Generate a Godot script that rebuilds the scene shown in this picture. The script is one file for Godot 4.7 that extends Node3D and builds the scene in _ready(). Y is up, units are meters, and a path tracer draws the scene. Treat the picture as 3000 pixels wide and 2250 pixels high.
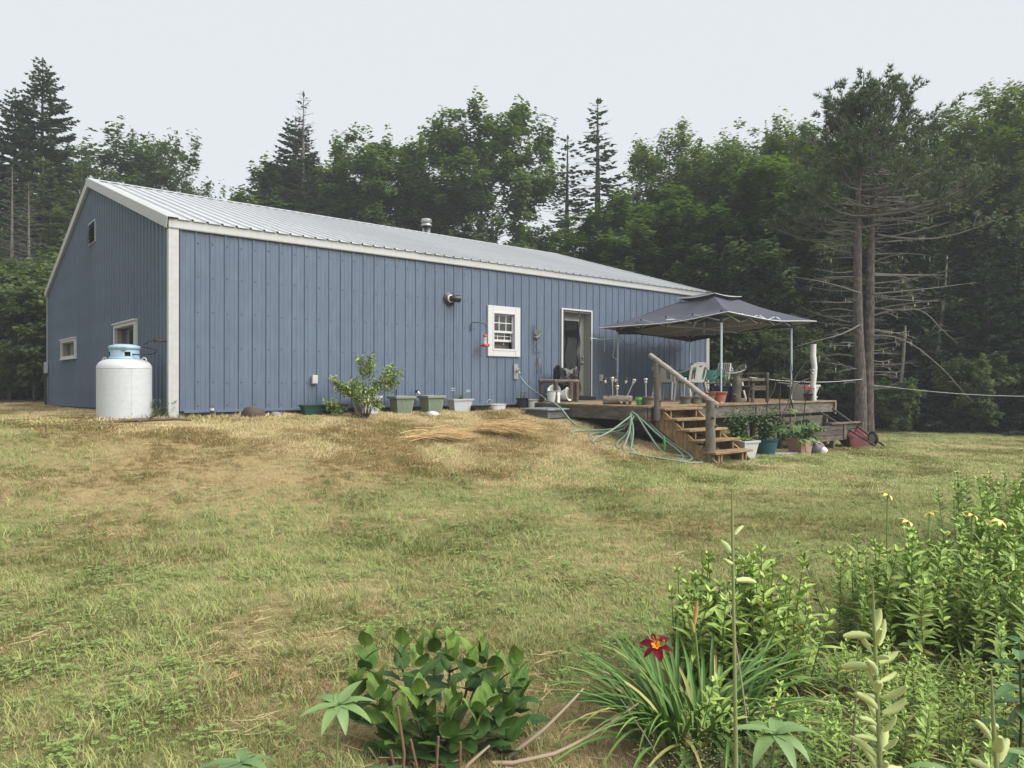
extends Node3D
# Blue metal-sided house with a deck, a lawn and woods, under an overcast sky.
# House frame: u runs along the long wall, y is up, n points out of that wall. W(u, y, n) gives the world point.

const TH := 0.7021
const DECK := 1.085
var HT := Transform3D(Basis(Vector3.UP, TH), Vector3(-5.3195, 0.0, -11.1717))
var HI := HT.affine_inverse()
var rng := RandomNumberGenerator.new()
var taken := {}
var mats := {}
var bump := FastNoiseLite.new()
var patch := FastNoiseLite.new()
var stain := FastNoiseLite.new()


class MB:
	var v := PackedVector3Array()
	var nn := PackedVector3Array()
	var c := PackedColorArray()
	var uv := PackedVector2Array()
	var col := Color(1, 1, 1)
	var xf := Transform3D()

	func trin(a: Vector3, b: Vector3, d: Vector3, na: Vector3, nb: Vector3, nd: Vector3) -> void:
		if (d - a).cross(b - a).dot(na + nb + nd) < 0.0:
			v.append_array(PackedVector3Array([xf * a, xf * d, xf * b]))
			nn.append_array(PackedVector3Array([xf.basis * na, xf.basis * nd, xf.basis * nb]))
		else:
			v.append_array(PackedVector3Array([xf * a, xf * b, xf * d]))
			nn.append_array(PackedVector3Array([xf.basis * na, xf.basis * nb, xf.basis * nd]))
		c.append_array(PackedColorArray([col, col, col]))

	func tri(a: Vector3, b: Vector3, d: Vector3) -> void:
		var n := (d - a).cross(b - a).normalized()
		v.append_array(PackedVector3Array([xf * a, xf * b, xf * d]))
		var m := xf.basis * n
		nn.append_array(PackedVector3Array([m, m, m]))
		c.append_array(PackedColorArray([col, col, col]))

	func quad(a: Vector3, b: Vector3, d: Vector3, e: Vector3) -> void:
		tri(a, b, d)
		tri(a, d, e)

	func quado(a: Vector3, b: Vector3, d: Vector3, e: Vector3, out: Vector3) -> void:
		if (d - a).cross(b - a).dot(out) < 0.0:
			quad(a, e, d, b)
		else:
			quad(a, b, d, e)

	func quadn(a: Vector3, b: Vector3, d: Vector3, e: Vector3, na: Vector3, nb: Vector3, nd: Vector3, ne: Vector3) -> void:
		trin(a, b, d, na, nb, nd)
		trin(a, d, e, na, nd, ne)

	# box about p, of size s, with chamfered edges
	func box(p: Vector3, s: Vector3, bv := 0.0, bs := Basis()) -> void:
		var old := xf
		xf = xf * Transform3D(bs, p)
		var h := s * 0.5
		bv = minf(bv, minf(h.x, minf(h.y, h.z)) * 0.9)
		var i := h - Vector3(bv, bv, bv)
		for ax in 3:
			var ay := (ax + 1) % 3
			var az := (ax + 2) % 3
			for sg in [-1.0, 1.0]:
				var q := []
				for k in [[-1, -1], [1, -1], [1, 1], [-1, 1]]:
					var w := Vector3()
					w[ax] = sg * h[ax]
					w[ay] = k[0] * i[ay]
					w[az] = k[1] * i[az]
					q.append(w)
				var o := Vector3()
				o[ax] = sg
				quado(q[0], q[1], q[2], q[3], o)
			if bv > 0.0:
				for s1 in [-1.0, 1.0]:
					for s2 in [-1.0, 1.0]:
						var a := Vector3(); var b := Vector3(); var d := Vector3(); var e := Vector3(); var o := Vector3()
						a[ax] = -i[ax]; a[ay] = s1 * h[ay]; a[az] = s2 * i[az]
						b[ax] = i[ax]; b[ay] = s1 * h[ay]; b[az] = s2 * i[az]
						d[ax] = i[ax]; d[ay] = s1 * i[ay]; d[az] = s2 * h[az]
						e[ax] = -i[ax]; e[ay] = s1 * i[ay]; e[az] = s2 * h[az]
						o[ay] = s1; o[az] = s2
						quado(a, b, d, e, o)
		if bv > 0.0:
			for sx in [-1.0, 1.0]:
				for sy in [-1.0, 1.0]:
					for sz in [-1.0, 1.0]:
						var a := Vector3(sx * h.x, sy * i.y, sz * i.z)
						var b := Vector3(sx * i.x, sy * h.y, sz * i.z)
						var d := Vector3(sx * i.x, sy * i.y, sz * h.z)
						if (d - a).cross(b - a).dot(Vector3(sx, sy, sz)) < 0.0:
							tri(a, d, b)
						else:
							tri(a, b, d)
		xf = old

	# box from corner to corner
	func cbox(a: Vector3, b: Vector3, bv := 0.0) -> void:
		box((a + b) * 0.5, (b - a).abs(), bv)

	# rectangular bar from a to b
	func bar(a: Vector3, b: Vector3, w: float, h: float, bv := 0.0, up := Vector3.UP) -> void:
		var x := (b - a).normalized()
		if absf(x.dot(up)) > 0.98:
			up = Vector3.RIGHT
		var z := x.cross(up).normalized()
		var y := z.cross(x)
		box((a + b) * 0.5, Vector3(a.distance_to(b), h, w), bv, Basis(x, y, z))

	func tube(pts: Array, rad: Variant, sides := 8, cap := true, squash := 1.0) -> void:
		var m := pts.size()
		var rings := []
		var norms := []
		var px := Vector3()
		for k in m:
			var t: Vector3 = (pts[mini(k + 1, m - 1)] - pts[maxi(k - 1, 0)]).normalized()
			var ref := Vector3.UP if absf(t.y) < 0.9 else Vector3.RIGHT
			var x := t.cross(ref).normalized() if k == 0 else (px - t * px.dot(t)).normalized()
			px = x
			var y := x.cross(t).normalized()
			var r: float = rad[k] if rad is Array or rad is PackedFloat32Array else rad
			var rr := PackedVector3Array()
			var rn := PackedVector3Array()
			for j in sides:
				var a := TAU * j / sides
				var dv := x * cos(a) + y * sin(a) * squash
				rn.append((x * cos(a) * squash + y * sin(a)).normalized())
				rr.append(pts[k] + dv * r)
			rings.append(rr)
			norms.append(rn)
		for k in m - 1:
			for j in sides:
				var i := (j + 1) % sides
				quadn(rings[k][j], rings[k][i], rings[k + 1][i], rings[k + 1][j], norms[k][j], norms[k][i], norms[k + 1][i], norms[k + 1][j])
		if cap:
			for e in [[0, 1], [m - 1, m - 2]]:
				var o: Vector3 = (pts[e[0]] - pts[e[1]]).normalized()
				for j in sides:
					var a: Vector3 = rings[e[0]][j]
					var b: Vector3 = rings[e[0]][(j + 1) % sides]
					trin(pts[e[0]], a, b, o, o, o)

	# profile of (radius, height) turned about y; sharp profile corners are told by repeating a point
	func lathe(prof: Array, sides := 20, at := Vector3(), sx := 1.0, sz := 1.0) -> void:
		for k in prof.size() - 1:
			var p: Vector2 = prof[k]
			var q: Vector2 = prof[k + 1]
			if p.distance_to(q) < 1e-5:
				continue
			var d0 := _pn(prof, k, true)
			var d1 := _pn(prof, k, false)
			for j in sides:
				var a := TAU * j / sides
				var b := TAU * (j + 1) / sides
				var ca := Vector3(cos(a) * sx, 0, sin(a) * sz)
				var cb := Vector3(cos(b) * sx, 0, sin(b) * sz)
				var p0 := at + ca * p.x + Vector3(0, p.y, 0)
				var p1 := at + cb * p.x + Vector3(0, p.y, 0)
				var q0 := at + ca * q.x + Vector3(0, q.y, 0)
				var q1 := at + cb * q.x + Vector3(0, q.y, 0)
				var na := Vector3(cos(a) / sx * d0.x, d0.y, sin(a) / sz * d0.x).normalized()
				var nb := Vector3(cos(b) / sx * d0.x, d0.y, sin(b) / sz * d0.x).normalized()
				var nc := Vector3(cos(b) / sx * d1.x, d1.y, sin(b) / sz * d1.x).normalized()
				var nd := Vector3(cos(a) / sx * d1.x, d1.y, sin(a) / sz * d1.x).normalized()
				if p.x < 1e-5:
					trin(p0, q1, q0, na, nc, nd)
				elif q.x < 1e-5:
					trin(p0, p1, q0, na, nb, nd)
				else:
					quadn(p0, p1, q1, q0, na, nb, nc, nd)

	func _pn(prof: Array, k: int, first: bool) -> Vector2:
		var own := _sn(prof[k], prof[k + 1])
		var o := own
		if first and k > 0 and prof[k].distance_to(prof[k - 1]) > 1e-5:
			o = own + _sn(prof[k - 1], prof[k])
		if not first and k + 2 < prof.size() and prof[k + 1].distance_to(prof[k + 2]) > 1e-5:
			o = own + _sn(prof[k + 1], prof[k + 2])
		return o.normalized()

	func _sn(p: Vector2, q: Vector2) -> Vector2:
		var d := (q - p).normalized()
		return Vector2(d.y, -d.x)

	# flat polygon (fan about its middle) pulled along dir, closed
	func prism(poly: Array, dir: Vector3) -> void:
		var m := Vector3()
		for p in poly:
			m += p
		m /= poly.size()
		for k in poly.size():
			var a: Vector3 = poly[k]
			var b: Vector3 = poly[(k + 1) % poly.size()]
			quado(a, b, b + dir, a + dir, (a + b) * 0.5 - m)
			trin(m, a, b, -dir.normalized(), -dir.normalized(), -dir.normalized())
			trin(m + dir, a + dir, b + dir, dir.normalized(), dir.normalized(), dir.normalized())

	# smooth grid of points given row by row
	func grid(rows: Array, hint := Vector3.UP) -> void:
		var nr := rows.size()
		var nc: int = rows[0].size()
		var ns := []
		for i in nr:
			var r := PackedVector3Array()
			for j in nc:
				var a: Vector3 = rows[mini(i + 1, nr - 1)][j] - rows[maxi(i - 1, 0)][j]
				var b: Vector3 = rows[i][mini(j + 1, nc - 1)] - rows[i][maxi(j - 1, 0)]
				var q := a.cross(b).normalized()
				r.append(-q if q.dot(hint) < 0.0 else q)
			ns.append(r)
		for i in nr - 1:
			for j in nc - 1:
				quadn(rows[i][j], rows[i][j + 1], rows[i + 1][j + 1], rows[i + 1][j], ns[i][j], ns[i][j + 1], ns[i + 1][j + 1], ns[i + 1][j])

	# curved pointed leaf: from p along dir, upper side towards up, drooping
	func leaf(p: Vector3, dir: Vector3, up: Vector3, length: float, width: float, droop := 0.3, fold := 0.25, segs := 4, shape := 0.45) -> void:
		dir = dir.normalized()
		var side := dir.cross(up).normalized()
		up = side.cross(dir).normalized()
		var at := p
		var pl := p; var pm := p; var pr := p
		var ang := 0.0
		for k in range(1, segs + 1):
			var t := float(k) / segs
			ang += droop / segs * 1.6
			var d := (dir * cos(ang) - up * sin(ang)).normalized()
			var u := (up * cos(ang) + dir * sin(ang)).normalized()
			at += d * (length / segs)
			var w := width * 0.5 * pow(sin(PI * pow(clampf(t, 0.0, 1.0), shape * 1.5)), 0.8) if k < segs else 0.0
			var l := at + side * w + u * (w * fold)
			var r := at - side * w + u * (w * fold)
			if k == 1:
				tri(p, at, l)
				tri(p, r, at)
			elif k == segs:
				tri(pl, pm, at)
				tri(pm, pr, at)
			else:
				quad(pl, pm, at, l)
				quad(pm, pr, r, at)
			pl = l; pm = at; pr = r

	func mesh() -> ArrayMesh:
		var m := ArrayMesh.new()
		var a := []
		a.resize(Mesh.ARRAY_MAX)
		a[Mesh.ARRAY_VERTEX] = v
		a[Mesh.ARRAY_NORMAL] = nn
		a[Mesh.ARRAY_COLOR] = c
		m.add_surface_from_arrays(Mesh.PRIMITIVE_TRIANGLES, a)
		return m


func W(u: float, y: float, n: float) -> Vector3:
	return HT * Vector3(u, y, n)


func sm(a: float, b: float, x: float) -> float:
	return smoothstep(a, b, x)


# height of the ground at a world point
func gy(x: float, z: float) -> float:
	var q := HI * Vector3(x, 0, z)
	var lawn := clampf(0.006 * -z, 0.0, 0.1)
	var top := 0.93 - 0.013 * clampf(-q.z, 0.0, 12.0)
	var w := (1.0 - sm(0.1, 5.8, q.z)) * (1.0 - sm(7.0, 9.6, q.x))
	var h := lerpf(lawn, top, w)
	h += bump.get_noise_2d(x * 0.5, z * 0.5) * 0.05 * sm(0.3, 1.5, q.z) + bump.get_noise_2d(x * 3.0, z * 3.0) * 0.018
	return h


func G(u: float, n: float) -> Vector3:
	var p := W(u, 0, n)
	p.y = gy(p.x, p.z)
	return p


func gp(x: float, z: float, up := 0.0) -> Vector3:
	return Vector3(x, gy(x, z) + up, z)


func rf(a: float, b: float) -> float:
	return rng.randf_range(a, b)


func rv() -> Vector3:
	return Vector3(rng.randfn(), rng.randfn(), rng.randfn()).normalized()


func numbered(called: String) -> String:
	var k: int = taken.get(called, -1) + 1
	taken[called] = k
	return called if k == 0 else "%s_%03d" % [called, k]


func thing(called: String, label: String, category: String, at := Vector3.ZERO, turn := 0.0, group := "") -> Node3D:
	var o := Node3D.new()
	o.name = numbered(called)
	add_child(o)
	o.position = at
	o.rotation.y = turn
	tag(o, label, category, group)
	return o


func tag(o: Node3D, label: String, category: String, group := "") -> Node3D:
	o.set_meta("label", label)
	o.set_meta("category", category)
	if group:
		o.set_meta("group", group)
	return o


func part(parent: Node, called: String, shape: Variant, m: Material, at := Vector3.ZERO, turn := Vector3.ZERO) -> MeshInstance3D:
	var o := MeshInstance3D.new()
	o.name = called
	o.mesh = shape.mesh() if shape is MB else shape
	o.material_override = m
	o.position = at
	o.rotation = turn
	parent.add_child(o, true)
	return o


func single(called: String, label: String, category: String, shape: Variant, m: Material, at := Vector3.ZERO, turn := 0.0, group := "") -> MeshInstance3D:
	var o := part(self, numbered(called), shape, m, at, Vector3(0, turn, 0))
	tag(o, label, category, group)
	return o


func structure(called: String, shape: Variant, m: Material) -> MeshInstance3D:
	var o := part(self, called, shape, m)
	o.set_meta("kind", "structure")
	return o


func copy(src: Node3D, label: String, at: Vector3, turn: float, group := "", s := 1.0) -> Node3D:
	var o: Node3D = src.duplicate()
	var base := String(src.name).rstrip("0123456789")
	o.name = numbered(base.trim_suffix("_"))
	add_child(o)
	o.transform = Transform3D(Basis(Vector3.UP, turn).scaled(Vector3.ONE * s), at)
	o.set_meta("label", label)
	if group:
		o.set_meta("group", group)
	return o


func noise_tex(sd: int, freq: float, lo: Color, hi: Color, size := 256, oct := 4, mid := -1.0, wide := 0.18, type := FastNoiseLite.TYPE_SIMPLEX_SMOOTH) -> NoiseTexture2D:
	var t := NoiseTexture2D.new()
	t.width = size
	t.height = size
	t.seamless = true
	var n := FastNoiseLite.new()
	n.seed = sd
	n.noise_type = type
	n.frequency = freq
	n.fractal_octaves = oct
	t.noise = n
	var g := Gradient.new()
	g.set_color(0, lo)
	g.set_color(1, hi)
	if mid >= 0.0:
		g.set_offset(0, mid)
		g.set_offset(1, minf(1.0, mid + wide))
	t.color_ramp = g
	return t


# col: linear base colour. tex: greyish noise that multiplies it.
func mat(called: String, col: Color, rough := 0.7, opt := {}) -> StandardMaterial3D:
	if mats.has(called):
		return mats[called]
	var m := StandardMaterial3D.new()
	m.resource_name = called
	m.albedo_color = Color(col.r, col.g, col.b, opt.get("alpha", 1.0)).linear_to_srgb()
	m.roughness = rough
	m.metallic = opt.get("metal", 0.0)
	m.cull_mode = BaseMaterial3D.CULL_DISABLED
	if opt.has("spec"):
		m.metallic_specular = opt.spec
	if opt.has("tex"):
		m.albedo_texture = opt.tex
		m.uv1_triplanar = true
		m.uv1_world_triplanar = opt.get("world", false)
		m.uv1_scale = opt.get("scale", Vector3.ONE)
		m.uv1_offset = opt.get("offset", Vector3.ZERO)
	if opt.has("tex2"):
		m.detail_enabled = true
		m.detail_albedo = opt.tex2
		m.detail_blend_mode = BaseMaterial3D.BLEND_MODE_MUL
		m.detail_uv_layer = BaseMaterial3D.DETAIL_UV_2
		m.uv2_triplanar = true
		m.uv2_world_triplanar = opt.get("world2", opt.get("world", false))
		m.uv2_scale = opt.get("scale2", Vector3.ONE)
	if opt.has("bump"):
		m.heightmap_enabled = true
		m.heightmap_texture = opt.bump
		m.heightmap_scale = opt.get("bumpcm", 0.3)
		m.uv1_triplanar = true
		m.uv1_scale = opt.get("scale", Vector3.ONE)
	if opt.get("vc", false):
		m.vertex_color_use_as_albedo = true
	if opt.has("alpha"):
		m.transparency = BaseMaterial3D.TRANSPARENCY_ALPHA
	if opt.has("back"):
		m.backlight_enabled = true
		m.backlight = opt.back
	if opt.has("rim"):
		m.rim_enabled = true
		m.rim = opt.rim
	mats[called] = m
	return m


func wood(called: String, col: Color, k: int, axis := 0) -> StandardMaterial3D:
	var key := "%s_%d_%d_%d" % [called, k, axis, int(col.r * 1000.0)]
	if mats.has(key):
		return mats[key]
	var s := Vector3(9, 9, 9)
	s[axis] = 0.7
	var s2 := Vector3(1.3, 1.3, 1.3)
	s2[axis] = 0.35
	var f := 1.0 + 0.14 * ((k % 3) - 1)
	return mat(key, Color(col.r * f, col.g * f, col.b * f * (1.0 - 0.04 * (k % 2))), 0.85, {"tex": tx.grain, "scale": s, "offset": Vector3(k * 0.37, k * 0.61, k * 0.23), "tex2": tx.blot, "scale2": s2, "bump": tx.grain, "bumpcm": 0.12})


var tx := {}


func ribs(mb: MB, x0: float, x1: float, bot: Callable, top: Callable, holes: Array, phase: float, hgt := 0.019) -> void:
	var xs := [x0, x1]
	var k := int(floor((x0 - phase) / 0.2286)) - 1
	while phase + k * 0.2286 < x1 + 0.3:
		var r := phase + k * 0.2286
		for d in [-0.023, -0.011, 0.011, 0.023, 0.066, 0.071, 0.081, 0.086, 0.1426, 0.1476, 0.1576, 0.1626]:
			if r + d > x0 + 1e-4 and r + d < x1 - 1e-4:
				xs.append(r + d)
		k += 1
	for h in holes:
		for e in [h.position.x, h.end.x]:
			if e > x0 + 1e-4 and e < x1 - 1e-4:
				xs.append(e)
	xs.sort()
	for i in xs.size() - 1:
		var a: float = xs[i]
		var b: float = xs[i + 1]
		if b - a < 1e-4:
			continue
		var spans := [[bot.call(a), bot.call(b), top.call(a), top.call(b)]]
		for h in holes:
			if (a + b) * 0.5 > h.position.x and (a + b) * 0.5 < h.end.x:
				var s: Array = spans.pop_back()
				spans.append([s[0], s[1], h.position.y, h.position.y])
				spans.append([h.end.y, h.end.y, s[2], s[3]])
		for s in spans:
			var za := ribz(a, phase, hgt)
			var zb := ribz(b, phase, hgt)
			mb.quado(Vector3(a, s[0], za), Vector3(b, s[1], zb), Vector3(b, s[3], zb), Vector3(a, s[2], za), Vector3.BACK)


func ribz(x: float, phase: float, hgt: float) -> float:
	var q := fposmod(x - phase + 0.1143, 0.2286) - 0.1143
	var a := absf(q)
	var z := clampf((0.023 - a) / 0.012, 0.0, 1.0) * hgt
	z += clampf((0.010 - absf(a - 0.076)) / 0.005, 0.0, 1.0) * 0.0035
	return z


func screw_row(mb: MB, x0: float, x1: float, y: float, phase: float, z: float, skip := []) -> void:
	var k := int(ceil((x0 - phase) / 0.2286))
	while phase + k * 0.2286 < x1:
		var x := phase + k * 0.2286 + 0.034
		var ok := true
		for h in skip:
			if h.grow(0.12).has_point(Vector2(x, y)):
				ok = false
		if ok:
			var yy := y + rf(-0.012, 0.012)
			mb.lathe([Vector2(0.013, 0), Vector2(0.013, 0.003), Vector2(0.007, 0.004), Vector2(0.007, 0.011), Vector2(0, 0.012)], 6)
			var n := 6 * (2 + 2 + 2 + 1) * 3
			var from := mb.v.size() - n
			for j in range(from, mb.v.size()):
				var p := mb.v[j]
				mb.v[j] = Vector3(x + p.x, yy + p.z, z + p.y)
				var q := mb.nn[j]
				mb.nn[j] = Vector3(q.x, q.z, q.y)
			for j in range(from, mb.v.size(), 3):
				var s := mb.v[j + 1]; mb.v[j + 1] = mb.v[j + 2]; mb.v[j + 2] = s
				s = mb.nn[j + 1]; mb.nn[j + 1] = mb.nn[j + 2]; mb.nn[j + 2] = s
		k += 1


func liner(x0: float, x1: float, bot: float, top: Callable, holes: Array, z: float) -> MB:
	var mb := MB.new()
	var xs := [x0, x1, (x0 + x1) * 0.5]
	for h in holes:
		xs.append(h.position.x)
		xs.append(h.end.x)
	xs.sort()
	for i in xs.size() - 1:
		var a: float = xs[i]
		var b: float = xs[i + 1]
		var spans := [[bot, top.call(a), top.call(b)]]
		for h in holes:
			if (a + b) * 0.5 > h.position.x and (a + b) * 0.5 < h.end.x:
				spans = [[bot, h.position.y, h.position.y], [h.end.y, top.call(a), top.call(b)]]
				for e in [[h.position.x, 1], [h.end.x, -1]]:
					mb.quado(Vector3(e[0], h.position.y, z), Vector3(e[0], h.end.y, z), Vector3(e[0], h.end.y, -0.004), Vector3(e[0], h.position.y, -0.004), Vector3(e[1], 0, 0))
				for e in [[h.position.y, 1], [h.end.y, -1]]:
					mb.quado(Vector3(a, e[0], z), Vector3(b, e[0], z), Vector3(b, e[0], -0.004), Vector3(a, e[0], -0.004), Vector3(0, e[1], 0))
		for s in spans:
			mb.quado(Vector3(a, s[0], z), Vector3(b, s[0], z), Vector3(b, s[2], z), Vector3(a, s[1], z), Vector3.BACK)
	return mb


const LEN := 14.23
const WID := 12.44
const BASE := 1.046
const EAVE := 3.893
const RIDGE := 5.954


func frame_rect(x0: float, y0: float, x1: float, y1: float, w: float, z0: float, z1: float, bv := 0.004) -> MB:
	var mb := MB.new()
	mb.cbox(Vector3(x0, y0, z0), Vector3(x0 + w, y1, z1), bv)
	mb.cbox(Vector3(x1 - w, y0, z0), Vector3(x1, y1, z1), bv)
	mb.cbox(Vector3(x0 + w, y0, z0), Vector3(x1 - w, y0 + w, z1 - 0.002), bv)
	mb.cbox(Vector3(x0 + w, y1 - w, z0), Vector3(x1 - w, y1, z1 - 0.002), bv)
	return mb


func build_house() -> void:
	var h := thing("metal_sided_house", "long blue metal-sided house with a pale ribbed metal roof", "house", HT.origin, TH)
	var white := mat("white_trim", Color(0.40, 0.41, 0.405), 0.5, {"tex": tx.faint, "scale": Vector3(1.5, 1.5, 1.5)})
	var bright := mat("window_white_paint", Color(0.50, 0.51, 0.51), 0.55, {"tex": tx.faint, "scale": Vector3(4, 4, 4)})
	var blues := []
	for k in 3:
		var f := 1.0 + 0.035 * (k - 1)
		blues.append(mat("blue_siding_paint_%d" % k, Color(0.118 * f, 0.153 * f, 0.208 * f), 0.6, {"spec": 0.3, "tex": tx.faint, "scale": Vector3(0.7, 0.35, 0.7), "offset": Vector3(k * 0.3, k * 0.2, 0), "tex2": tx.streak, "scale2": Vector3(2.6, 0.22, 2.6)}))
	var screwm := mat("screw_paint", Color(0.055, 0.075, 0.11), 0.5)
	var linerm := mat("inner_lining", Color(0.25, 0.24, 0.22), 0.8)
	var black := mat("black_metal", Color(0.012, 0.012, 0.013), 0.4)
	var glass := mat("window_glass", Color(0.02, 0.022, 0.022), 0.04, {"alpha": 0.35, "spec": 0.6})
	var conc := mat("concrete_block", Color(0.27, 0.25, 0.22), 0.95, {"tex": tx.faint, "scale": Vector3(3, 3, 3), "tex2": tx.blot, "scale2": Vector3(1.5, 1.5, 1.5), "bump": tx.grit, "bumpcm": 0.4})
	# foundation of separate blocks along the two walls in view
	var fnd := MB.new()
	fnd.cbox(Vector3(0.1, -0.3, -WID + 0.1), Vector3(LEN - 0.1, BASE - 0.03, -0.22))
	var f := part(h, "foundation", fnd, conc)
	var blk := MB.new()
	blk.box(Vector3(), Vector3(0.385, 0.19, 0.14), 0.008)
	var bm := blk.mesh()
	for k in 36:
		for r in 2:
			var x := 0.3 + k * 0.395 - r * 0.19
			if x < LEN - 0.2 and x > 0.2:
				part(f, "block", bm, conc, Vector3(x, BASE - 0.11 - r * 0.2, -0.12 + rf(-0.006, 0.006)))
	# long wall
	var hole := [Rect2(6.34, 2.12, 0.76, 0.95), Rect2(8.50, 1.10, 0.90, 2.05)]
	var topf := func(_x: float) -> float: return EAVE + 0.02
	var botf := func(_x: float) -> float: return BASE
	var wl := part(h, "wall", liner(0.0, LEN, 0.9, topf, hole, -0.13), linerm)
	var x := 0.06
	var k := 0
	while x < LEN - 0.05:
		var mb := MB.new()
		ribs(mb, x, minf(x + 0.9144, LEN - 0.03), botf, topf, hole, 0.153)
		part(wl, "siding_panel", mb, blues[(k * 7 + k / 3) % 3])
		x += 0.9144
		k += 1
	var sc := MB.new()
	for y in [1.13, 1.50, 2.06, 2.62, 3.18, 3.72]:
		screw_row(sc, 0.2, LEN - 0.15, y, 0.153, 0.001, hole)
	part(wl, "screws", sc, screwm).set_meta("kind", "stuff")
	var fl := MB.new()
	fl.cbox(Vector3(0.19, BASE - 0.03, -0.05), Vector3(LEN - 0.2, BASE + 0.012, 0.032), 0.004)
	part(wl, "base_flashing", fl, blues[0])
	# back wall and right gable: seen only from elsewhere
	var wb := part(h, "wall", liner(0.0, LEN, 0.4, topf, [], -0.13), linerm, Vector3(LEN, 0, -WID), Vector3(0, PI, 0))
	var mbb := MB.new()
	ribs(mbb, 0.03, LEN - 0.03, func(_x: float) -> float: return 0.6, topf, [], 0.153)
	part(wb, "siding_panel", mbb, blues[1])
	# gables. local x runs from the back corner to the front one on the left gable
	var gtop := func(g: float) -> float: return EAVE + 0.03 + (RIDGE - 0.1 - EAVE) * (1.0 - absf(g - WID * 0.5) / (WID * 0.5))
	var gbot := func(g: float) -> float: return lerpf(0.79, BASE, g / WID)
	var gh := [Rect2(WID - 9.86, 2.12, 1.76, 0.36), Rect2(WID - 3.66, 2.12, 1.55, 0.42), Rect2(WID - 6.33, 4.54, 0.62, 0.42)]
	var gw := part(h, "gable_wall", liner(0.0, WID, 0.5, gtop, [gh[0], gh[1], gh[2]], -0.13), linerm, Vector3(0, 0, -WID), Vector3(0, -PI / 2, 0))
	x = 0.02
	k = 0
	while x < WID - 0.02:
		var mb := MB.new()
		var xe := minf(x + 0.9144, WID - 0.03)
		var mid := WID * 0.5
		if x < mid and xe > mid:
			ribs(mb, x, mid, gbot, gtop, gh, 0.1)
			ribs(mb, mid, xe, gbot, gtop, gh, 0.1)
		else:
			ribs(mb, x, xe, gbot, gtop, gh, 0.1)
		part(gw, "siding_panel", mb, blues[(k * 5 + k / 2) % 3])
		x += 0.9144
		k += 1
	sc = MB.new()
	for y in [1.15, 1.75, 2.35, 2.95, 3.55, 4.15, 4.75, 5.35]:
		var half: float = WID * 0.5 if y < EAVE else WID * 0.5 * (RIDGE - 0.15 - y) / (RIDGE - EAVE)
		screw_row(sc, WID * 0.5 - half + 0.1, WID * 0.5 + half - 0.1, y, 0.1, 0.001, gh)
	part(gw, "screws", sc, screwm).set_meta("kind", "stuff")
	var gr := part(h, "gable_wall", liner(0.0, WID, 0.4, gtop, [], -0.13), linerm, Vector3(LEN, 0, 0), Vector3(0, PI / 2, 0))
	var mbr := MB.new()
	ribs(mbr, 0.03, WID * 0.5, func(_g: float) -> float: return 0.6, gtop, [], 0.1)
	ribs(mbr, WID * 0.5, WID - 0.03, func(_g: float) -> float: return 0.6, gtop, [], 0.1)
	part(gr, "siding_panel", mbr, blues[2])
	# corner trims
	for cx in [0.0, LEN]:
		for cz in [0.0, -WID]:
			var ct := MB.new()
			var sx := 1.0 if cx == 0.0 else -1.0
			var sz := -1.0 if cz == 0.0 else 1.0
			var yb := 0.93 if cz == 0.0 else 0.7
			var w := 0.118 if cx == 0.0 else 0.11
			ct.cbox(Vector3(cx - sx * 0.034, yb, cz - sz * 0.036), Vector3(cx + sx * w, EAVE - 0.004, cz - sz * 0.022), 0.003)
			ct.cbox(Vector3(cx - sx * 0.036, yb + 0.001, cz - sz * 0.022), Vector3(cx - sx * 0.022, EAVE - 0.006, cz + sz * 0.06), 0.003)
			part(h, "corner_trim", ct, white)
	# floor of the house closes it below
	var flo := MB.new()
	flo.cbox(Vector3(0.13, BASE - 0.02, -WID + 0.13), Vector3(LEN - 0.13, BASE + 0.05, -0.135))
	part(h, "floor", flo, linerm)
	# roof
	var run := WID * 0.5
	var rise := RIDGE - (EAVE + 0.165)
	var sl := sqrt(run * run + rise * rise)
	var tilt := atan2(rise, run)
	var roofs := []
	for q in 3:
		var g := 0.97 + 0.03 * q
		roofs.append(mat("roof_sheet_%d" % q, Color(0.50 * g, 0.515 * g, 0.53 * g), 0.42, {"tex": tx.faint, "scale": Vector3(0.8, 0.3, 0.8), "offset": Vector3(q * 0.31, 0.1 * q, 0), "tex2": tx.streak, "scale2": Vector3(1.8, 0.25, 1.8)}))
	var rscrew := mat("roof_screw", Color(0.34, 0.34, 0.34), 0.5)
	for side in 2:
		# local: x along, y up the slope, z out of the roof
		var piv := MB.new()
		for e in 2:
			pass
		piv.cbox(Vector3(0.0, sl - 0.16, 0.022), Vector3(LEN + 0.08, sl - 0.0, 0.036), 0.003)
		var rf_ := part(h, "roof", piv, roofs[1])
		if side == 0:
			rf_.transform = Transform3D(Basis(Vector3.RIGHT, -(PI / 2 - tilt)), Vector3(-0.04, EAVE + 0.165, 0.0))
		else:
			rf_.transform = Transform3D(Basis(Vector3.UP, PI) * Basis(Vector3.RIGHT, -(PI / 2 - tilt)), Vector3(LEN + 0.04, EAVE + 0.165, -WID))
		x = 0.0
		k = 0
		while x < LEN + 0.05:
			var mb := MB.new()
			var edge := rf(-0.004, 0.008)
			var xe := minf(x + 0.9144, LEN + 0.08)
			ribs(mb, x, xe, func(_p: float) -> float: return -0.085 - edge, func(_p: float) -> float: return sl - 0.05, [], 0.12, 0.027)
			var pn := part(rf_, "roof_panel", mb, roofs[(k * 5 + k / 2 + side) % 3])
			pn.position.z = rf(0.0, 0.004)
			x += 0.9144
			k += 1
		var dk := MB.new()
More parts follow.
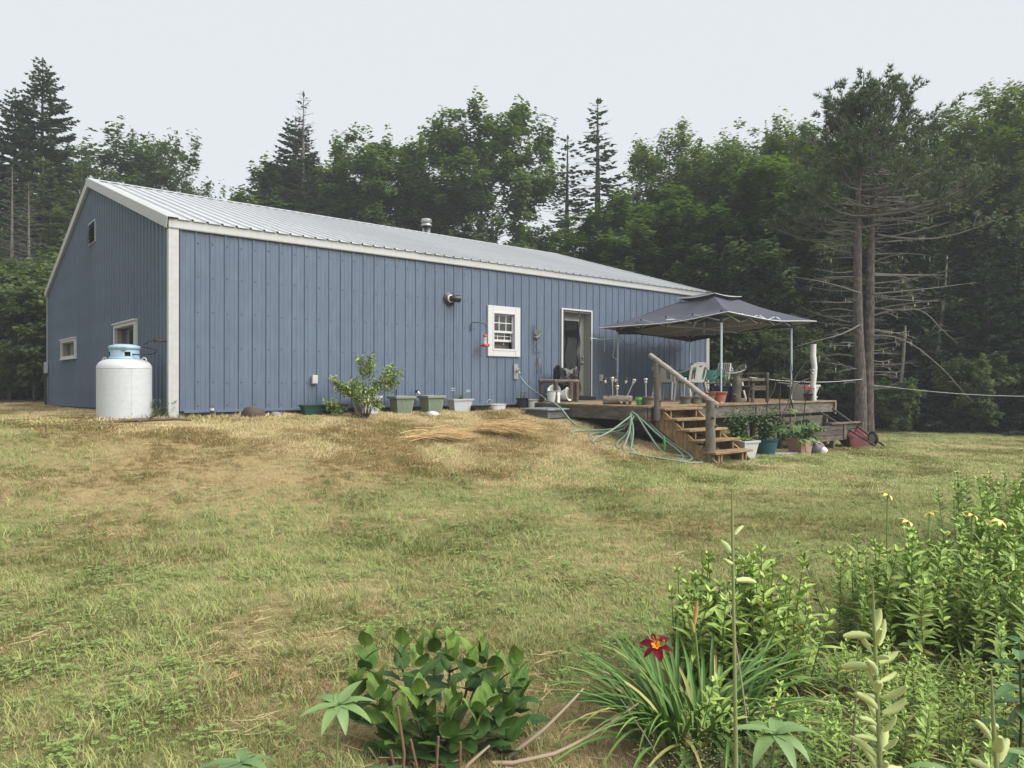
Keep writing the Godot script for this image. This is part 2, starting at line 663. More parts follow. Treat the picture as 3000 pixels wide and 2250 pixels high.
		dk.cbox(Vector3(0.06, -0.02, -0.1), Vector3(LEN, sl - 0.02, -0.02))
		part(rf_, "roof_deck", dk, linerm)
		var rs := MB.new()
		for y in [0.05, 0.75, 1.5, 2.25, 3.0, 3.75, 4.5, 5.25, 6.0]:
			screw_row(rs, 0.1, LEN, y, 0.12, 0.002)
		part(rf_, "screws", rs, rscrew).set_meta("kind", "stuff")
		# rake trims on both gable edges
		for e in [0.0, LEN + 0.08]:
			var rk := MB.new()
			var s := -1.0 if e == 0.0 else 1.0
			rk.cbox(Vector3(e + s * 0.035, -0.10, -0.15), Vector3(e + s * 0.02, sl + 0.0, 0.03), 0.004)
			rk.cbox(Vector3(e + s * 0.02, -0.098, 0.025), Vector3(e - s * 0.12, sl - 0.002, 0.031), 0.002)
			rk.cbox(Vector3(e + s * 0.018, -0.05, -0.158), Vector3(e - s * 0.025, sl - 0.07, -0.142), 0.002)
			part(rf_, "rake_trim", rk, white)
		if side == 0:
			# bare sheet where the coating has peeled
			var bare := mat("bare_roof_metal", Color(0.24, 0.235, 0.25), 0.5, {"tex": tx.blot, "scale": Vector3(6, 2, 6)})
			for s in [[5.18, 0.16, 1.45, 2.25], [5.408, 0.165, 1.1, 2.3], [5.636, 0.165, 1.0, 2.2], [5.865, 0.16, 0.95, 2.0], [7.466, 0.16, 1.8, 2.4], [7.694, 0.15, 1.75, 2.25]]:
				var pm := MB.new()
				var pts := []
				var np := 9
				for i in np:
					pts.append(Vector3(s[0] + rf(-0.01, 0.01), lerpf(s[2], s[3], i / (np - 1.0)), 0.006))
				for i in np - 1:
					var w0: float = s[1] * (0.75 + 0.25 * sin(i * 2.3))
					var w1: float = s[1] * (0.75 + 0.25 * sin(i * 2.3 + 2.3))
					pm.quado(pts[i], pts[i] + Vector3(w0, 0, 0), pts[i + 1] + Vector3(w1, 0, 0), pts[i + 1], Vector3.BACK)
				part(rf_, "peeled_patch", pm, bare)
	# fascia under each eave
	for e in [[0.0, 1.0], [-WID, -1.0]]:
		var fa := MB.new()
		fa.cbox(Vector3(-0.036, EAVE, e[0] + 0.022 * e[1]), Vector3(LEN + 0.036, EAVE + 0.155, e[0] + 0.05 * e[1]), 0.004)
		fa.cbox(Vector3(-0.036, EAVE + 0.012, e[0] + 0.05 * e[1]), Vector3(LEN + 0.036, EAVE + 0.034, e[0] + 0.056 * e[1]), 0.002)
		part(h, "fascia", fa, white)
	# flue
	var fl2 := part(h, "flue_pipe", _flue(), mat("stainless_steel", Color(0.62, 0.62, 0.62), 0.22, {"metal": 1.0}), Vector3(9.1, RIDGE - 0.54, -WID * 0.5 - 0.4))
	var cap := MB.new()
	cap.lathe([Vector2(0.10, 0.98), Vector2(0.17, 0.98), Vector2(0.17, 1.05), Vector2(0.17, 1.05), Vector2(0.15, 1.08), Vector2(0.0, 1.09)], 20)
	cap.lathe([Vector2(0.15, 0.86), Vector2(0.17, 0.86), Vector2(0.17, 0.91), Vector2(0.10, 0.93)], 20)
	for a in 4:
		cap.box(Vector3(0.14 * cos(a * PI / 2), 0.95, 0.14 * sin(a * PI / 2)), Vector3(0.02, 0.1, 0.02))
	part(fl2, "cap", cap, mat("galvanised_cap", Color(0.5, 0.5, 0.5), 0.35, {"metal": 0.9}))
	_long_window(h, bright, glass, black)
	_door(h, bright, glass, black)
	for g in [[WID - 9.95, WID - 7.95, 2.05, 2.54], [WID - 3.74, WID - 2.03, 2.04, 2.60]]:
		var w := part(h, "window", frame_rect(g[0], g[2], g[1], g[3], 0.075, -0.1, 0.05), bright, gw.position, gw.rotation)
		part(w, "sill", _b(Vector3(g[0] - 0.02, g[2] - 0.02, -0.02), Vector3(g[1] + 0.02, g[2] + 0.01, 0.075)), bright)
		part(w, "head_board", _b(Vector3(g[0] - 0.02, g[3] - 0.012, -0.02), Vector3(g[1] + 0.02, g[3] + 0.018, 0.08)), bright)
		var mid: float = g[0] + (g[1] - g[0]) * 0.64
		part(w, "mullion", _b(Vector3(mid - 0.03, g[2] + 0.07, -0.11), Vector3(mid + 0.03, g[3] - 0.07, -0.07)), bright)
		for e in [[g[0] + 0.07, mid - 0.029, -0.085], [mid + 0.029, g[1] - 0.07, -0.1]]:
			part(w, "pane", _b(Vector3(e[0], g[2] + 0.07, e[2] - 0.003), Vector3(e[1], g[3] - 0.07, e[2] + 0.003)), glass)
		part(w, "curtain", _b(Vector3(g[0] + 0.07, g[2] + 0.07, -0.19), Vector3(mid, g[3] - 0.07, -0.18)), mat("brown_curtain", Color(0.10, 0.07, 0.055), 0.9))
	# gable louvre
	var lv := part(h, "gable_vent", frame_rect(WID - 6.36, 4.51, WID - 5.66, 5.0, 0.028, -0.1, 0.03), mat("vent_frame", Color(0.30, 0.34, 0.38), 0.5), gw.position, gw.rotation)
	part(lv, "backing", _b(Vector3(WID - 6.33, 4.54, -0.12), Vector3(WID - 5.7, 4.97, -0.1)), black)
	for i in 6:
		var s := MB.new()
		s.box(Vector3(), Vector3(0.63, 0.12, 0.006), 0.001)
		part(lv, "slat", s, mat("vent_slat", Color(0.022, 0.025, 0.03), 0.5), Vector3(WID - 6.01, 4.59 + i * 0.07, 0.035), Vector3(-0.95 if i < 4 else -0.65, 0, 0.03 * (i % 3 - 1)))
	# stove vent hood
	var vn := MB.new()
	vn.lathe([Vector2(0.0, 0.0), Vector2(0.15, 0.0), Vector2(0.155, 0.02), Vector2(0.155, 0.02), Vector2(0.11, 0.05), Vector2(0.09, 0.055)], 24)
	var vh := part(h, "stove_vent", vn, black, Vector3(5.28, 3.196, 0.02), Vector3(PI / 2, 0, 0))
	vh.scale = Vector3.ONE * 0.9
	var ring := MB.new()
	ring.lathe([Vector2(0.088, 0.05), Vector2(0.088, 0.085), Vector2(0.07, 0.085)], 20)
	part(vh, "collar", ring, mat("collar_white", Color(0.6, 0.6, 0.58), 0.5))
	var nz := MB.new()
	nz.tube([Vector3(0, 0.05, 0), Vector3(0.02, 0.1, 0), Vector3(0.075, 0.14, 0), Vector3(0.15, 0.15, 0), Vector3(0.16, 0.15, 0)], [0.072, 0.076, 0.08, 0.085, 0.09], 16)
	part(vh, "hood", nz, black)
	var grl := MB.new()
	for i in 5:
		grl.box(Vector3(0.163, 0.15 + (i - 2) * 0.03, 0), Vector3(0.005, 0.006, 0.14))
	part(vh, "grille", grl, mat("grille_grey", Color(0.12, 0.12, 0.12), 0.5))
	# outlets, tap plate, meter
	for o in [[2.366, 1.545], [9.764, 1.61]]:
		var ob := MB.new()
		ob.cbox(Vector3(-0.045, -0.08, 0.0), Vector3(0.045, 0.075, 0.055), 0.008)
		var b := part(h, "outlet_box", ob, mat("outlet_grey", Color(0.45, 0.45, 0.42), 0.5), Vector3(o[0], o[1], 0.005))
		var lid := MB.new()
		lid.cbox(Vector3(-0.05, -0.065, 0.055), Vector3(0.05, 0.085, 0.075), 0.006)
		lid.cbox(Vector3(-0.012, -0.05, 0.075), Vector3(0.012, 0.03, 0.08), 0.002)
		part(b, "cover", lid, mat("outlet_cover", Color(0.62, 0.63, 0.62) if o[0] > 5.0 else Color(0.42, 0.42, 0.40), 0.5))
	var tp := part(h, "tap_plate", _b(Vector3(-0.06, -0.17, 0.02), Vector3(0.06, 0.16, 0.045)), mat("tap_board", Color(0.40, 0.41, 0.42), 0.7, {"tex": tx.blot, "scale": Vector3(6, 6, 6)}), Vector3(7.05, 1.745, 0))
	var tap := MB.new()
	tap.tube([Vector3(0, 0.0, 0.045), Vector3(0, 0.0, 0.10), Vector3(0.01, -0.02, 0.13), Vector3(0.015, -0.05, 0.145)], 0.018, 8)
	tap.tube([Vector3(-0.035, 0.045, 0.10), Vector3(0.035, 0.045, 0.10)], 0.014, 6)
	tap.tube([Vector3(0, 0, 0.10), Vector3(0, 0.045, 0.10)], 0.008, 6)
	part(tp, "tap", tap, mat("old_brass", Color(0.30, 0.29, 0.25), 0.4, {"metal": 0.8}))
	var mt := part(h, "meter_box", _b(Vector3(-0.07, -0.16, -0.14), Vector3(0.0, 0.16, 0.14)), mat("meter_grey", Color(0.33, 0.34, 0.34), 0.5), Vector3(-0.035, 1.87, -12.32))
	var cd := MB.new()
	cd.tube([Vector3(-0.03, -0.16, 0.05), Vector3(-0.05, -0.3, 0.06), Vector3(-0.04, -0.7, 0.0), Vector3(-0.03, -1.15, -0.03)], 0.03, 8)
	part(mt, "cable", cd, black)


func _b(a: Vector3, b: Vector3, bv := 0.003) -> MB:
	var mb := MB.new()
	mb.cbox(a, b, bv)
	return mb


func _flue() -> MB:
	var mb := MB.new()
	mb.lathe([Vector2(0.125, 0.0), Vector2(0.125, 0.45), Vector2(0.125, 0.45), Vector2(0.13, 0.45), Vector2(0.13, 0.47), Vector2(0.125, 0.47), Vector2(0.125, 0.88), Vector2(0.10, 0.88), Vector2(0.10, 0.99)], 20)
	return mb


func _long_window(h: Node3D, bright: Material, glass: Material, black: Material) -> void:
	var w := part(h, "window", frame_rect(6.265, 2.06, 7.168, 3.14, 0.135, 0.0, 0.045, 0.006), bright)
	part(w, "inner_frame", frame_rect(6.385, 2.18, 7.048, 3.02, 0.045, -0.06, 0.053, 0.005), bright)
	var sash := frame_rect(6.43, 2.585, 7.003, 2.975, 0.03, -0.045, -0.015)
	sash.cbox(Vector3(6.43, 2.567, -0.047), Vector3(7.003, 2.612, -0.012), 0.003)
	part(w, "upper_sash", sash, bright)
	var low := frame_rect(6.43, 2.385, 7.003, 2.60, 0.03, -0.095, -0.065)
	low.cbox(Vector3(6.431, 2.38, -0.097), Vector3(7.002, 2.43, -0.06), 0.003)
	part(w, "lower_sash", low, bright)
	var mt := mat("muntin_white", Color(0.6, 0.6, 0.58), 0.5)
	for i in [1, 2]:
		var x: float = 6.43 + 0.573 * i / 3.0
		part(w, "muntin", _b(Vector3(x - 0.008, 2.6, -0.04), Vector3(x + 0.008, 2.97, -0.024), 0.002), mt)
		part(w, "muntin", _b(Vector3(x - 0.008, 2.43, -0.09), Vector3(x + 0.008, 2.57, -0.075), 0.002), mt)
	part(w, "muntin", _b(Vector3(6.45, 2.775, -0.0405), Vector3(6.985, 2.791, -0.0235), 0.002), mt)
	part(w, "muntin", _b(Vector3(6.45, 2.495, -0.0905), Vector3(6.985, 2.509, -0.0745), 0.002), mt)
	part(w, "pane", _b(Vector3(6.44, 2.6, -0.034), Vector3(6.99, 2.96, -0.03), 0.0), glass)
	part(w, "pane", _b(Vector3(6.44, 2.42, -0.084), Vector3(6.99, 2.58, -0.08), 0.0), glass)
	# half blind of upright sticks below the raised sash
	var bl := MB.new()
	for i in 44:
		var x := 6.43 + 0.573 * (i + 0.5) / 44.0
		bl.cbox(Vector3(x - 0.006, 2.17, -0.16 - rf(0, 0.006)), Vector3(x + 0.0055, 2.40, -0.145), 0.0)
	var bd := part(w, "stick_blind", bl, mat("stick_blind_brown", Color(0.20, 0.16, 0.12), 0.9, {"tex": tx.blot, "scale": Vector3(8, 3, 8)}))
	bd.set_meta("kind", "stuff")
	for i in 2:
		var cd := MB.new()
		cd.lathe([Vector2(0, 0), Vector2(0.016, 0), Vector2(0.016, 0.04), Vector2(0, 0.045)], 10)
		part(w, "candle", cd, bright, Vector3(6.56 + 0.26 * i, 2.32, -0.13))


func _door(h: Node3D, bright: Material, glass: Material, black: Material) -> void:
	var casing := MB.new()
	casing.cbox(Vector3(8.425, 1.09, 0.0), Vector3(8.475, 3.225, 0.05), 0.004)
	casing.cbox(Vector3(9.405, 1.09, 0.0), Vector3(9.455, 3.225, 0.05), 0.004)
	casing.cbox(Vector3(8.475, 3.18, 0.0), Vector3(9.405, 3.224, 0.048), 0.004)
	var d := part(h, "door", casing, bright)
	var jamb := mat("jamb_paint", Color(0.44, 0.44, 0.41), 0.6, {"tex": tx.faint, "scale": Vector3(3, 3, 3)})
	var jm := MB.new()
	jm.cbox(Vector3(8.476, 1.10, -0.2), Vector3(8.502, 3.179, 0.046), 0.002)
	jm.cbox(Vector3(9.378, 1.10, -0.2), Vector3(9.404, 3.179, 0.046), 0.002)
	jm.cbox(Vector3(8.502, 3.145, -0.2), Vector3(9.378, 3.178, 0.044), 0.002)
	part(d, "jamb", jm, jamb)
	var slab := mat("door_paint", Color(0.40, 0.40, 0.37), 0.5, {"tex": tx.faint, "scale": Vector3(3, 3, 3)})
	var sl := MB.new()
	sl.cbox(Vector3(8.505, 1.13, -0.2), Vector3(8.60, 3.14, -0.155), 0.003)
	sl.cbox(Vector3(9.20, 1.13, -0.2), Vector3(9.375, 3.14, -0.155), 0.003)
	sl.cbox(Vector3(8.60, 1.13, -0.2), Vector3(9.20, 1.46, -0.156), 0.003)
	sl.cbox(Vector3(8.60, 2.99, -0.2), Vector3(9.20, 3.14, -0.156), 0.003)
	part(d, "leaf", sl, slab)
	part(d, "glazing_bead", frame_rect(8.59, 1.45, 9.21, 3.0, 0.035, -0.157, -0.14), mat("bead_white", Color(0.62, 0.62, 0.58), 0.5))
	part(d, "pane", _b(Vector3(8.62, 1.48, -0.182), Vector3(9.18, 2.97, -0.176), 0.0), mat("door_glass", Color(0.015, 0.017, 0.018), 0.03, {"alpha": 0.6, "spec": 0.6}))
	for y in [2.10, 1.96]:
		var kn := MB.new()
		kn.lathe([Vector2(0.03, 0.0), Vector2(0.03, 0.008), Vector2(0.012, 0.012), Vector2(0.012, 0.03), Vector2(0.026, 0.04), Vector2(0.026, 0.055), Vector2(0.0, 0.062)], 14)
		part(d, "knob", kn, mat("knob_steel", Color(0.45, 0.45, 0.43), 0.25, {"metal": 1.0}), Vector3(9.30, y, -0.155), Vector3(PI / 2, 0, 0))
	part(d, "threshold", _b(Vector3(8.44, 1.088, -0.2), Vector3(9.44, 1.13, 0.06)), mat("threshold_grey", Color(0.16, 0.16, 0.15), 0.7))
	# black insect curtain: border tape, middle seam and a thin net
	var tape := MB.new()
	tape.cbox(Vector3(8.478, 1.09, 0.05), Vector3(8.50, 3.19, 0.056))
	tape.cbox(Vector3(9.38, 1.09, 0.05), Vector3(9.402, 3.19, 0.056))
	tape.cbox(Vector3(8.50, 3.165, 0.05), Vector3(9.38, 3.19, 0.0555))
	var cs := part(d, "insect_curtain", tape, black)
	var seam := MB.new()
	var row := []
	for side in [0, 1]:
		var r := PackedVector3Array()
		for i in 22:
			var t := i / 21.0
			var wv := 0.05 * sin(t * 9.0) * t + 0.02 * sin(t * 23.0)
			r.append(Vector3(8.955 + wv + side * (0.035 + 0.05 * sin(t * PI)), lerpf(3.17, 1.12, t), 0.055 + 0.02 * sin(t * 13.0 + side)))
		row.append(r)
	seam.grid(row, Vector3.BACK)
	part(cs, "seam", seam, black)
	var net := MB.new()
	net.quado(Vector3(8.50, 1.12, 0.051), Vector3(9.38, 1.12, 0.051), Vector3(9.38, 3.165, 0.051), Vector3(8.50, 3.165, 0.051), Vector3.BACK)
	part(cs, "net", net, mat("black_net", Color(0.01, 0.01, 0.01), 0.9, {"alpha": 0.28, "spec": 0.0}))
	var fold := MB.new()
	for i in 3:
		fold.tube([Vector3(8.47, 1.11 + i * 0.025, 0.09), Vector3(8.8, 1.115 + i * 0.03, 0.10 + 0.02 * i), Vector3(9.15, 1.11 + i * 0.028, 0.09), Vector3(9.5, 1.10 + i * 0.02, 0.10)], [0.03, 0.035, 0.03, 0.025], 6)
	part(cs, "gathered_hem", fold, black)


func build_deck() -> void:
	var d := thing("wooden_deck", "low weathered wooden deck along the right half of the blue house", "deck", W(7.08, 0, 0), TH)
	var LX := 7.17
	var greyw := Color(0.27, 0.25, 0.222)
	var boardw := Color(0.53, 0.39, 0.225)
	var nb := 26
	var bw := 3.66 / nb
	for r in nb:
		var z0 := r * bw
		var cut := [2.7, 4.2, 3.4, 4.9, 2.1][r % 5] as float
		for s in [[0.0, cut], [cut, LX]]:
			var mb := MB.new()
			mb.cbox(Vector3(s[0] + 0.002 + (rf(-0.02, 0.0) if s[0] == 0.0 else 0.0), -0.036, z0 + 0.003), Vector3(s[1] - 0.002, rf(-0.002, 0.001), z0 + bw - 0.004), 0.004)
			part(d, "board", mb, wood("deck_board", boardw, rng.randi() % 6), Vector3(0, DECK, 0.03))
	for z in [3.63, 0.12]:
		var n := 2
		for k in n:
			part(d, "rim_beam", _b(Vector3(LX * k / n + 0.04, -0.275, z - 0.02), Vector3(LX * (k + 1) / n - 0.003, -0.038, z + 0.02), 0.004), wood("grey_beam", greyw, k + 1), Vector3(0, DECK, 0))
	part(d, "rim_beam", _b(Vector3(0.0, -0.27, 0.08), Vector3(0.038, -0.038, 2.95), 0.004), wood("grey_beam", greyw * 1.15, 0, 2), Vector3(0, DECK, 0))
	part(d, "rim_beam", _b(Vector3(0.001, -0.27, 2.953), Vector3(0.039, -0.038, 3.61), 0.004), wood("grey_beam", greyw, 2, 2), Vector3(0, DECK, 0))
	part(d, "rim_beam", _b(Vector3(LX - 0.04, -0.272, 0.16), Vector3(LX - 0.002, -0.038, 3.6), 0.004), wood("grey_beam", greyw, 4, 2), Vector3(0, DECK, 0))
	for k in 11:
		part(d, "joist", _b(Vector3(0.6 + k * 0.6, -0.24, 0.15), Vector3(0.64 + k * 0.6, -0.04, 3.6)), wood("grey_beam", greyw, k % 3, 2), Vector3(0, DECK, 0))
	part(d, "girder", _b(Vector3(0.15, -0.48, 2.95), Vector3(LX - 0.1, -0.28, 3.02)), wood("grey_beam", greyw * 0.8, 5), Vector3(0, DECK, 0))
	part(d, "girder", _b(Vector3(0.15, -0.48, 1.4), Vector3(LX - 0.1, -0.28, 1.47)), wood("grey_beam", greyw * 0.8, 3), Vector3(0, DECK, 0))
	var blockm := mat("grey_concrete", Color(0.30, 0.29, 0.27), 0.95, {"tex": tx.faint, "scale": Vector3(3, 3, 3), "bump": tx.grit, "bumpcm": 0.4})
	for u in [0.2, 2.4, 4.7, 6.95]:
		for n in [1.43, 2.98]:
			var g := G(7.08 + u, n).y
			part(d, "post", _b(Vector3(u - 0.05, g, n - 0.12), Vector3(u + 0.05, DECK - 0.28, n - 0.03)), wood("grey_beam", greyw, 1, 1))
			part(d, "footing_block", _b(Vector3(u - 0.15, g - 0.1, n - 0.22), Vector3(u + 0.15, g + 0.11, n + 0.07), 0.01), blockm)
	part(d, "skirt_board", _b(Vector3(5.0, -0.5, 3.05), Vector3(LX - 0.05, -0.29, 3.075)), wood("grey_beam", greyw, 2), Vector3(0, DECK, 0))
	part(d, "corner_post", _b(Vector3(LX - 0.10, -0.33, 3.655), Vector3(LX - 0.03, -0.04, 3.70)), wood("grey_beam", greyw * 1.5, 1, 1), Vector3(0, DECK, 0))

	# stairs
	var st := thing("deck_stairs", "five open wooden steps leading down from the deck to the lawn", "stairs", W(7.26, 0, 3.68), TH)
	var neww := Color(0.53, 0.365, 0.18)
	for i in 5:
		var y := 1.052 - i * 0.178
		var z := 0.08 + i * 0.267
		var t := part(st, "tread", _b(Vector3(0.0, -0.04, -0.15), Vector3(1.15, 0.0, 0.145), 0.006), wood("new_tread", neww * 1.12, i), Vector3(0, y, z), Vector3(0, rf(-0.008, 0.008), rf(-0.006, 0.006)))
		for x in [0.24, 1.0]:
			part(t, "riser_block", _b(Vector3(x - 0.02, -0.177, 0.06), Vector3(x + 0.02, -0.041, 0.10)), wood("new_tread", neww, i + 1, 1))
	for x in [0.03, 1.05]:
		var sg := MB.new()
		sg.prism([Vector3(x, 1.0, -0.02), Vector3(x, 1.0, 0.16), Vector3(x, 0.17, 1.28), Vector3(x, 0.08, 1.20), Vector3(x, 0.08, 1.02), Vector3(x, 0.72, -0.02)], Vector3(0.042, 0, 0))
		part(st, "stringer", sg, wood("stringer_wood", neww, 2, 1))
	for i in 2:
		part(st, "foot_block", _b(Vector3(0.14 + i * 0.72, 0.02, 1.10), Vector3(0.20 + i * 0.72, 0.30, 1.24)), wood("new_tread", neww, i, 1))

	# log handrail
	var hr := thing("log_handrail", "bark-stripped log handrail on two log posts beside the deck stairs", "handrail", W(7.24, 0, 3.74), TH)
	var driftw := Color(0.36, 0.345, 0.32)
	var p1 := _log([Vector3(0, 0.83, 0.0), Vector3(0.01, 1.2, 0.01), Vector3(-0.005, 1.6, 0.0), Vector3(0.005, 1.90, -0.01)], 0.066, 4)
	part(hr, "post", p1, wood("stripped_log", driftw, 0, 1))
	part(hr, "post", _log([Vector3(0.1, 0.13, 1.06), Vector3(0.11, 0.5, 1.06), Vector3(0.12, 0.8, 1.05), Vector3(0.13, 1.20, 1.05)], 0.083, 3), wood("stripped_log", driftw * 0.95, 1, 1))
	part(hr, "rail", _log([Vector3(0.0, 2.02, -0.16), Vector3(0.03, 1.80, 0.17), Vector3(0.08, 1.56, 0.52), Vector3(0.12, 1.32, 0.86), Vector3(0.17, 1.13, 1.17)], 0.046, 5), wood("stripped_log", driftw * 1.75, 2, 2))


func _log(pts: Array, r: float, knots: int) -> MB:
	var mb := MB.new()
	var cv := Curve3D.new()
	for p in pts:
		cv.add_point(p)
	var L := cv.get_baked_length()
	var n := maxi(10, int(L / 0.07))
	var ps := []
	var rs := []
	for k in n + 1:
		ps.append(cv.sample_baked(L * k / n) + rv() * r * 0.05)
		rs.append(r * rf(0.93, 1.06))
	mb.tube(ps, rs, 12)
	for k in knots:
		var j := rng.randi_range(1, n - 1)
		var t: Vector3 = (ps[j + 1] - ps[j - 1]).normalized()
		var o := t.cross(rv()).normalized()
		mb.tube([ps[j] + o * r * 0.7, ps[j] + o * r * 1.25 + t * r * 0.2, ps[j] + o * r * 1.45 + t * r * 0.3], [r * 0.45, r * 0.3, r * 0.16], 7)
	return mb


# pop-up canopy
func build_canopy() -> void:
	var at := W(11.45, DECK, 1.8)
	var g := thing("canopy_tent", "dark navy pop-up canopy on pale steel legs over the deck", "canopy", at, TH)
	var cloth := mat("navy_canopy_cloth", Color(0.052, 0.054, 0.078), 0.75, {"tex": tx.faint, "scale": Vector3(2, 2, 2), "rim": 0.15})
	var inner := mat("canopy_lining", Color(0.30, 0.275, 0.24), 0.85, {"tex": tx.faint, "scale": Vector3(2, 2, 2)})
	var steel := mat("pale_blue_steel", Color(0.42, 0.50, 0.53), 0.4, {"metal": 0.1})
	var dark := mat("black_fitting", Color(0.015, 0.015, 0.017), 0.5)
	var pipe := mat("white_piping", Color(0.62, 0.62, 0.62), 0.6)
	var e := 1.44
	var tops := [Vector3(-e, 1.67, -e), Vector3(-e, 1.73, e), Vector3(e, 1.75, e), Vector3(e, 1.60, -e)]
	var hem := [Vector3(-1.94, 1.73, -1.58), Vector3(-1.62, 1.90, 1.72), Vector3(1.98, 1.90, 1.78), Vector3(1.62, 1.64, -1.62)]
	var peak := Vector3(0.1, 2.52, 0.1)
	var vent := []
	for k in 4:
		vent.append(peak.lerp(hem[k] as Vector3, 0.27) + Vector3(0, 0.06, 0))
	for k in 4:
		var a: Vector3 = hem[k]
		var b: Vector3 = hem[(k + 1) % 4]
		var va: Vector3 = vent[k]
		var vb: Vector3 = vent[(k + 1) % 4]
		var rows := []
		var nr := 14
		var nc := 22
		for i in nr + 1:
			var t := i / float(nr)
			var r := PackedVector3Array()
			for j in nc + 1:
				var s := j / float(nc)
				var lo := a.lerp(b, s) + Vector3(0, -0.10, 0) * sin(PI * s) * 0.6
				lo += (peak - lo) * Vector3(1, 0, 1) * 0.05 * sin(PI * s)
				var hi := va.lerp(vb, s) + Vector3(0, -0.05, 0) * sin(PI * s)
				var p := lo.lerp(hi, t)
				p.y -= 0.10 * sin(PI * t) * sin(PI * s) + 0.05 * sin(PI * t)
				# slack cloth: pulls and wrinkles running between hem and frame
				p.y += 0.016 * sin(s * 17.0 + t * 5.0 + k * 2.0) * sin(PI * t) + 0.012 * sin(s * 7.0 - t * 14.0 + k) * sin(PI * s) + 0.012 * stain.get_noise_2d(s * 60.0 + k * 100.0, t * 60.0) * sin(PI * s)
				r.append(p)
			rows.append(r)
		var up := MB.new()
		up.grid(rows)
		var c := part(g, "canopy_panel", up, cloth)
		var lw := []
		for r in rows:
			var q := PackedVector3Array()
			for p in r:
				q.append(p - Vector3(0, 0.008, 0))
			lw.append(q)
		var li := MB.new()
		li.grid(lw, Vector3.DOWN)
		part(c, "lining", li, inner)
		var hp := []
		for p in rows[0]:
			hp.append(p + Vector3(0, -0.004, 0))
		var pm := MB.new()
		pm.tube(hp, 0.009, 5)
		part(c, "piping", pm, pipe)
		# valance band from leg top to leg top inside the hem
		var ta: Vector3 = tops[k]
		var tb: Vector3 = tops[(k + 1) % 4]
		var vr := []
		for i in 2:
			var r := PackedVector3Array()
			for j in 13:
				var s := j / 12.0
				var p := ta.lerp(tb, s)
				var rise := 0.02 + 0.14 * pow(absf(s * 2.0 - 1.0), 1.5)
				var lo: Vector3 = rows[1][clampi(int(round(s * nc)), 0, nc)]
				r.append(Vector3(p.x, minf(lo.y - 0.02, p.y + 0.13) - i * rise, p.z))
			vr.append(r)
		var vm := MB.new()
		vm.grid(vr, (ta + tb) * Vector3(0.5, 0, 0.5))
		part(c, "valance", vm, dark)
		# vent roof flap, lifted above the opening
		var fr := []
		for i in 6:
			var r := PackedVector3Array()
			for j in 11:
				var s := j / 10.0
				var lo := va.lerp(vb, s) + Vector3(0, 0.07 - 0.035 * sin(PI * s), 0)
				lo += (lo - peak) * Vector3(0.10, 0, 0.10)
				r.append(lo.lerp(peak + Vector3(0, 0.05, 0), i / 5.0))
			fr.append(r)
		var fm := MB.new()
		fm.grid(fr)
		var vf := part(g, "vent_flap", fm, cloth)
		var fp := []
		for p in fr[0]:
			fp.append(p)
		var fpm := MB.new()
		fpm.tube(fp, 0.007, 5)
		part(vf, "piping", fpm, pipe)
		# frame scissors on each side
		var sx := MB.new()
		for q in 4:
			var s0 := q / 4.0
			var s1 := (q + 1) / 4.0
			var p0 := ta.lerp(tb, s0)
			var p1 := ta.lerp(tb, s1)
			var h0 := Vector3(0, 0.21, 0)
			var h1 := Vector3(0, 0.01, 0)
			sx.bar(p0 + h0, p1 + h1, 0.012, 0.024)
			sx.bar(p0 + h1, p1 + h0, 0.024, 0.012)
		part(g, "truss", sx, steel)
		var jt := MB.new()
		for q in 5:
			for y in [0.21, 0.01]:
				jt.box(ta.lerp(tb, q / 4.0) + Vector3(0, y, 0), Vector3(0.035, 0.04, 0.035), 0.005)
		part(g, "truss_joints", jt, dark).set_meta("kind", "stuff")
	# inner arms to the middle post
	var arms := MB.new()
	for k in 4:
		var mid: Vector3 = ((tops[k] as Vector3) + (tops[(k + 1) % 4] as Vector3)) * 0.5
		arms.bar(mid, Vector3(0, 1.72, 0), 0.012, 0.022)
		arms.bar(mid + Vector3(0, 0.15, 0), Vector3(0, 1.95, 0), 0.012, 0.022)
	arms.bar(Vector3(0, 1.6, 0), Vector3(0.02, 2.42, 0.02), 0.03, 0.03)
	part(g, "truss", arms, steel)
	for k in 4:
		var t: Vector3 = tops[k]
		var f := Vector3(t.x * 1.005, 0.0, t.z * 1.005)
		var mid := f.lerp(t, 0.42)
		var lm := MB.new()
		lm.bar(mid, t + Vector3(0, 0.02, 0), 0.036, 0.036, 0.004, Vector3.RIGHT)
		lm.bar(f + Vector3(0, 0.012, 0), mid + Vector3(0, 0.06, 0), 0.028, 0.028, 0.004, Vector3.RIGHT)
		lm.box(mid, Vector3(0.044, 0.05, 0.044), 0.004)
		lm.box(f + Vector3(0, 0.006, 0), Vector3(0.075, 0.012, 0.075), 0.002)
		var lg := part(g, "leg", lm, steel)
		var cp := MB.new()
		cp.box(t + Vector3(0, 0.02, 0), Vector3(0.06, 0.10, 0.06), 0.006)
		part(lg, "corner_fitting", cp, dark)


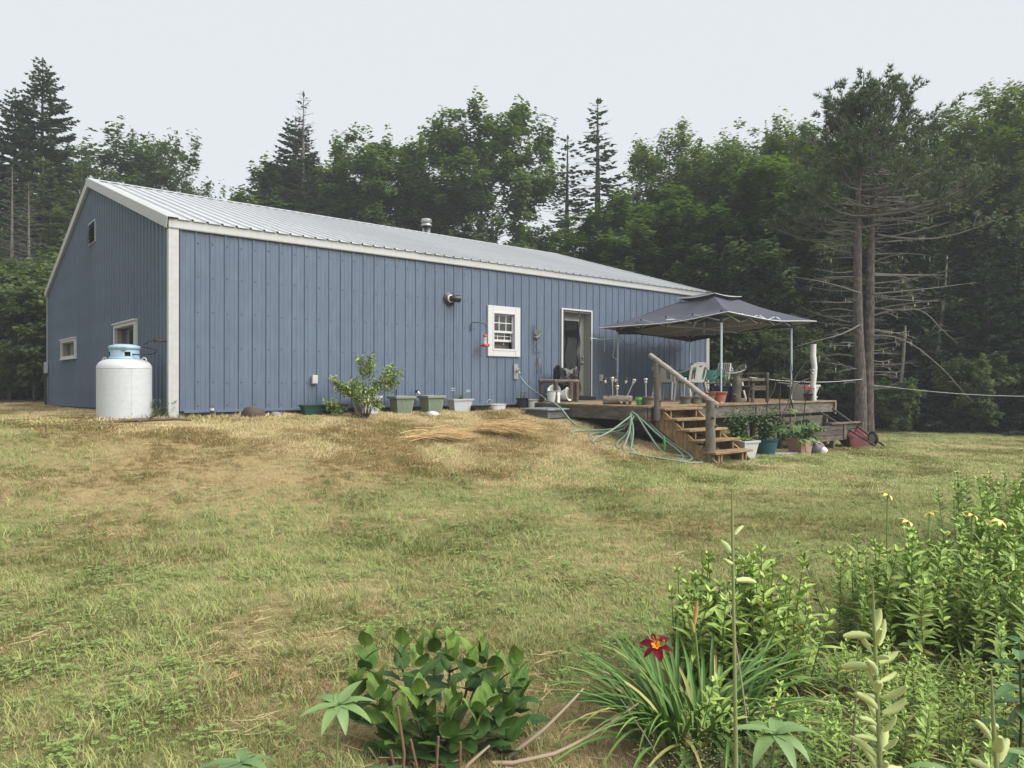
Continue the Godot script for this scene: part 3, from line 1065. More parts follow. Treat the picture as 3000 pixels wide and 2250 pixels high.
func chair(called: String, label: String, u: float, n: float, turn: float, cushion := "") -> void:
	var c := thing(called, label, "chair", W(u, DECK, n), TH + turn, "white plastic chairs round the patio table")
	var pl := mat("chair_plastic", Color(0.55, 0.53, 0.47), 0.5, {"tex": tx.faint, "scale": Vector3(3, 3, 3)})
	# seat faces +z locally
	var seat := MB.new()
	var rows := []
	for i in 6:
		var r := PackedVector3Array()
		for j in 8:
			var s := j / 7.0 * 2.0 - 1.0
			r.append(Vector3(s * 0.24, 0.43 + 0.015 * s * s - 0.018 * sin(i / 5.0 * PI) - (0.02 if i == 5 else 0.0), -0.22 + i * 0.09))
		rows.append(r)
	seat.grid(rows)
	seat.cbox(Vector3(-0.24, 0.39, 0.2), Vector3(0.24, 0.425, 0.235), 0.008)
	part(c, "seat", seat, pl)
	# back: curved sheet with three openings near the top and two slots beside a middle splat
	var back := MB.new()
	var cols := [-1.0, -0.86, -0.78, -0.42, -0.36, -0.16, 0.16, 0.36, 0.42, 0.78, 0.86, 1.0]
	var hs := [0.43, 0.5, 0.58, 0.66, 0.72, 0.77, 0.81, 0.87]
	var pt := func(s: float, y: float, o: float) -> Vector3:
		var w := 0.235 + 0.03 * (y - 0.43) / 0.44
		var yy := y
		if y > 0.8:
			yy -= 0.10 * pow(absf(s), 3.0)
		return Vector3(s * w, yy, -0.22 - (y - 0.43) * 0.25 + 0.05 * s * s - o)
	for i in hs.size() - 1:
		for j in cols.size() - 1:
			var sm_: float = (cols[j] + cols[j + 1]) * 0.5
			var ym: float = (hs[i] + hs[i + 1]) * 0.5
			var open_slot := ym > 0.5 and ym < 0.77 and absf(sm_) > 0.42 and absf(sm_) < 0.78
			var grip := ym > 0.77 and ym < 0.81 and absf(sm_) < 0.16
			if open_slot or grip:
				continue
			for o in [0.0, 0.012]:
				back.quado(pt.call(cols[j], hs[i], o), pt.call(cols[j + 1], hs[i], o), pt.call(cols[j + 1], hs[i + 1], o), pt.call(cols[j], hs[i + 1], o), Vector3(0, 0, 1.0 if o == 0.0 else -1.0))
	var rim := []
	for j in 15:
		var s := j / 7.0 - 1.0
		rim.append((pt.call(s, 0.87, 0.006) as Vector3))
	back.tube(rim, 0.012, 6)
	part(c, "backrest", back, pl)
	for s in [-1.0, 1.0]:
		var arm := MB.new()
		arm.tube([Vector3(s * 0.25, 0.74, -0.27), Vector3(s * 0.285, 0.685, -0.14), Vector3(s * 0.295, 0.655, 0.02), Vector3(s * 0.29, 0.65, 0.15), Vector3(s * 0.285, 0.60, 0.21), Vector3(s * 0.275, 0.43, 0.22)], [0.02, 0.026, 0.03, 0.03, 0.024, 0.022], 8, true, 0.6)
		part(c, "armrest", arm, pl)
		for f in [[0.22, 0.26, 0.24], [-0.2, -0.30, 0.25]]:
			var lg := MB.new()
			lg.tube([Vector3(s * 0.235, 0.44, f[0]), Vector3(s * f[2], 0.2, lerpf(f[0], f[1], 0.5)), Vector3(s * (f[2] + 0.02), 0.0, f[1])], [0.034, 0.027, 0.02], 8, true, 0.7)
			part(c, "leg", lg, pl)
	if cushion == "striped":
		var cu := MB.new()
		var navy := mat("navy_stripe", Color(0.02, 0.025, 0.06), 0.9)
		var base := MB.new()
		base.box(Vector3(0, 0.70, -0.235), Vector3(0.42, 0.50, 0.05), 0.02, Basis(Vector3.RIGHT, -0.24))
		var cb := part(c, "cushion", base, mat("cushion_white", Color(0.62, 0.61, 0.57), 0.9))
		for k in 7:
			cu.box(Vector3(-0.18 + k * 0.06, 0.70, -0.235), Vector3(0.024, 0.503, 0.055), 0.004, Basis(Vector3.RIGHT, -0.24))
		part(cb, "stripe", cu, navy)
	elif cushion == "dark":
		var sc := MB.new()
		sc.box(Vector3(0, 0.455, 0.0), Vector3(0.40, 0.05, 0.40), 0.02)
		var cb := part(c, "cushion", sc, mat("dark_cushion", Color(0.03, 0.035, 0.045), 0.9))
		var ties := MB.new()
		for k in 3:
			ties.tube([Vector3(-0.2 - 0.02 * k, 0.45, -0.19), Vector3(-0.25 - 0.03 * k, 0.38, -0.2), Vector3(-0.25 - 0.02 * k, 0.22 - 0.05 * k, -0.21)], 0.008, 5)
		part(cb, "tie", ties, mat("dark_cushion", Color(), 0.9))


func build_patio() -> void:
	chair("plastic_chair", "white plastic armchair seen from behind in front of the green-clothed table", 10.45, 2.15, PI * 0.94, "dark")
	chair("plastic_chair", "white plastic armchair half hidden at the house side of the patio table", 11.05, 1.05, PI * 0.55)
	chair("plastic_chair", "white plastic armchair with a navy-striped cushion behind the patio table", 13.25, 1.0, -PI * 0.5, "striped")
	chair("plastic_chair", "white plastic armchair to the right of the patio table behind the stump", 12.1, 2.1, -PI * 0.7)
	var t := thing("patio_table", "patio table on a steel pedestal under the canopy", "table", W(11.75, DECK, 1.5), TH)
	var m := mat("table_metal", Color(0.10, 0.10, 0.10), 0.4, {"metal": 0.6})
	var tp := MB.new()
	tp.lathe([Vector2(0, 0.70), Vector2(0.52, 0.70), Vector2(0.53, 0.715), Vector2(0.53, 0.725), Vector2(0, 0.725)], 28)
	part(t, "table_top", tp, m)
	for k in 4:
		var a := k * PI / 2 + 0.4
		var l := MB.new()
		l.tube([Vector3(cos(a) * 0.4, 0.70, sin(a) * 0.4), Vector3(cos(a) * 0.12, 0.4, sin(a) * 0.12), Vector3(cos(a) * 0.36, 0.0, sin(a) * 0.36)], 0.016, 8)
		part(t, "leg", l, m)
	var cl := MB.new()
	var rows := []
	for i in 9:
		var r := PackedVector3Array()
		for j in 49:
			var a := TAU * j / 48.0
			var sq := 1.0 / maxf(absf(cos(a)), absf(sin(a)))
			if i < 4:
				var rr := 0.545 * i / 3.0
				r.append(Vector3(cos(a) * rr, 0.732 - (0.006 if i == 3 else 0.0), sin(a) * rr))
			else:
				var k := (i - 3) / 5.0
				var drop := (0.12 + 0.17 * (sq - 1.0) / 0.414) * k
				var wv := 0.545 + 0.035 * k + 0.045 * k * sin(a * 9.0) + 0.02 * k * sin(a * 17.0 + 1.0)
				r.append(Vector3(cos(a) * wv, 0.726 - drop, sin(a) * wv))
		rows.append(r)
	cl.grid(rows)
	single("tablecloth", "teal green cloth hanging over the patio table", "tablecloth", cl, mat("teal_cloth", Color(0.045, 0.21, 0.175), 0.85, {"tex": tx.faint, "scale": Vector3(5, 5, 5), "rim": 0.2}), W(11.75, DECK, 1.5), TH + 0.3)
	var gl := mat("jar_glass", Color(0.5, 0.5, 0.48), 0.05, {"alpha": 0.35})
	var k := 0
	for j in [[11.68, 1.3, 0.16, 0.05, "tall clear glass jar at the left on the teal tablecloth"], [11.86, 1.42, 0.19, 0.04, "slim clear glass bottle on the teal tablecloth"], [12.0, 1.3, 0.11, 0.045, "low dark candle jar on the teal tablecloth"]]:
		var mb := MB.new()
		mb.lathe([Vector2(0, 0), Vector2(j[3], 0), Vector2(j[3], 0), Vector2(j[3], j[2] * 0.75), Vector2(j[3] * 0.7, j[2] * 0.85), Vector2(j[3] * 0.7, j[2])], 14)
		var o := thing("glass_jar", j[4], "jar", W(j[0], DECK + 0.735, j[1]), TH)
		part(o, "body", mb, gl if k < 2 else mat("dark_glass", Color(0.02, 0.02, 0.03), 0.1))
		var lid := MB.new()
		lid.lathe([Vector2(j[3] * 0.72, j[2] - 0.015), Vector2(j[3] * 0.75, j[2] + 0.01), Vector2(0, j[2] + 0.012)], 14)
		part(o, "lid", lid, mat("jar_lid", Color(0.2, 0.2, 0.2), 0.5))
		k += 1
	# fairy lights along the back of the canopy
	var sl := thing("string_lights", "unlit string of tiny fairy lights sagging along the wall behind the canopy", "string lights", W(10.0, 2.7, 0.32), TH)
	var wire := MB.new()
	var bulbs := MB.new()
	var last := Vector3(0.03, 0.0, 0)
	for s in 3:
		var a := Vector3(0.03 + s * 0.95, 0.0 - 0.01 * s, 0.0)
		var b := Vector3(0.03 + (s + 1) * 0.95, -0.01, 0.0)
		var pts := []
		for i in 15:
			var q := i / 14.0
			pts.append(a.lerp(b, q) + Vector3(0, -0.34 * sin(PI * q) * (0.8 + 0.25 * s * 0.5), 0.02 * sin(i * 2.1)))
		wire.tube(pts, 0.005, 4)
		for p in pts:
			bulbs.tube([p, p + Vector3(rf(-0.02, 0.02), -0.03, rf(-0.01, 0.01))], [0.005, 0.007], 5)
	part(sl, "wire", wire, mat("green_wire", Color(0.02, 0.025, 0.02), 0.6))
	part(sl, "bulbs", bulbs, mat("tiny_bulb", Color(0.18, 0.18, 0.17), 0.3))
	var tw := thing("loose_string", "loose white cord tied from the canopy leg towards the door", "cord", W(9.3, 2.56, 0.12), TH)
	var cm := MB.new()
	cm.tube([Vector3(0, 0, 0), Vector3(0.35, -0.02, 0.05), Vector3(0.7, 0.02, 0.15)], 0.008, 5)
	cm.tube([Vector3(0.02, 0, 0), Vector3(0.05, -0.12, 0.01), Vector3(0.03, -0.2, 0.01)], 0.006, 5)
	cm.tube([Vector3(0.42, 0, 0.06), Vector3(0.45, -0.2, 0.06), Vector3(0.41, -0.31, 0.07)], 0.006, 5)
	cm.tube([Vector3(0.68, 0, 0.15), Vector3(0.72, -0.25, 0.12), Vector3(0.66, -0.42, 0.12), Vector3(0.78, -0.5, 0.14)], 0.007, 5)
	part(tw, "cord", cm, mat("white_cord", Color(0.6, 0.6, 0.57), 0.7))


func sqpot(w0: float, d0: float, w1: float, d1: float, h: float, rim: float, ribs_n := 0, wall := 0.012) -> MB:
	var mb := MB.new()
	var q := func(w: float, d: float, y: float) -> Array: return [Vector3(-w, y, -d), Vector3(w, y, -d), Vector3(w, y, d), Vector3(-w, y, d)]
	var a: Array = q.call(w0 / 2, d0 / 2, 0.0)
	var b: Array = q.call(w1 / 2, d1 / 2, h - rim)
	var c: Array = q.call(w1 / 2 + 0.018, d1 / 2 + 0.018, h - rim)
	var d: Array = q.call(w1 / 2 + 0.024, d1 / 2 + 0.024, h)
	var e: Array = q.call(w1 / 2 - wall, d1 / 2 - wall, h)
	var f: Array = q.call(w0 / 2 - wall, d0 / 2 - wall, 0.02)
	mb.quado(a[0], a[1], a[2], a[3], Vector3.DOWN)
	mb.quado(f[0], f[1], f[2], f[3], Vector3.UP)
	for k in 4:
		var j := (k + 1) % 4
		var o: Vector3 = ((b[k] + b[j]) * 0.5) * Vector3(1, 0, 1)
		mb.quado(a[k], a[j], b[j], b[k], o)
		mb.quado(b[k], b[j], c[j], c[k], Vector3.DOWN)
		mb.quado(c[k], c[j], d[j], d[k], o)
		mb.quado(d[k], d[j], e[j], e[k], Vector3.UP)
		mb.quado(e[k], e[j], f[j], f[k], -o)
		for i in ribs_n:
			var t := (i + 0.5) / ribs_n
			var p0: Vector3 = (a[k] as Vector3).lerp(a[j], lerpf(0.06, 0.94, t)) + o.normalized() * 0.003
			var p1: Vector3 = (b[k] as Vector3).lerp(b[j], lerpf(0.06, 0.94, t)) + o.normalized() * 0.003
			mb.tube([p0, p1], [0.008, 0.011], 5)
	return mb


func rpot(r0: float, r1: float, h: float, rim := 0.04, sides := 22, sx := 1.0, sz := 1.0) -> MB:
	var mb := MB.new()
	mb.lathe([Vector2(0, 0), Vector2(r0, 0), Vector2(r0, 0), Vector2(lerpf(r0, r1, 0.9), h - rim), Vector2(lerpf(r0, r1, 0.9), h - rim), Vector2(r1 + 0.008, h - rim), Vector2(r1 + 0.012, h), Vector2(r1 + 0.012, h), Vector2(r1 - 0.012, h), Vector2(r0 - 0.01, 0.02), Vector2(0, 0.02)], sides, Vector3(), sx, sz)
	return mb


func soil(r: float, y: float, sx := 1.0, sz := 1.0) -> MB:
	var mb := MB.new()
	mb.lathe([Vector2(r, y), Vector2(r * 0.5, y + 0.012), Vector2(0, y + 0.015)], 16, Vector3(), sx, sz)
	return mb


# leafy plant rising from the origin
func herb(stems: int, h: float, spread: float, ls: float, lw: float, per: int, c0: Color, c1: Color, droop := 0.4) -> MB:
	var mb := MB.new()
	for s in stems:
		var a := rf(0, TAU)
		var r := sqrt(rng.randf()) * spread
		var hh := h * rf(0.65, 1.05)
		var p0 := Vector3(cos(a), 0, sin(a)) * r * 0.35
		var p1 := Vector3(cos(a), 0, sin(a)) * r + Vector3(0, hh, 0)
		var mid := p0.lerp(p1, 0.5) - Vector3(cos(a), 0, sin(a)) * r * 0.15
		mb.col = c0 * 0.8
		mb.tube([p0, mid, p1], [ls * 0.05 + 0.002, ls * 0.04 + 0.0015, 0.0015], 4, false)
		for k in per:
			var t := lerpf(0.15, 1.0, (k + rng.randf()) / per)
			var p := p0.lerp(mid, t * 2.0) if t < 0.5 else mid.lerp(p1, t * 2.0 - 1.0)
			var b := k * 2.4 + rf(-0.4, 0.4)
			var up_ := rf(0.1, 0.9) if t < 0.9 else 1.3
			mb.col = c0.lerp(c1, rng.randf())
			var dir := Vector3(cos(b), up_, sin(b))
			mb.leaf(p, dir, Vector3.UP + rv() * 0.3, ls * rf(0.6, 1.1) * (1.1 - 0.35 * t), lw * rf(0.8, 1.1) * (1.1 - 0.35 * t), droop * rf(0.6, 1.4), 0.25, 3)
	return mb


func leafmat() -> StandardMaterial3D:
	return mat("leaf_green", Color(1, 1, 1), 0.5, {"vc": true, "back": Color(0.28, 0.34, 0.12), "spec": 0.35})


func solar(label: String, at: Vector3, turn: float, lean: float, lean2: float, dark: bool, h := 0.36) -> void:
	var o := thing("solar_light", label, "solar light", at, turn, "solar stake lights")
	o.rotation = Vector3(lean, turn, lean2)
	var body := mat("solar_black", Color(0.015, 0.015, 0.016), 0.4) if dark else mat("solar_steel", Color(0.55, 0.52, 0.49), 0.3, {"metal": 0.7})
	var st := MB.new()
	st.tube([Vector3(0, -0.02, 0), Vector3(0, h, 0)], 0.0095, 8)
	part(o, "stake", st, body)
	var ln := MB.new()
	ln.lathe([Vector2(0.0, h), Vector2(0.016, h), Vector2(0.026, h + 0.06), Vector2(0.026, h + 0.07)], 12)
	part(o, "lens", ln, mat("solar_lens", Color(0.62, 0.62, 0.58), 0.25))
	var cp := MB.new()
	cp.lathe([Vector2(0.034, h + 0.068), Vector2(0.038, h + 0.072), Vector2(0.038, h + 0.10), Vector2(0.034, h + 0.108), Vector2(0.0, h + 0.11)], 14)
	part(o, "cap", cp, body)


func build_tank() -> void:
	var q := W(-0.62, 0, 0.11)
	var at := Vector3(-5.92, 0.95, -10.97)
	at.y = gy(at.x, at.z) - 0.03
	var t := thing("propane_tank", "stout white propane tank with a pale blue collar at the house corner", "propane tank", at, 0.5)
	var white := mat("tank_white", Color(0.47, 0.495, 0.51), 0.45, {"tex": tx.faint, "scale": Vector3(2, 2, 2), "tex2": tx.chips, "scale2": Vector3(1.3, 1.3, 1.3)})
	var b := MB.new()
	var R := 0.378
	var pr := [Vector2(0.26, 0.0), Vector2(R - 0.01, 0.02), Vector2(R, 0.07), Vector2(R, 0.07), Vector2(R, 0.5), Vector2(R, 0.815), Vector2(R, 0.815)]
	for k in 9:
		var a := (k + 1) / 9.0 * PI * 0.42
		pr.append(Vector2(0.21 + (R - 0.21) * cos(a), 0.82 + 0.135 * sin(a)))
	pr.append(Vector2(0.19, 0.96))
	pr.append(Vector2(0.0, 0.965))
	b.lathe(pr, 48)
	part(t, "body", b, white)
	for y in [0.075, 0.82]:
		var w := MB.new()
		w.lathe([Vector2(R - 0.002, y - 0.008), Vector2(R + 0.004, y - 0.004), Vector2(R + 0.004, y + 0.004), Vector2(R - 0.002, y + 0.008)], 48)
		part(t, "weld_seam", w, white)
	var sv := MB.new()
	sv.bar(Vector3(sin(0.25) * R, 0.08, cos(0.25) * R), Vector3(sin(0.25) * R, 0.81, cos(0.25) * R), 0.006, 0.004)
	part(t, "weld_seam", sv, white)
	var blue := mat("collar_blue", Color(0.30, 0.43, 0.54), 0.5, {"tex": tx.faint, "scale": Vector3(3, 3, 3), "tex2": tx.chips, "scale2": Vector3(4, 4, 4)})
	# collar ring with hand holes
	var c := MB.new()
	var rc := 0.206
	var n := 48
	for k in n:
		var a := TAU * k / n
		var d := TAU * (k + 1) / n
		var am := fposmod((a + d) * 0.5 + 0.5, TAU)
		var hole := false
		for hc in [0.2, 1.9, 3.5, 5.1]:
			if absf(am - hc) < 0.2:
				hole = true
		var ys := [[0.955, 1.0], [1.065, 1.125]] if hole else [[0.955, 1.125]]
		for y in ys:
			var na := Vector3(cos(a), 0, sin(a))
			var nb := Vector3(cos(d), 0, sin(d))
			c.quadn(na * rc + Vector3(0, y[0], 0), nb * rc + Vector3(0, y[0], 0), nb * rc + Vector3(0, y[1], 0), na * rc + Vector3(0, y[1], 0), na, nb, nb, na)
			c.quadn(na * (rc - 0.006) + Vector3(0, y[0], 0), nb * (rc - 0.006) + Vector3(0, y[0], 0), nb * (rc - 0.006) + Vector3(0, y[1], 0), na * (rc - 0.006) + Vector3(0, y[1], 0), -na, -nb, -nb, -na)
	c.lathe([Vector2(rc, 0.955), Vector2(rc + 0.008, 0.96), Vector2(rc + 0.008, 0.975), Vector2(rc, 0.98)], 40)
	part(t, "collar", c, blue)
	var lid := MB.new()
	lid.lathe([Vector2(rc + 0.002, 1.105), Vector2(rc + 0.012, 1.105), Vector2(rc + 0.012, 1.145), Vector2(rc + 0.004, 1.158), Vector2(rc - 0.05, 1.172), Vector2(0.1, 1.185), Vector2(0.0, 1.188)], 40)
	var ld := part(t, "lid", lid, blue)
	var latch := MB.new()
	latch.box(Vector3(0, 1.11, rc + 0.02), Vector3(0.055, 0.05, 0.02), 0.004)
	part(ld, "latch", latch, mat("latch_grey", Color(0.12, 0.16, 0.15), 0.6), Vector3.ZERO, Vector3(0, -0.05, 0))
	var vl := MB.new()
	vl.tube([Vector3(0, 0.96, 0), Vector3(0, 1.07, 0)], 0.04, 10)
	vl.tube([Vector3(0, 1.03, 0), Vector3(0.1, 1.03, 0)], 0.022, 8)
	part(t, "valve", vl, mat("old_brass", Color(), 0.4))
	for s in [-1.0, 1.0]:
		var lg := MB.new()
		var pts := []
		for k in 13:
			var a := PI * (-0.25 + 1.5 * k / 12.0)
			pts.append(Vector3(s * 0.30 + cos(a) * 0.034, 0.945 + sin(a) * 0.034, 0))
		lg.tube(pts, 0.0095, 8)
		part(t, "lifting_lug", lg, white, Vector3.ZERO, Vector3(0, -0.5, 0))
	var ho := thing("gas_hose", "thin black gas hose curving from the tank collar to the house corner", "hose", at)
	var hp := MB.new()
	var cv := Curve3D.new()
	var e := W(0.0, 2.15, -0.12)
	for p in [Vector3(0.17, 1.03, 0.10), Vector3(0.34, 1.02, 0.12), Vector3(0.50, 1.04, 0.12), Vector3(0.56, 1.09, 0.10), Vector3(0.44, 1.12, 0.08), Vector3(0.31, 1.14, 0.06), Vector3(0.30, 1.18, 0.04), Vector3(0.42, e.y - at.y + 0.0, 0.0), e - at - Vector3(0.16, 0.0, -0.05)]:
		var i := cv.point_count
		cv.add_point(p)
	for i in range(1, cv.point_count - 1):
		var tg := (cv.get_point_position(i + 1) - cv.get_point_position(i - 1)) * 0.2
		cv.set_point_in(i, -tg)
		cv.set_point_out(i, tg)
	var ps := []
	for k in 40:
		ps.append(cv.sample_baked(cv.get_baked_length() * k / 39.0))
	hp.tube(ps, 0.0095, 8)
	part(ho, "tubing", hp, mat("black_rubber", Color(0.012, 0.012, 0.013), 0.5))
	var ft := MB.new()
	var z: Vector3 = ps[39]
	var dv := (e - at - z).normalized()
	ft.tube([z - dv * 0.03, z + dv * 0.05, z + dv * 0.05, z + dv * 0.2], [0.018, 0.018, 0.022, 0.018], 8)
	part(ho, "fitting", ft, mat("rusty_fitting", Color(0.10, 0.04, 0.03), 0.7))


func potted(called: String, label: String, cat: String, at: Vector3, turn: float, shape: MB, m: Material, sh: MB, plant: MB = null, group := "") -> Node3D:
	var o := thing(called, label, cat, at, turn, group)
	part(o, "pot", shape, m)
	if sh:
		part(o, "soil", sh, mat("potting_soil", Color(0.045, 0.033, 0.024), 0.95, {"tex": tx.blot, "scale": Vector3(9, 9, 9)}))
	if plant:
		part(o, "plant", plant, leafmat())
	return o


func flower(mb: MB, p: Vector3, r: float, petals: int, col: Color, eye: Color, up := Vector3.UP) -> void:
	mb.col = col
	var x := up.cross(Vector3(0.3, 0.2, 0.9)).normalized()
	var z := x.cross(up)
	for k in petals:
		var a := TAU * k / petals
		mb.leaf(p, x * cos(a) + z * sin(a) + up * 0.5, up, r, r * 0.9, 0.5, 0.2, 3, 0.7)
	mb.col = eye
	mb.box(p + up * r * 0.2, Vector3.ONE * r * 0.25)


func build_wall_row() -> void:
	var lm := leafmat()
	var dg := Color(0.055, 0.12, 0.035)
	var lg := Color(0.14, 0.23, 0.06)
	# dark green trough
	var tr := potted("planter_trough", "long dark green trough planter against the house wall", "planter", G(2.42, 0.30), TH, sqpot(0.72, 0.14, 0.80, 0.18, 0.19, 0.03), mat("dark_green_plastic", Color(0.012, 0.05, 0.035), 0.4), _b(Vector3(-0.38, 0.15, -0.075), Vector3(0.38, 0.17, 0.075)), herb(5, 0.2, 0.2, 0.07, 0.03, 10, dg, lg))
	# white square pot behind the shrub
	potted("square_pot", "white square pot half hidden behind the leafy shrub", "plant pot", G(3.24, 0.32), TH + 0.05, sqpot(0.30, 0.26, 0.40, 0.34, 0.33, 0.04), mat("white_plastic", Color(0.52, 0.53, 0.53), 0.5, {"tex": tx.faint, "scale": Vector3(3, 3, 3)}), _b(Vector3(-0.18, 0.27, -0.15), Vector3(0.18, 0.29, 0.15)), herb(6, 0.25, 0.25, 0.08, 0.03, 8, dg, lg))
	var sage := mat("sage_plastic", Color(0.215, 0.27, 0.185), 0.5, {"tex": tx.faint, "scale": Vector3(2.5, 2.5, 2.5)})
	var sagerim := mat("sage_rim", Color(0.27, 0.34, 0.26), 0.5, {"tex": tx.blot, "scale": Vector3(6, 6, 6)})
	var i := 0
	for s in [[3.93, "sage green square planter beside the shrub, with a black solar light in it"], [4.60, "sage green square planter beside the grey flower trough"]]:
		var o := potted("square_planter", s[1], "planter", G(s[0], 0.40) - Vector3(0, 0.02, 0), TH - 0.1 + 0.06 * i, sqpot(0.40, 0.40, 0.54, 0.54, 0.50, 0.0, 11), sage, _b(Vector3(-0.25, 0.42, -0.25), Vector3(0.25, 0.44, 0.25)), herb(8, 0.12, 0.2, 0.07, 0.035, 5, Color(0.10, 0.14, 0.08), lg), "sage planters along the wall")
		var rm := MB.new()
		for e in [[-0.31, -0.31, 0.31, -0.25], [-0.31, 0.25, 0.31, 0.31]]:
			rm.cbox(Vector3(e[0], 0.445, e[1]), Vector3(e[2], 0.525, e[3]), 0.012)
		for e in [[-0.31, -0.25, -0.25, 0.25], [0.25, -0.25, 0.31, 0.25]]:
			rm.cbox(Vector3(e[0], 0.447, e[1]), Vector3(e[2], 0.523, e[3]), 0.01)
		part(o, "rim", rm, sagerim)
		o.scale = Vector3.ONE * 0.67
		i += 1
	solar("black solar stake light standing in the sage planter beside the shrub", G(3.93, 0.4) + Vector3(-0.12, 0.25, -0.10), 0.0, 0.05, -0.05, true, 0.24)
	solar("black solar light head leaning out of the sage planter by the grey trough", G(4.60, 0.4) + Vector3(-0.10, 0.2, -0.10), 0.0, 0.0, 0.75, true, 0.2)
	# grey trough with white flowers
	var fl := herb(14, 0.13, 0.2, 0.05, 0.02, 9, dg, lg)
	for p in [Vector3(-0.19, 0.24, 0.02), Vector3(-0.21, 0.20, 0.05), Vector3(0.2, 0.2, 0.0), Vector3(0.17, 0.17, 0.04)]:
		flower(fl, p, 0.05, 5, Color(0.75, 0.75, 0.73), Color(0.5, 0.4, 0.1))
	potted("flower_trough", "pale grey trough with white flowers against the house wall", "planter", G(5.32, 0.34), TH, sqpot(0.36, 0.16, 0.46, 0.24, 0.25, 0.03), mat("pale_grey_plastic", Color(0.42, 0.44, 0.46), 0.55), _b(Vector3(-0.22, 0.2, -0.11), Vector3(0.22, 0.22, 0.11)), fl).get_node("plant").position.y = 0.22
	# small black tray
	potted("nursery_tray", "small black tray of seedlings in the dry grass by the wall", "tray", G(5.72, 0.46), TH, sqpot(0.32, 0.14, 0.36, 0.17, 0.12, 0.015), mat("black_plastic", Color(0.012, 0.012, 0.012), 0.45), _b(Vector3(-0.17, 0.08, -0.07), Vector3(0.17, 0.09, 0.07)), herb(6, 0.16, 0.18, 0.09, 0.012, 4, lg, Color(0.3, 0.28, 0.1)))
	# white oval basin
	var bs := thing("oval_basin", "shallow white oval basin on the ground below the window", "basin", G(6.28, 0.36), TH)
	part(bs, "bowl", rpot(0.17, 0.205, 0.13, 0.02, 28, 1.0, 0.55), mat("white_plastic", Color(), 0.5))
	var bh := MB.new()
	var pts := []
	for k in 9:
		var a := PI * k / 8.0
		pts.append(Vector3(-0.22 + cos(a) * 0.06, 0.17 + sin(a) * 0.06, 0))
	bh.tube(pts, 0.007, 6)
	part(bs, "handle", bh, mat("tan_handle", Color(0.42, 0.30, 0.18), 0.6))
	# black pot with plant, paint bucket
	potted("round_pot", "small black pot with a leafy plant next to the paint bucket", "plant pot", G(6.92, 0.40), 0.0, rpot(0.09, 0.125, 0.24, 0.03), mat("black_plastic", Color(), 0.45), soil(0.11, 0.2), herb(5, 0.4, 0.10, 0.13, 0.035, 9, Color(0.06, 0.11, 0.045), lg))
	var bk := thing("paint_bucket", "small white plastic bucket with a red label beside the deck", "bucket", G(7.12, 0.52), 0.4)
	part(bk, "body", rpot(0.10, 0.12, 0.23, 0.03), mat("white_plastic", Color(), 0.5))
	var lb := MB.new()
	for k in 7:
		var a := 0.5 + k * 0.14
		var b := a + 0.14
		lb.quadn(Vector3(cos(a) * 0.117, 0.05, sin(a) * 0.117), Vector3(cos(b) * 0.117, 0.05, sin(b) * 0.117), Vector3(cos(b) * 0.121, 0.15, sin(b) * 0.121), Vector3(cos(a) * 0.121, 0.15, sin(a) * 0.121), Vector3(cos(a), 0, sin(a)), Vector3(cos(b), 0, sin(b)), Vector3(cos(b), 0, sin(b)), Vector3(cos(a), 0, sin(a)))
	part(bk, "label", lb, mat("red_label", Color(0.30, 0.08, 0.06), 0.6))
	# utility cover
	var lid := thing("utility_cover", "low grey-blue box with a flat lid on the slope beside the deck", "cover", G(6.78, 1.35) - Vector3(0, 0.02, 0), TH + 0.12)
	part(lid, "box", _b(Vector3(-0.36, 0.0, -0.30), Vector3(0.36, 0.15, 0.30), 0.008), mat("cover_grey", Color(0.20, 0.21, 0.22), 0.8, {"tex": tx.blot, "scale": Vector3(2, 2, 2)}))
	part(lid, "lid", _b(Vector3(-0.42, 0.15, -0.36), Vector3(0.42, 0.19, 0.36), 0.01), mat("cover_lid", Color(0.27, 0.33, 0.37), 0.7, {"tex": tx.blot, "scale": Vector3(2, 2, 2)}))
	# rock, pipe stub, rag, plank, branch at the corner
	single("rounded_rock", "brown rounded rock at the foot of the blue wall", "rock", _rock(0.20, 0.11, 0.13), mat("brown_rock", Color(0.13, 0.095, 0.075), 0.9, {"tex": tx.blot, "scale": Vector3(4, 4, 4)}), G(1.18, 0.34) + Vector3(0, 0.06, 0), TH)
	single("grey_stone", "smaller grey stone lying against the brown rock", "rock", _rock(0.11, 0.07, 0.09), mat("grey_rock", Color(0.2, 0.19, 0.18), 0.9), G(1.52, 0.40) + Vector3(0, 0.02, 0), TH)
	var pp := thing("pipe_stub", "short dark pipe with a pale cap at the wall foot", "pipe", G(0.58, 0.16), 0.0)
	part(pp, "pipe", _tube([Vector3(0, -0.05, 0), Vector3(0, 0.13, 0)], 0.032), mat("dark_pipe", Color(0.03, 0.03, 0.032), 0.5))
	part(pp, "cap", _tube([Vector3(0, 0.13, 0), Vector3(0, 0.165, 0)], 0.036), mat("pale_cap", Color(0.42, 0.44, 0.46), 0.5))
	single("crumpled_rag", "crumpled white rag below the first sage planter", "rag", _rock(0.14, 0.05, 0.1), mat("white_rag", Color(0.6, 0.6, 0.58), 0.9), G(4.35, 0.78) + Vector3(0, 0.03, 0), 0.3)
	var pk := single("wood_offcut", "short raw plank lying beside the trough and the shrub", "plank", _b(Vector3(-0.17, 0, -0.05), Vector3(0.17, 0.035, 0.05)), wood("raw_plank", Color(0.42, 0.25, 0.11), 1), G(3.0, 0.58) + Vector3(0, 0.015, 0), TH - 0.05)
	var br := MB.new()
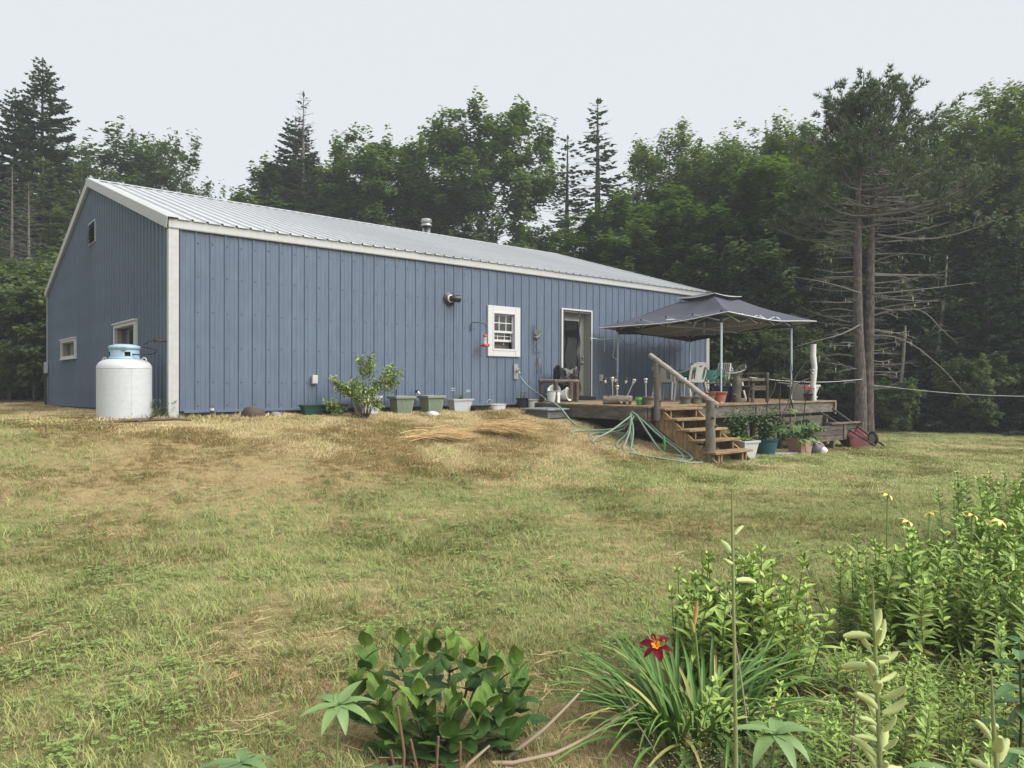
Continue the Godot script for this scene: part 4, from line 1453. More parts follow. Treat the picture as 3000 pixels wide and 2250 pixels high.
	br.tube([Vector3(-0.9, 0.02, 0.1), Vector3(-0.5, 0.03, 0.03), Vector3(0, 0.05, 0), Vector3(0.4, 0.06, -0.03), Vector3(0.62, 0.04, -0.02)], [0.014, 0.02, 0.026, 0.022, 0.012], 7)
	br.tube([Vector3(0.05, 0.05, 0), Vector3(0.14, 0.12, 0.02), Vector3(0.15, 0.17, 0.03)], [0.02, 0.014, 0.006], 6)
	br.tube([Vector3(-0.1, 0.05, 0), Vector3(-0.02, 0.03, 0.12), Vector3(0.03, 0.02, 0.2)], [0.016, 0.012, 0.005], 6)
	var bp := Vector3(-5.25, 0, -10.25)
	bp.y = gy(bp.x, bp.z) + 0.02
	single("fallen_branch", "bleached fallen branch on the grass in front of the propane tank", "branch", br, wood("bleached_branch", Color(0.34, 0.28, 0.2), 0), bp, 0.25)
	# hummingbird feeder on its bracket
	var fd := thing("hummingbird_feeder", "red and clear hummingbird feeder hanging from a black wall hook", "bird feeder", W(5.82, 2.69, 0.03), TH)
	var hk := MB.new()
	hk.tube([Vector3(0, -0.13, 0), Vector3(0, 0.03, 0), Vector3(0.02, 0.055, 0.03), Vector3(0.12, 0.055, 0.10), Vector3(0.22, 0.035, 0.16), Vector3(0.255, 0.0, 0.17), Vector3(0.24, -0.035, 0.17)], 0.009, 7)
	part(fd, "hook", hk, mat("black_metal", Color(), 0.4))
	var red := mat("feeder_red", Color(0.52, 0.045, 0.03), 0.35)
	var fx := Vector3(0.245, -0.03, 0.17)
	part(fd, "hanger", _tube([fx, fx + Vector3(0, -0.17, 0)], 0.003), mat("black_metal", Color(), 0.4))
	var cp := MB.new()
	cp.lathe([Vector2(0, 0.03), Vector2(0.038, 0.026), Vector2(0.045, 0.0), Vector2(0.04, -0.02), Vector2(0.0, -0.02)], 14)
	part(fd, "cap", cp, red, fx + Vector3(0, -0.19, 0))
	var bt := MB.new()
	bt.lathe([Vector2(0.036, -0.02), Vector2(0.036, -0.05), Vector2(0.027, -0.09), Vector2(0.032, -0.13), Vector2(0.036, -0.17)], 14)
	part(fd, "bottle", bt, mat("feeder_glass", Color(0.75, 0.75, 0.73), 0.08, {"alpha": 0.4}), fx + Vector3(0, -0.19, 0))
	var ba := MB.new()
	ba.lathe([Vector2(0.035, -0.16), Vector2(0.085, -0.18), Vector2(0.098, -0.205), Vector2(0.08, -0.225), Vector2(0.0, -0.23)], 20)
	for k in 5:
		var a := TAU * k / 5.0
		ba.lathe([Vector2(0.022, -0.19), Vector2(0.03, -0.175), Vector2(0.0, -0.17)], 6, Vector3(cos(a) * 0.085, 0, sin(a) * 0.085))
	part(fd, "base", ba, red, fx + Vector3(0, -0.19, 0))
	# wind chime with a bird
	var wc := thing("wind_chime", "rusty metal bird wind chime hanging on the wall by the door", "wind chime", W(7.56, 1.8, 0.04), TH)
	var iron := mat("rusted_iron", Color(0.055, 0.052, 0.05), 0.7)
	var fr := MB.new()
	fr.tube([Vector3(0, 0.94, 0), Vector3(0, 0.38, 0)], 0.007, 6)
	fr.tube([Vector3(0.0, 0.38, 0), Vector3(0.26, 0.39, 0.02)], 0.007, 6)
	var sp := []
	for k in 18:
		var a := k / 17.0 * TAU * 1.1
		sp.append(Vector3(0.10 + 0.06 * cos(a) * (1.0 - k / 40.0), 0.58 - 0.009 * k + 0.03 * sin(a), 0.01))
	fr.tube(sp, 0.006, 5)
	fr.tube([Vector3(0.16, 0.39, 0.01), Vector3(0.2, 0.1, 0.02)], 0.003, 4)
	for s in [-0.03, 0.03]:
		fr.tube([Vector3(s, 0.93, 0), Vector3(s * 1.8, 0.96, 0), Vector3(s, 0.98, 0)], 0.006, 5)
	part(wc, "bracket", fr, iron)
	var bd := MB.new()
	bd.tube([Vector3(0.0, 0.72, 0.02), Vector3(0.06, 0.70, 0.02), Vector3(0.12, 0.72, 0.02), Vector3(0.16, 0.76, 0.02), Vector3(0.2, 0.79, 0.02), Vector3(0.26, 0.79, 0.02)], [0.008, 0.03, 0.04, 0.025, 0.02, 0.004], 8)
	bd.leaf(Vector3(0.1, 0.74, 0.02), Vector3(-0.5, 1, 0.1), Vector3(0, 0, 1), 0.2, 0.09, -0.1, 0.1, 4)
	bd.leaf(Vector3(0.13, 0.74, 0.02), Vector3(0.25, 1, 0.2), Vector3(0, 0, 1), 0.19, 0.08, 0.1, 0.1, 4)
	part(wc, "bird", bd, mat("patina_metal", Color(0.10, 0.115, 0.085), 0.6))
	for p in [[0.09, 0.25, 0.15, Color(0.12, 0.03, 0.02)], [0.16, 0.24, 0.2, Color(0.3, 0.28, 0.26)], [0.2, 0.12, 0.22, Color(0.03, 0.03, 0.03)], [0.08, 0.0, 0.1, Color(0.05, 0.04, 0.04)]]:
		part(wc, "chime", _tube([Vector3(p[0], p[1], 0.02), Vector3(p[0] + 0.02, p[1] - p[2], 0.02)], 0.011), mat("chime_%d" % int(p[1] * 100), p[3], 0.5))
	# log stool frame with enamel pots, bin with a black bag
	var ls := thing("log_bench", "rough log bench frame on the deck by the door", "bench", W(7.62, DECK, 0.80), TH + 0.12)
	var lw := Color(0.23, 0.185, 0.15)
	for p in [Vector3(-0.36, 0, 0.2), Vector3(0.36, 0, 0.2), Vector3(-0.36, 0, -0.2), Vector3(0.36, 0, -0.2), Vector3(0.1, 0, 0.24)]:
		part(ls, "leg", _log([p, p + Vector3(0.005, 0.22, 0), p + Vector3(0, 0.42, 0)], 0.048, 1), wood("bench_log", lw, int(absf(p.x * 10)), 1))
	for z in [-0.2, 0.2]:
		part(ls, "rail", _log([Vector3(-0.42, 0.45, z), Vector3(0, 0.455, z), Vector3(0.42, 0.45, z)], 0.035, 1), wood("bench_log", lw * 1.2, 1, 0))
	for x in [-0.36, 0.36]:
		part(ls, "rail", _log([Vector3(x, 0.44, -0.22), Vector3(x, 0.445, 0), Vector3(x, 0.44, 0.22)], 0.033, 1), wood("bench_log", lw, 2, 2))
	var en := mat("white_enamel", Color(0.62, 0.63, 0.60), 0.3, {"tex": tx.faint, "scale": Vector3(4, 4, 4), "tex2": tx.chips, "scale2": Vector3(5, 5, 5)})
	var pt := thing("enamel_pot", "upright white enamel pot at the end of the log bench", "pot", W(7.32, DECK, 0.95), 0.2)
	part(pt, "body", rpot(0.135, 0.14, 0.25, 0.015, 28), en)
	for s in [-1.0, 1.0]:
		part(pt, "handle", _tube([Vector3(s * 0.14, 0.17, -0.04), Vector3(s * 0.175, 0.175, 0), Vector3(s * 0.14, 0.17, 0.04)], 0.007), en)
	for s in [[Vector3(7.62, 0.16, 1.0), 1.35, 0.4, 0.14, "white enamel basin tipped on its side under the log bench"], [Vector3(7.46, 0.22, 0.82), 1.0, -0.9, 0.13, "white enamel pot lying tilted behind the tipped basin"]]:
		var o := thing("enamel_pot", s[4], "pot", W(s[0].x, DECK + s[0].y, s[0].z), TH)
		o.rotation = Vector3(s[1], TH + s[2], 0)
		var bm := rpot(s[3] * 0.7, s[3], 0.15, 0.012, 26)
		part(o, "body", bm, en, Vector3(0, -0.08, 0))
	var bn := thing("trash_bin", "round black bin lined with a crumpled black bag beside the door", "bin", W(8.12, DECK, 0.48), TH)
	part(bn, "barrel", rpot(0.21, 0.27, 0.56, 0.03), mat("bin_plastic", Color(0.012, 0.012, 0.013), 0.5))
	var bg := MB.new()
	var rows := []
	for r in 9:
		var row := PackedVector3Array()
		for k in 33:
			var a := TAU * k / 32.0
			var t := r / 8.0
			var rr := lerpf(0.285, 0.20, pow(t, 3.0)) + 0.016 * sin(a * 7.0 + t * 4.0) * sin(PI * t) + 0.008 * sin(a * 13.0 - t * 6.0) + 0.02 * sin(a * 3.0)
			row.append(Vector3(cos(a) * rr, 0.36 + 0.40 * sin(t * PI * 0.55) + 0.05 * sin(a * 2.0 + 1.0) * t + 0.02 * sin(a * 9.0) * t, sin(a) * rr))
		rows.append(row)
	var ctr := PackedVector3Array()
	for k in 33:
		ctr.append(Vector3(0.0, 0.66, 0.0))
	rows.append(ctr)
	bg.grid(rows)
	part(bn, "bag", bg, mat("black_bag", Color(0.010, 0.010, 0.011), 0.38))


func _tube(pts: Array, r: float, sides := 8) -> MB:
	var mb := MB.new()
	mb.tube(pts, r, sides)
	return mb


func _rock(a: float, b: float, c: float) -> MB:
	var mb := MB.new()
	var rows := []
	var off := rf(0, 100)
	for i in 11:
		var r := PackedVector3Array()
		for j in 19:
			var th := PI * i / 10.0
			var ph := TAU * j / 18.0
			var d := Vector3(sin(th) * cos(ph), cos(th), sin(th) * sin(ph))
			var k := 1.0 + 0.28 * stain.get_noise_3d(d.x * 40 + off, d.y * 40, d.z * 40)
			r.append(Vector3(d.x * a, d.y * b, d.z * c) * k)
		rows.append(r)
	for i in 10:
		for j in 18:
			var q := [rows[i][j], rows[i][j + 1], rows[i + 1][j + 1], rows[i + 1][j]]
			mb.quadn(q[0], q[1], q[2], q[3], q[0].normalized(), q[1].normalized(), q[2].normalized(), q[3].normalized())
	return mb


func curve_pts(pts: Array, n: int, k := 0.22) -> Array:
	var cv := Curve3D.new()
	for p in pts:
		cv.add_point(p)
	for i in range(1, pts.size() - 1):
		var tg: Vector3 = (pts[i + 1] - pts[i - 1]) * k
		cv.set_point_in(i, -tg)
		cv.set_point_out(i, tg)
	var out := []
	for i in n:
		out.append(cv.sample_baked(cv.get_baked_length() * i / (n - 1.0)))
	return out


func build_hose() -> void:
	var h := thing("garden_hose", "pale green garden hose from the wall tap draped in loops at the deck corner", "hose", W(7.06, 1.66, 0.15))
	var o := h.position
	var m := mat("hose_green", Color(0.28, 0.42, 0.33), 0.5, {"tex": tx.faint, "scale": Vector3(6, 6, 6), "tex2": tx.blot, "scale2": Vector3(5, 5, 5)})
	var hang := W(7.04, 0.93, 3.35)
	var run := [W(7.065, 1.64, 0.16), W(7.12, 1.45, 0.3), W(7.2, 1.2, 0.75), W(6.95, 1.13, 1.1), W(6.7, 1.13, 1.5), W(6.68, 1.02, 1.8)]
	for q in [[6.75, 2.15], [6.8, 2.6], [6.85, 3.0]]:
		run.append(G(q[0], q[1]) + Vector3(0, 0.03, 0))
	var first := []
	for p in run:
		first.append(p - o)
	part(h, "feed_length", _tube(curve_pts(first, 60), 0.0165, 8), m)
	# loops over the bracket under the deck edge
	var loops := [
		[[6.1, 2.75], [6.35, 2.55], [6.9, 2.9], 0.0, [6.05, 3.25], [6.3, 3.5]],
		[[6.35, 3.0], [6.6, 2.75], [6.95, 3.05], 0.02, [6.55, 3.55], [6.35, 3.75]],
		[[6.4, 3.6], [6.6, 3.35], [6.95, 3.25], 0.03, [7.1, 3.95], [7.1, 4.25]],
		[[6.7, 3.75], [6.85, 3.5], [7.0, 3.3], 0.01, [7.25, 4.3], [6.9, 4.45]],
		[[6.9, 4.5], [7.2, 4.55], [7.45, 4.35], -0.01, [6.7, 3.6], [6.45, 3.8]],
	]
	for l in loops:
		var pts := [G(l[0][0], l[0][1]) + Vector3(0, 0.02, 0), G(l[1][0], l[1][1]) + Vector3(0, 0.03, 0), G(l[2][0], l[2][1]).lerp(hang, 0.42) + Vector3(0, 0.0, 0), hang + Vector3(rf(-0.05, 0.05), 0.02 + l[3], rf(-0.03, 0.06)), G(l[4][0], l[4][1]).lerp(hang, 0.45) + Vector3(0.02, 0.0, 0.02), G(l[4][0], l[4][1]) + Vector3(0, 0.03, 0), G(l[5][0], l[5][1]) + Vector3(0, 0.02, 0)]
		var q := []
		for p in pts:
			q.append(p - o)
		part(h, "loop", _tube(curve_pts(q, 48, 0.26), 0.018, 8), m)
	var tail := []
	for p in [G(7.1, 4.25), G(7.3, 4.6), G(7.0, 4.75), G(6.6, 4.4), G(6.3, 3.9)]:
		tail.append(p + Vector3(0, 0.025, 0) - o)
	part(h, "loop", _tube(curve_pts(tail, 40, 0.26), 0.015, 8), m)
	var nz := MB.new()
	var np := G(7.12, 4.0) + Vector3(0, 0.0, 0)
	nz.tube([np - o + Vector3(0, 0.28, -0.05), np - o + Vector3(0.005, 0.2, 0), np - o + Vector3(0.01, 0.06, 0.01)], [0.02, 0.026, 0.018], 8)
	part(h, "nozzle", nz, mat("nozzle_green", Color(0.03, 0.22, 0.05), 0.4))
	var bk := MB.new()
	bk.tube([hang - o + Vector3(-0.12, -0.03, 0), hang - o + Vector3(0, 0.0, 0), hang - o + Vector3(0.12, -0.03, 0.02)], 0.02, 6)
	part(h, "hanger", bk, mat("black_metal", Color(), 0.4))


func build_deck_things() -> void:
	var lm := leafmat()
	var dg := Color(0.045, 0.10, 0.03)
	var lg := Color(0.13, 0.22, 0.05)
	# driftwood with solar lights
	var dl := W(7.48, DECK + 0.085, 2.58)
	var lg0 := _log([Vector3(-0.28, 0.0, 0), Vector3(-0.25, 0.0, 0), Vector3(0, 0.01, 0.0), Vector3(0.25, 0.0, 0), Vector3(0.28, -0.01, 0)], 0.09, 3)
	single("driftwood_log", "pale driftwood log at the deck edge holding solar lights", "log", lg0, wood("driftwood", Color(0.50, 0.43, 0.35), 0, 0), dl, -0.05)
	var i := 0
	for s in [[-0.26, 0.05, 0.22, true, "black solar light leaning out of the left end of the driftwood log"], [-0.13, 0.0, 0.03, false, "upright silver solar light second from the left in the driftwood log"], [-0.05, -0.05, 0.0, true, "tall black solar light in the middle of the driftwood log"], [0.2, 0.05, -0.1, true, "black solar light just right of the canopy leg in the driftwood log"], [0.28, 0.0, -0.42, false, "silver solar light tilting right at the end of the driftwood log"], [-0.02, 0.06, -0.03, false, "short silver solar light at the middle front of the driftwood log"]]:
		solar(s[4], dl + Vector3(s[0] * 0.66, 0.06, s[1] * 0.8), 0.0, rf(-0.05, 0.05), s[2], s[3], [0.27, 0.28, 0.29, 0.26, 0.27, 0.12][i])
		i += 1
	var cup := thing("green_cup", "small bright green plastic cup at the deck edge", "cup", W(7.5, DECK, 3.12), 0.0)
	part(cup, "cup", rpot(0.055, 0.075, 0.16, 0.012), mat("cup_green", Color(0.05, 0.22, 0.06), 0.4))
	part(cup, "band", _ring(0.071, 0.078, 0.11, 0.152), mat("cup_lime", Color(0.25, 0.50, 0.12), 0.4))
	var stone := mat("cast_stone", Color(0.25, 0.225, 0.18), 0.9, {"tex": tx.blot, "scale": Vector3(6, 6, 6), "bump": tx.grit, "bumpcm": 0.5, })
	var k := 0
	for s in [[7.62, 3.22, "round cast-stone pot at the deck edge beside the green cup"], [8.80, 3.22, "round cast-stone pot above the stairs, left of a pair"], [9.02, 3.30, "round cast-stone pot above the stairs, right of a pair"]]:
		var o := potted("stone_pot", s[2], "plant pot", W(s[0], DECK, s[1]), 0.3 * k, rpot(0.085, 0.125, 0.16, 0.045, 20), stone, soil(0.11, 0.12), herb(3, 0.09, 0.07, 0.05, 0.03, 4, dg, lg), "cast-stone pots on the deck")
		part(o, "saucer", _ring(0.04, 0.13, 0.0, 0.02), stone)
		k += 1
	solar("silver solar light standing in the stone pot beside the green cup", W(7.6, DECK + 0.1, 3.2), 0.0, 0.0, 0.03, false, 0.30)
	solar("silver solar light standing in the left stone pot above the stairs", W(8.78, DECK + 0.1, 3.2), 0.0, 0.0, -0.04, false, 0.32)
	var terra := mat("terracotta", Color(0.36, 0.12, 0.055), 0.8, {"tex": tx.faint, "scale": Vector3(5, 5, 5)})
	potted("terracotta_pot", "worn brown terracotta pot just behind the handrail end", "plant pot", W(9.72, DECK, 3.12), 0.0, rpot(0.11, 0.15, 0.22, 0.04), mat("worn_terracotta", Color(0.25, 0.12, 0.07), 0.85, {"tex": tx.blot, "scale": Vector3(5, 5, 5)}), soil(0.13, 0.18), herb(3, 0.1, 0.1, 0.06, 0.02, 4, dg, lg))
	potted("terracotta_pot", "orange terracotta pot with a low plant beside the blue pot", "plant pot", W(10.06, DECK, 3.15), 0.0, rpot(0.12, 0.17, 0.24, 0.05), terra, soil(0.14, 0.19), herb(6, 0.2, 0.16, 0.08, 0.03, 7, dg, lg))
	potted("glazed_pot", "cobalt blue glazed pot with a bushy green plant on the deck", "plant pot", W(10.6, DECK, 2.9), 0.0, rpot(0.17, 0.25, 0.36, 0.04, 28), mat("cobalt_glaze", Color(0.012, 0.02, 0.11), 0.15), soil(0.22, 0.3), herb(16, 0.62, 0.24, 0.13, 0.06, 12, Color(0.06, 0.14, 0.04), Color(0.18, 0.28, 0.08)))
	var bal := MB.new()
	bal.lathe([Vector2(0, -0.06), Vector2(0.042, -0.042), Vector2(0.06, 0), Vector2(0.042, 0.042), Vector2(0, 0.06)], 14)
	single("glass_ball", "small dark blue glass ball by the terracotta pots", "ornament", bal, mat("cobalt_glaze", Color(), 0.15), W(10.26, DECK + 0.33, 3.05))
	single("ball_stake", "thin dark stake carrying the blue glass ball", "stake", _tube([Vector3(0, 0, 0), Vector3(0, 0.28, 0)], 0.006), mat("black_metal", Color(), 0.4), W(10.26, DECK, 3.05))
	# stump with stone planter
	var st := thing("tree_stump", "upright grey log stump on the deck with a stone planter on top", "stump", W(10.62, DECK, 3.22), 0.0)
	part(st, "log", _log([Vector3(0, 0, 0), Vector3(0, 0.2, 0), Vector3(0.01, 0.40, 0), Vector3(0.01, 0.46, 0)], 0.105, 2), wood("stump_wood", Color(0.27, 0.25, 0.22), 0, 1))
	potted("stone_planter", "small carved stone planter standing on the log stump", "plant pot", W(10.62, DECK + 0.47, 3.22), 0.4, rpot(0.06, 0.085, 0.15, 0.03), stone, soil(0.07, 0.12), herb(3, 0.12, 0.05, 0.05, 0.015, 4, Color(0.2, 0.2, 0.1), lg))
	# rustic log chair seen from the side
	var rc := thing("log_chair", "rustic log chair with plank back at the deck edge", "chair", W(11.05, DECK, 3.3), TH)
	var rw := Color(0.21, 0.175, 0.14)
	for p in [[-0.28, -0.15, 0.50], [0.26, 0.24, 0.62], [0.26, -0.22, 0.60], [-0.28, 0.22, 0.42]]:
		part(rc, "leg", _log([Vector3(p[0], 0, p[1]), Vector3(p[0], p[2] * 0.5, p[1]), Vector3(p[0], p[2], p[1])], 0.035, 1), wood("chair_log", rw, int(absf(p[2] * 10)), 1))
	for s in [[0.50, 0.20], [0.30, 0.21], [0.50, -0.19], [0.30, -0.2]]:
		part(rc, "rail", _b(Vector3(-0.32, s[0] - 0.04, s[1] - 0.02), Vector3(0.32, s[0] + 0.03, s[1] + 0.02), 0.008), wood("chair_log", rw * 1.15, int(s[0] * 10), 0))
	part(rc, "seat", _b(Vector3(-0.3, 0.33, -0.22), Vector3(0.3, 0.36, 0.24), 0.006), wood("chair_log", rw * 1.1, 1, 0))
	part(rc, "top_rail", _b(Vector3(0.22, 0.60, -0.25), Vector3(0.30, 0.65, 0.27), 0.008), wood("chair_log", rw * 1.2, 2, 2))
	# trellis of dead branches with vines
	var tr := thing("branch_trellis", "loose trellis of bare twisted branches standing before the deck edge", "trellis", W(10.7, 0, 3.95), TH)
	var bw := wood("dead_branch", Color(0.10, 0.085, 0.075), 0, 1)
	var bl := wood("pale_branch", Color(0.24, 0.21, 0.18), 1, 1)
	for b in [[[0.1, 0.3, 0.05], [0.0, 0.7, 0.0], [-0.1, 1.05, 0.0], [0.12, 1.4, 0.05], [0.25, 1.7, 0.0], [0.22, 2.0, 0.0]],
		[[0.5, 0.5, 0.0], [0.42, 1.0, 0.0], [0.45, 1.5, 0.0], [0.52, 1.95, 0.05], [0.42, 2.35, 0.05]],
		[[0.9, 0.4, 0.0], [0.85, 1.0, 0.0], [0.95, 1.5, 0.0], [0.88, 2.0, 0.0]],
		[[1.35, 0.4, 0.0], [1.5, 1.0, 0.0], [1.42, 1.4, 0.03], [1.3, 1.85, 0.0]],
		[[0.0, 0.35, 0.0], [0.1, 0.55, 0.06], [0.4, 0.6, 0.05], [0.55, 0.75, 0.0], [0.9, 1.1, 0.0], [1.15, 1.5, 0.0]],
		[[1.0, 0.9, 0.0], [0.8, 1.3, 0.0], [0.6, 1.55, 0.0], [0.3, 1.95, 0.0]],
		[[0.1, 0.55, 0.0], [0.6, 1.0, 0.05], [1.0, 1.55, 0.0], [1.5, 1.95, 0.0]]]:
		var pts := []
		for p in b:
			pts.append(Vector3(p[0], p[1], p[2]))
		var cp := curve_pts(pts, 16)
		var rs := []
		for j in 16:
			rs.append(lerpf(0.017, 0.006, j / 15.0))
		var mb := MB.new()
		mb.tube(cp, rs, 6)
		part(tr, "branch", mb, bw)
	for b in [[[0.25, 1.52, 0.05], [0.9, 1.48, 0.08], [1.6, 1.62, 0.05]], [[-0.3, 0.62, 0.05], [0.2, 0.64, 0.05], [0.9, 0.66, 0.05]], [[0.4, 1.62, 0.05], [0.7, 1.58, 0.08], [1.2, 1.42, 0.06]], [[0.0, 0.95, 0.06], [0.5, 0.9, 0.05], [0.95, 0.82, 0.05]]]:
		var mb := MB.new()
		mb.tube([Vector3(b[0][0], b[0][1], b[0][2]), Vector3(b[1][0], b[1][1], b[1][2]), Vector3(b[2][0], b[2][1], b[2][2])], [0.015, 0.013, 0.006], 6)
		part(tr, "branch", mb, bl)
	# white post, urn, red flowers
	var wp := single("white_log_post", "tall bare white-painted log post standing at the right end of the deck", "post", _log([Vector3(0, 0, 0), Vector3(-0.01, 0.4, 0), Vector3(0.02, 0.8, 0), Vector3(-0.015, 1.05, 0), Vector3(-0.01, 1.36, 0)], 0.068, 6), mat("white_painted_log", Color(0.58, 0.58, 0.57), 0.7, {"tex": tx.faint, "scale": Vector3(3, 1, 3)}), W(13.62, DECK, 3.42))
	var ur := potted("square_urn", "white flared pot with dark foliage behind the white log post", "plant pot", W(13.78, DECK, 3.1), TH, sqpot(0.34, 0.32, 0.54, 0.50, 0.38, 0.05), mat("white_plastic", Color(), 0.5), _b(Vector3(-0.24, 0.3, -0.22), Vector3(0.24, 0.31, 0.22)), herb(16, 0.42, 0.24, 0.08, 0.045, 8, Color(0.02, 0.03, 0.025), Color(0.07, 0.11, 0.04)))
	var rp := herb(8, 0.12, 0.1, 0.06, 0.04, 4, dg, lg)
	for j in 22:
		flower(rp, Vector3(rf(-0.12, 0.12), rf(0.08, 0.2), rf(-0.1, 0.1)), 0.032, 5, Color(0.42, 0.015, 0.03), Color(0.3, 0.02, 0.02), Vector3(rf(-0.5, 0.5), 1, rf(-0.2, 0.8)).normalized())
	potted("flower_pot", "small black pot of bright red flowers beside the white log post", "plant pot", W(13.3, DECK, 3.45), 0.0, rpot(0.075, 0.105, 0.17, 0.03), mat("black_plastic", Color(), 0.45), soil(0.09, 0.14), rp).get_node("plant").position.y = 0.15


func _ring(r0: float, r1: float, y0: float, y1: float) -> MB:
	var mb := MB.new()
	mb.lathe([Vector2(r0, y0), Vector2(r1, y0), Vector2(r1, y0), Vector2(r1 + 0.002, y1), Vector2(r1 + 0.002, y1), Vector2(r0, y1)], 20)
	return mb


func build_yard_things() -> void:
	var dg := Color(0.05, 0.10, 0.035)
	var lg := Color(0.13, 0.21, 0.06)
	var teal := mat("teal_plastic", Color(0.022, 0.085, 0.105), 0.4)
	for s in [[9.05, 4.28, "dark teal round pot with a bushy tomato plant nearest the stairs"], [9.78, 4.42, "dark teal round pot with a bushy tomato plant beside the pink pot"]]:
		var pl := herb(30, 0.85, 0.42, 0.15, 0.075, 20, Color(0.05, 0.085, 0.035), Color(0.14, 0.20, 0.075), 0.7)
		potted("tomato_pot", s[2], "plant pot", G(s[0], s[1]), 0.5, rpot(0.24, 0.33, 0.46, 0.06, 30), teal, soil(0.29, 0.38), pl, "teal tomato pots")
		var tp: Node3D = get_child(get_child_count() - 1)
		tp.scale = Vector3.ONE * 0.68
		(tp.get_node("plant") as Node3D).transform = Transform3D(Basis().scaled(Vector3.ONE * 1.18), Vector3(0, 0.34, 0))
	var let := herb(26, 0.10, 0.17, 0.09, 0.06, 7, Color(0.12, 0.24, 0.045), Color(0.26, 0.40, 0.09))
	potted("lettuce_pot", "white square pot of pale lettuce at the foot of the stairs", "plant pot", G(8.68, 4.62), TH - 0.2, sqpot(0.26, 0.26, 0.37, 0.37, 0.33, 0.035), mat("white_plastic", Color(), 0.5), _b(Vector3(-0.17, 0.28, -0.17), Vector3(0.17, 0.30, 0.17)), let).get_node("plant").position.y = 0.28
	# zucchini in a pink pot, each leaf a part
	var zp := potted("squash_pot", "dusty pink square pot with big-leaved squash plant by the raised bed", "plant pot", G(10.72, 4.62), TH - 0.15, sqpot(0.30, 0.28, 0.38, 0.35, 0.32, 0.04), mat("pink_plastic", Color(0.42, 0.26, 0.20), 0.6, {"tex": tx.faint, "scale": Vector3(3, 3, 3)}), _b(Vector3(-0.17, 0.26, -0.155), Vector3(0.17, 0.28, 0.155)))
	var var_ := []
	for v in 3:
		var mb := MB.new()
		var c0 := [Color(0.075, 0.15, 0.04), Color(0.11, 0.20, 0.055), Color(0.15, 0.25, 0.075)][v] as Color
		mb.col = c0
		# lobed leaf: five fingers round the stalk
		for f in 5:
			var a := (f - 2) * 0.62
			mb.leaf(Vector3(0, 0, 0), Vector3(sin(a), 0.1, cos(a)), Vector3.UP, 0.26 - absf(f - 2.0) * 0.03, 0.15, 0.5, 0.2, 4, 0.6)
		mb.col = Color(0.16, 0.22, 0.08)
		mb.tube([Vector3(0, 0, 0), Vector3(0, -0.12, -0.10), Vector3(0, -0.32, -0.16)], [0.008, 0.010, 0.012], 5, false)
		var_.append(mb.mesh())
	for k in 17:
		var a := k * 2.4
		var r := 0.06 + 0.26 * sqrt(k / 17.0)
		var o := part(zp, "leaf", var_[k % 3], leafmat(), Vector3(cos(a) * r, 0.62 + rf(-0.15, 0.16) - r * 0.5, sin(a) * r), Vector3(rf(-0.2, 0.5), -a + PI / 2, rf(-0.3, 0.3)))
		o.scale = Vector3.ONE * rf(0.75, 1.1)
	var top := part(zp, "leaf", var_[1], leafmat(), Vector3(-0.08, 0.86, -0.05), Vector3(-0.5, 2.6, 0.2))
	# feed bag and shoes
	var bg := thing("garden_bag", "crumpled dark garden bag with a white edge beside the pink pot", "bag", G(11.15, 4.72), TH)
	part(bg, "sack", _rock(0.22, 0.11, 0.14), mat("grey_sack", Color(0.12, 0.11, 0.14), 0.6), Vector3(0, 0.1, 0))
	part(bg, "liner", _rock(0.16, 0.07, 0.10), mat("white_rag", Color(), 0.9), Vector3(0.12, 0.06, 0.08))
	part(bg, "strap", _tube([Vector3(-0.1, 0.19, 0.05), Vector3(0.02, 0.23, 0.06), Vector3(0.18, 0.18, 0.06), Vector3(0.22, 0.12, 0.08)], 0.018), mat("tan_strap", Color(0.40, 0.33, 0.22), 0.8))
	var sl := MB.new()
	sl.box(Vector3(0, 0.015, 0), Vector3(0.62, 0.03, 0.3), 0.01)
	single("paving_slab", "pale flat slab in the grass between the teal and pink pots", "paving slab", sl, mat("grey_concrete", Color(), 0.9), G(10.2, 4.55), TH)
	# raised bed
	var gb := thing("raised_bed", "weathered plank raised garden bed on legs in front of the deck", "raised bed", G(12.35, 4.2), TH)
	var gw := Color(0.20, 0.175, 0.15)
	for p in [[-1.05, 0.30, 0.68], [1.0, 0.32, 0.55], [-1.05, -0.35, 0.70], [1.0, -0.35, 0.70], [0.0, 0.30, 0.55]]:
		part(gb, "leg", _b(Vector3(p[0] - 0.045, -0.02, p[1] - 0.045), Vector3(p[0] + 0.045, p[2], p[1] + 0.045), 0.005), wood("bed_plank", gw * 0.9, int(p[2] * 10), 1))
	for r in 3:
		part(gb, "front_plank", _b(Vector3(-1.0, 0.19 + r * 0.115, 0.345), Vector3(0.98, 0.295 + r * 0.115, 0.368), 0.004), wood("bed_plank", gw * [1.5, 0.75, 0.9][r], r, 0), Vector3.ZERO, Vector3(0, 0, 0.004 * (r - 1)))
		part(gb, "back_plank", _b(Vector3(-1.0, 0.35 + r * 0.115, -0.41), Vector3(1.0, 0.46 + r * 0.115, -0.392), 0.004), wood("bed_plank", gw * 1.3, r + 1, 0))
	for x in [-1.0, 0.98]:
		for r in 2:
			part(gb, "end_plank", _b(Vector3(x - 0.012, 0.2 + r * 0.16, -0.38), Vector3(x + 0.012, 0.35 + r * 0.16, 0.33), 0.004), wood("bed_plank", gw, r, 2))
	part(gb, "top_rail", _b(Vector3(-0.25, 0.545, 0.30), Vector3(1.25, 0.585, 0.42), 0.005), wood("bed_plank", gw * 1.7, 3, 0), Vector3.ZERO, Vector3(0, 0, -0.01))
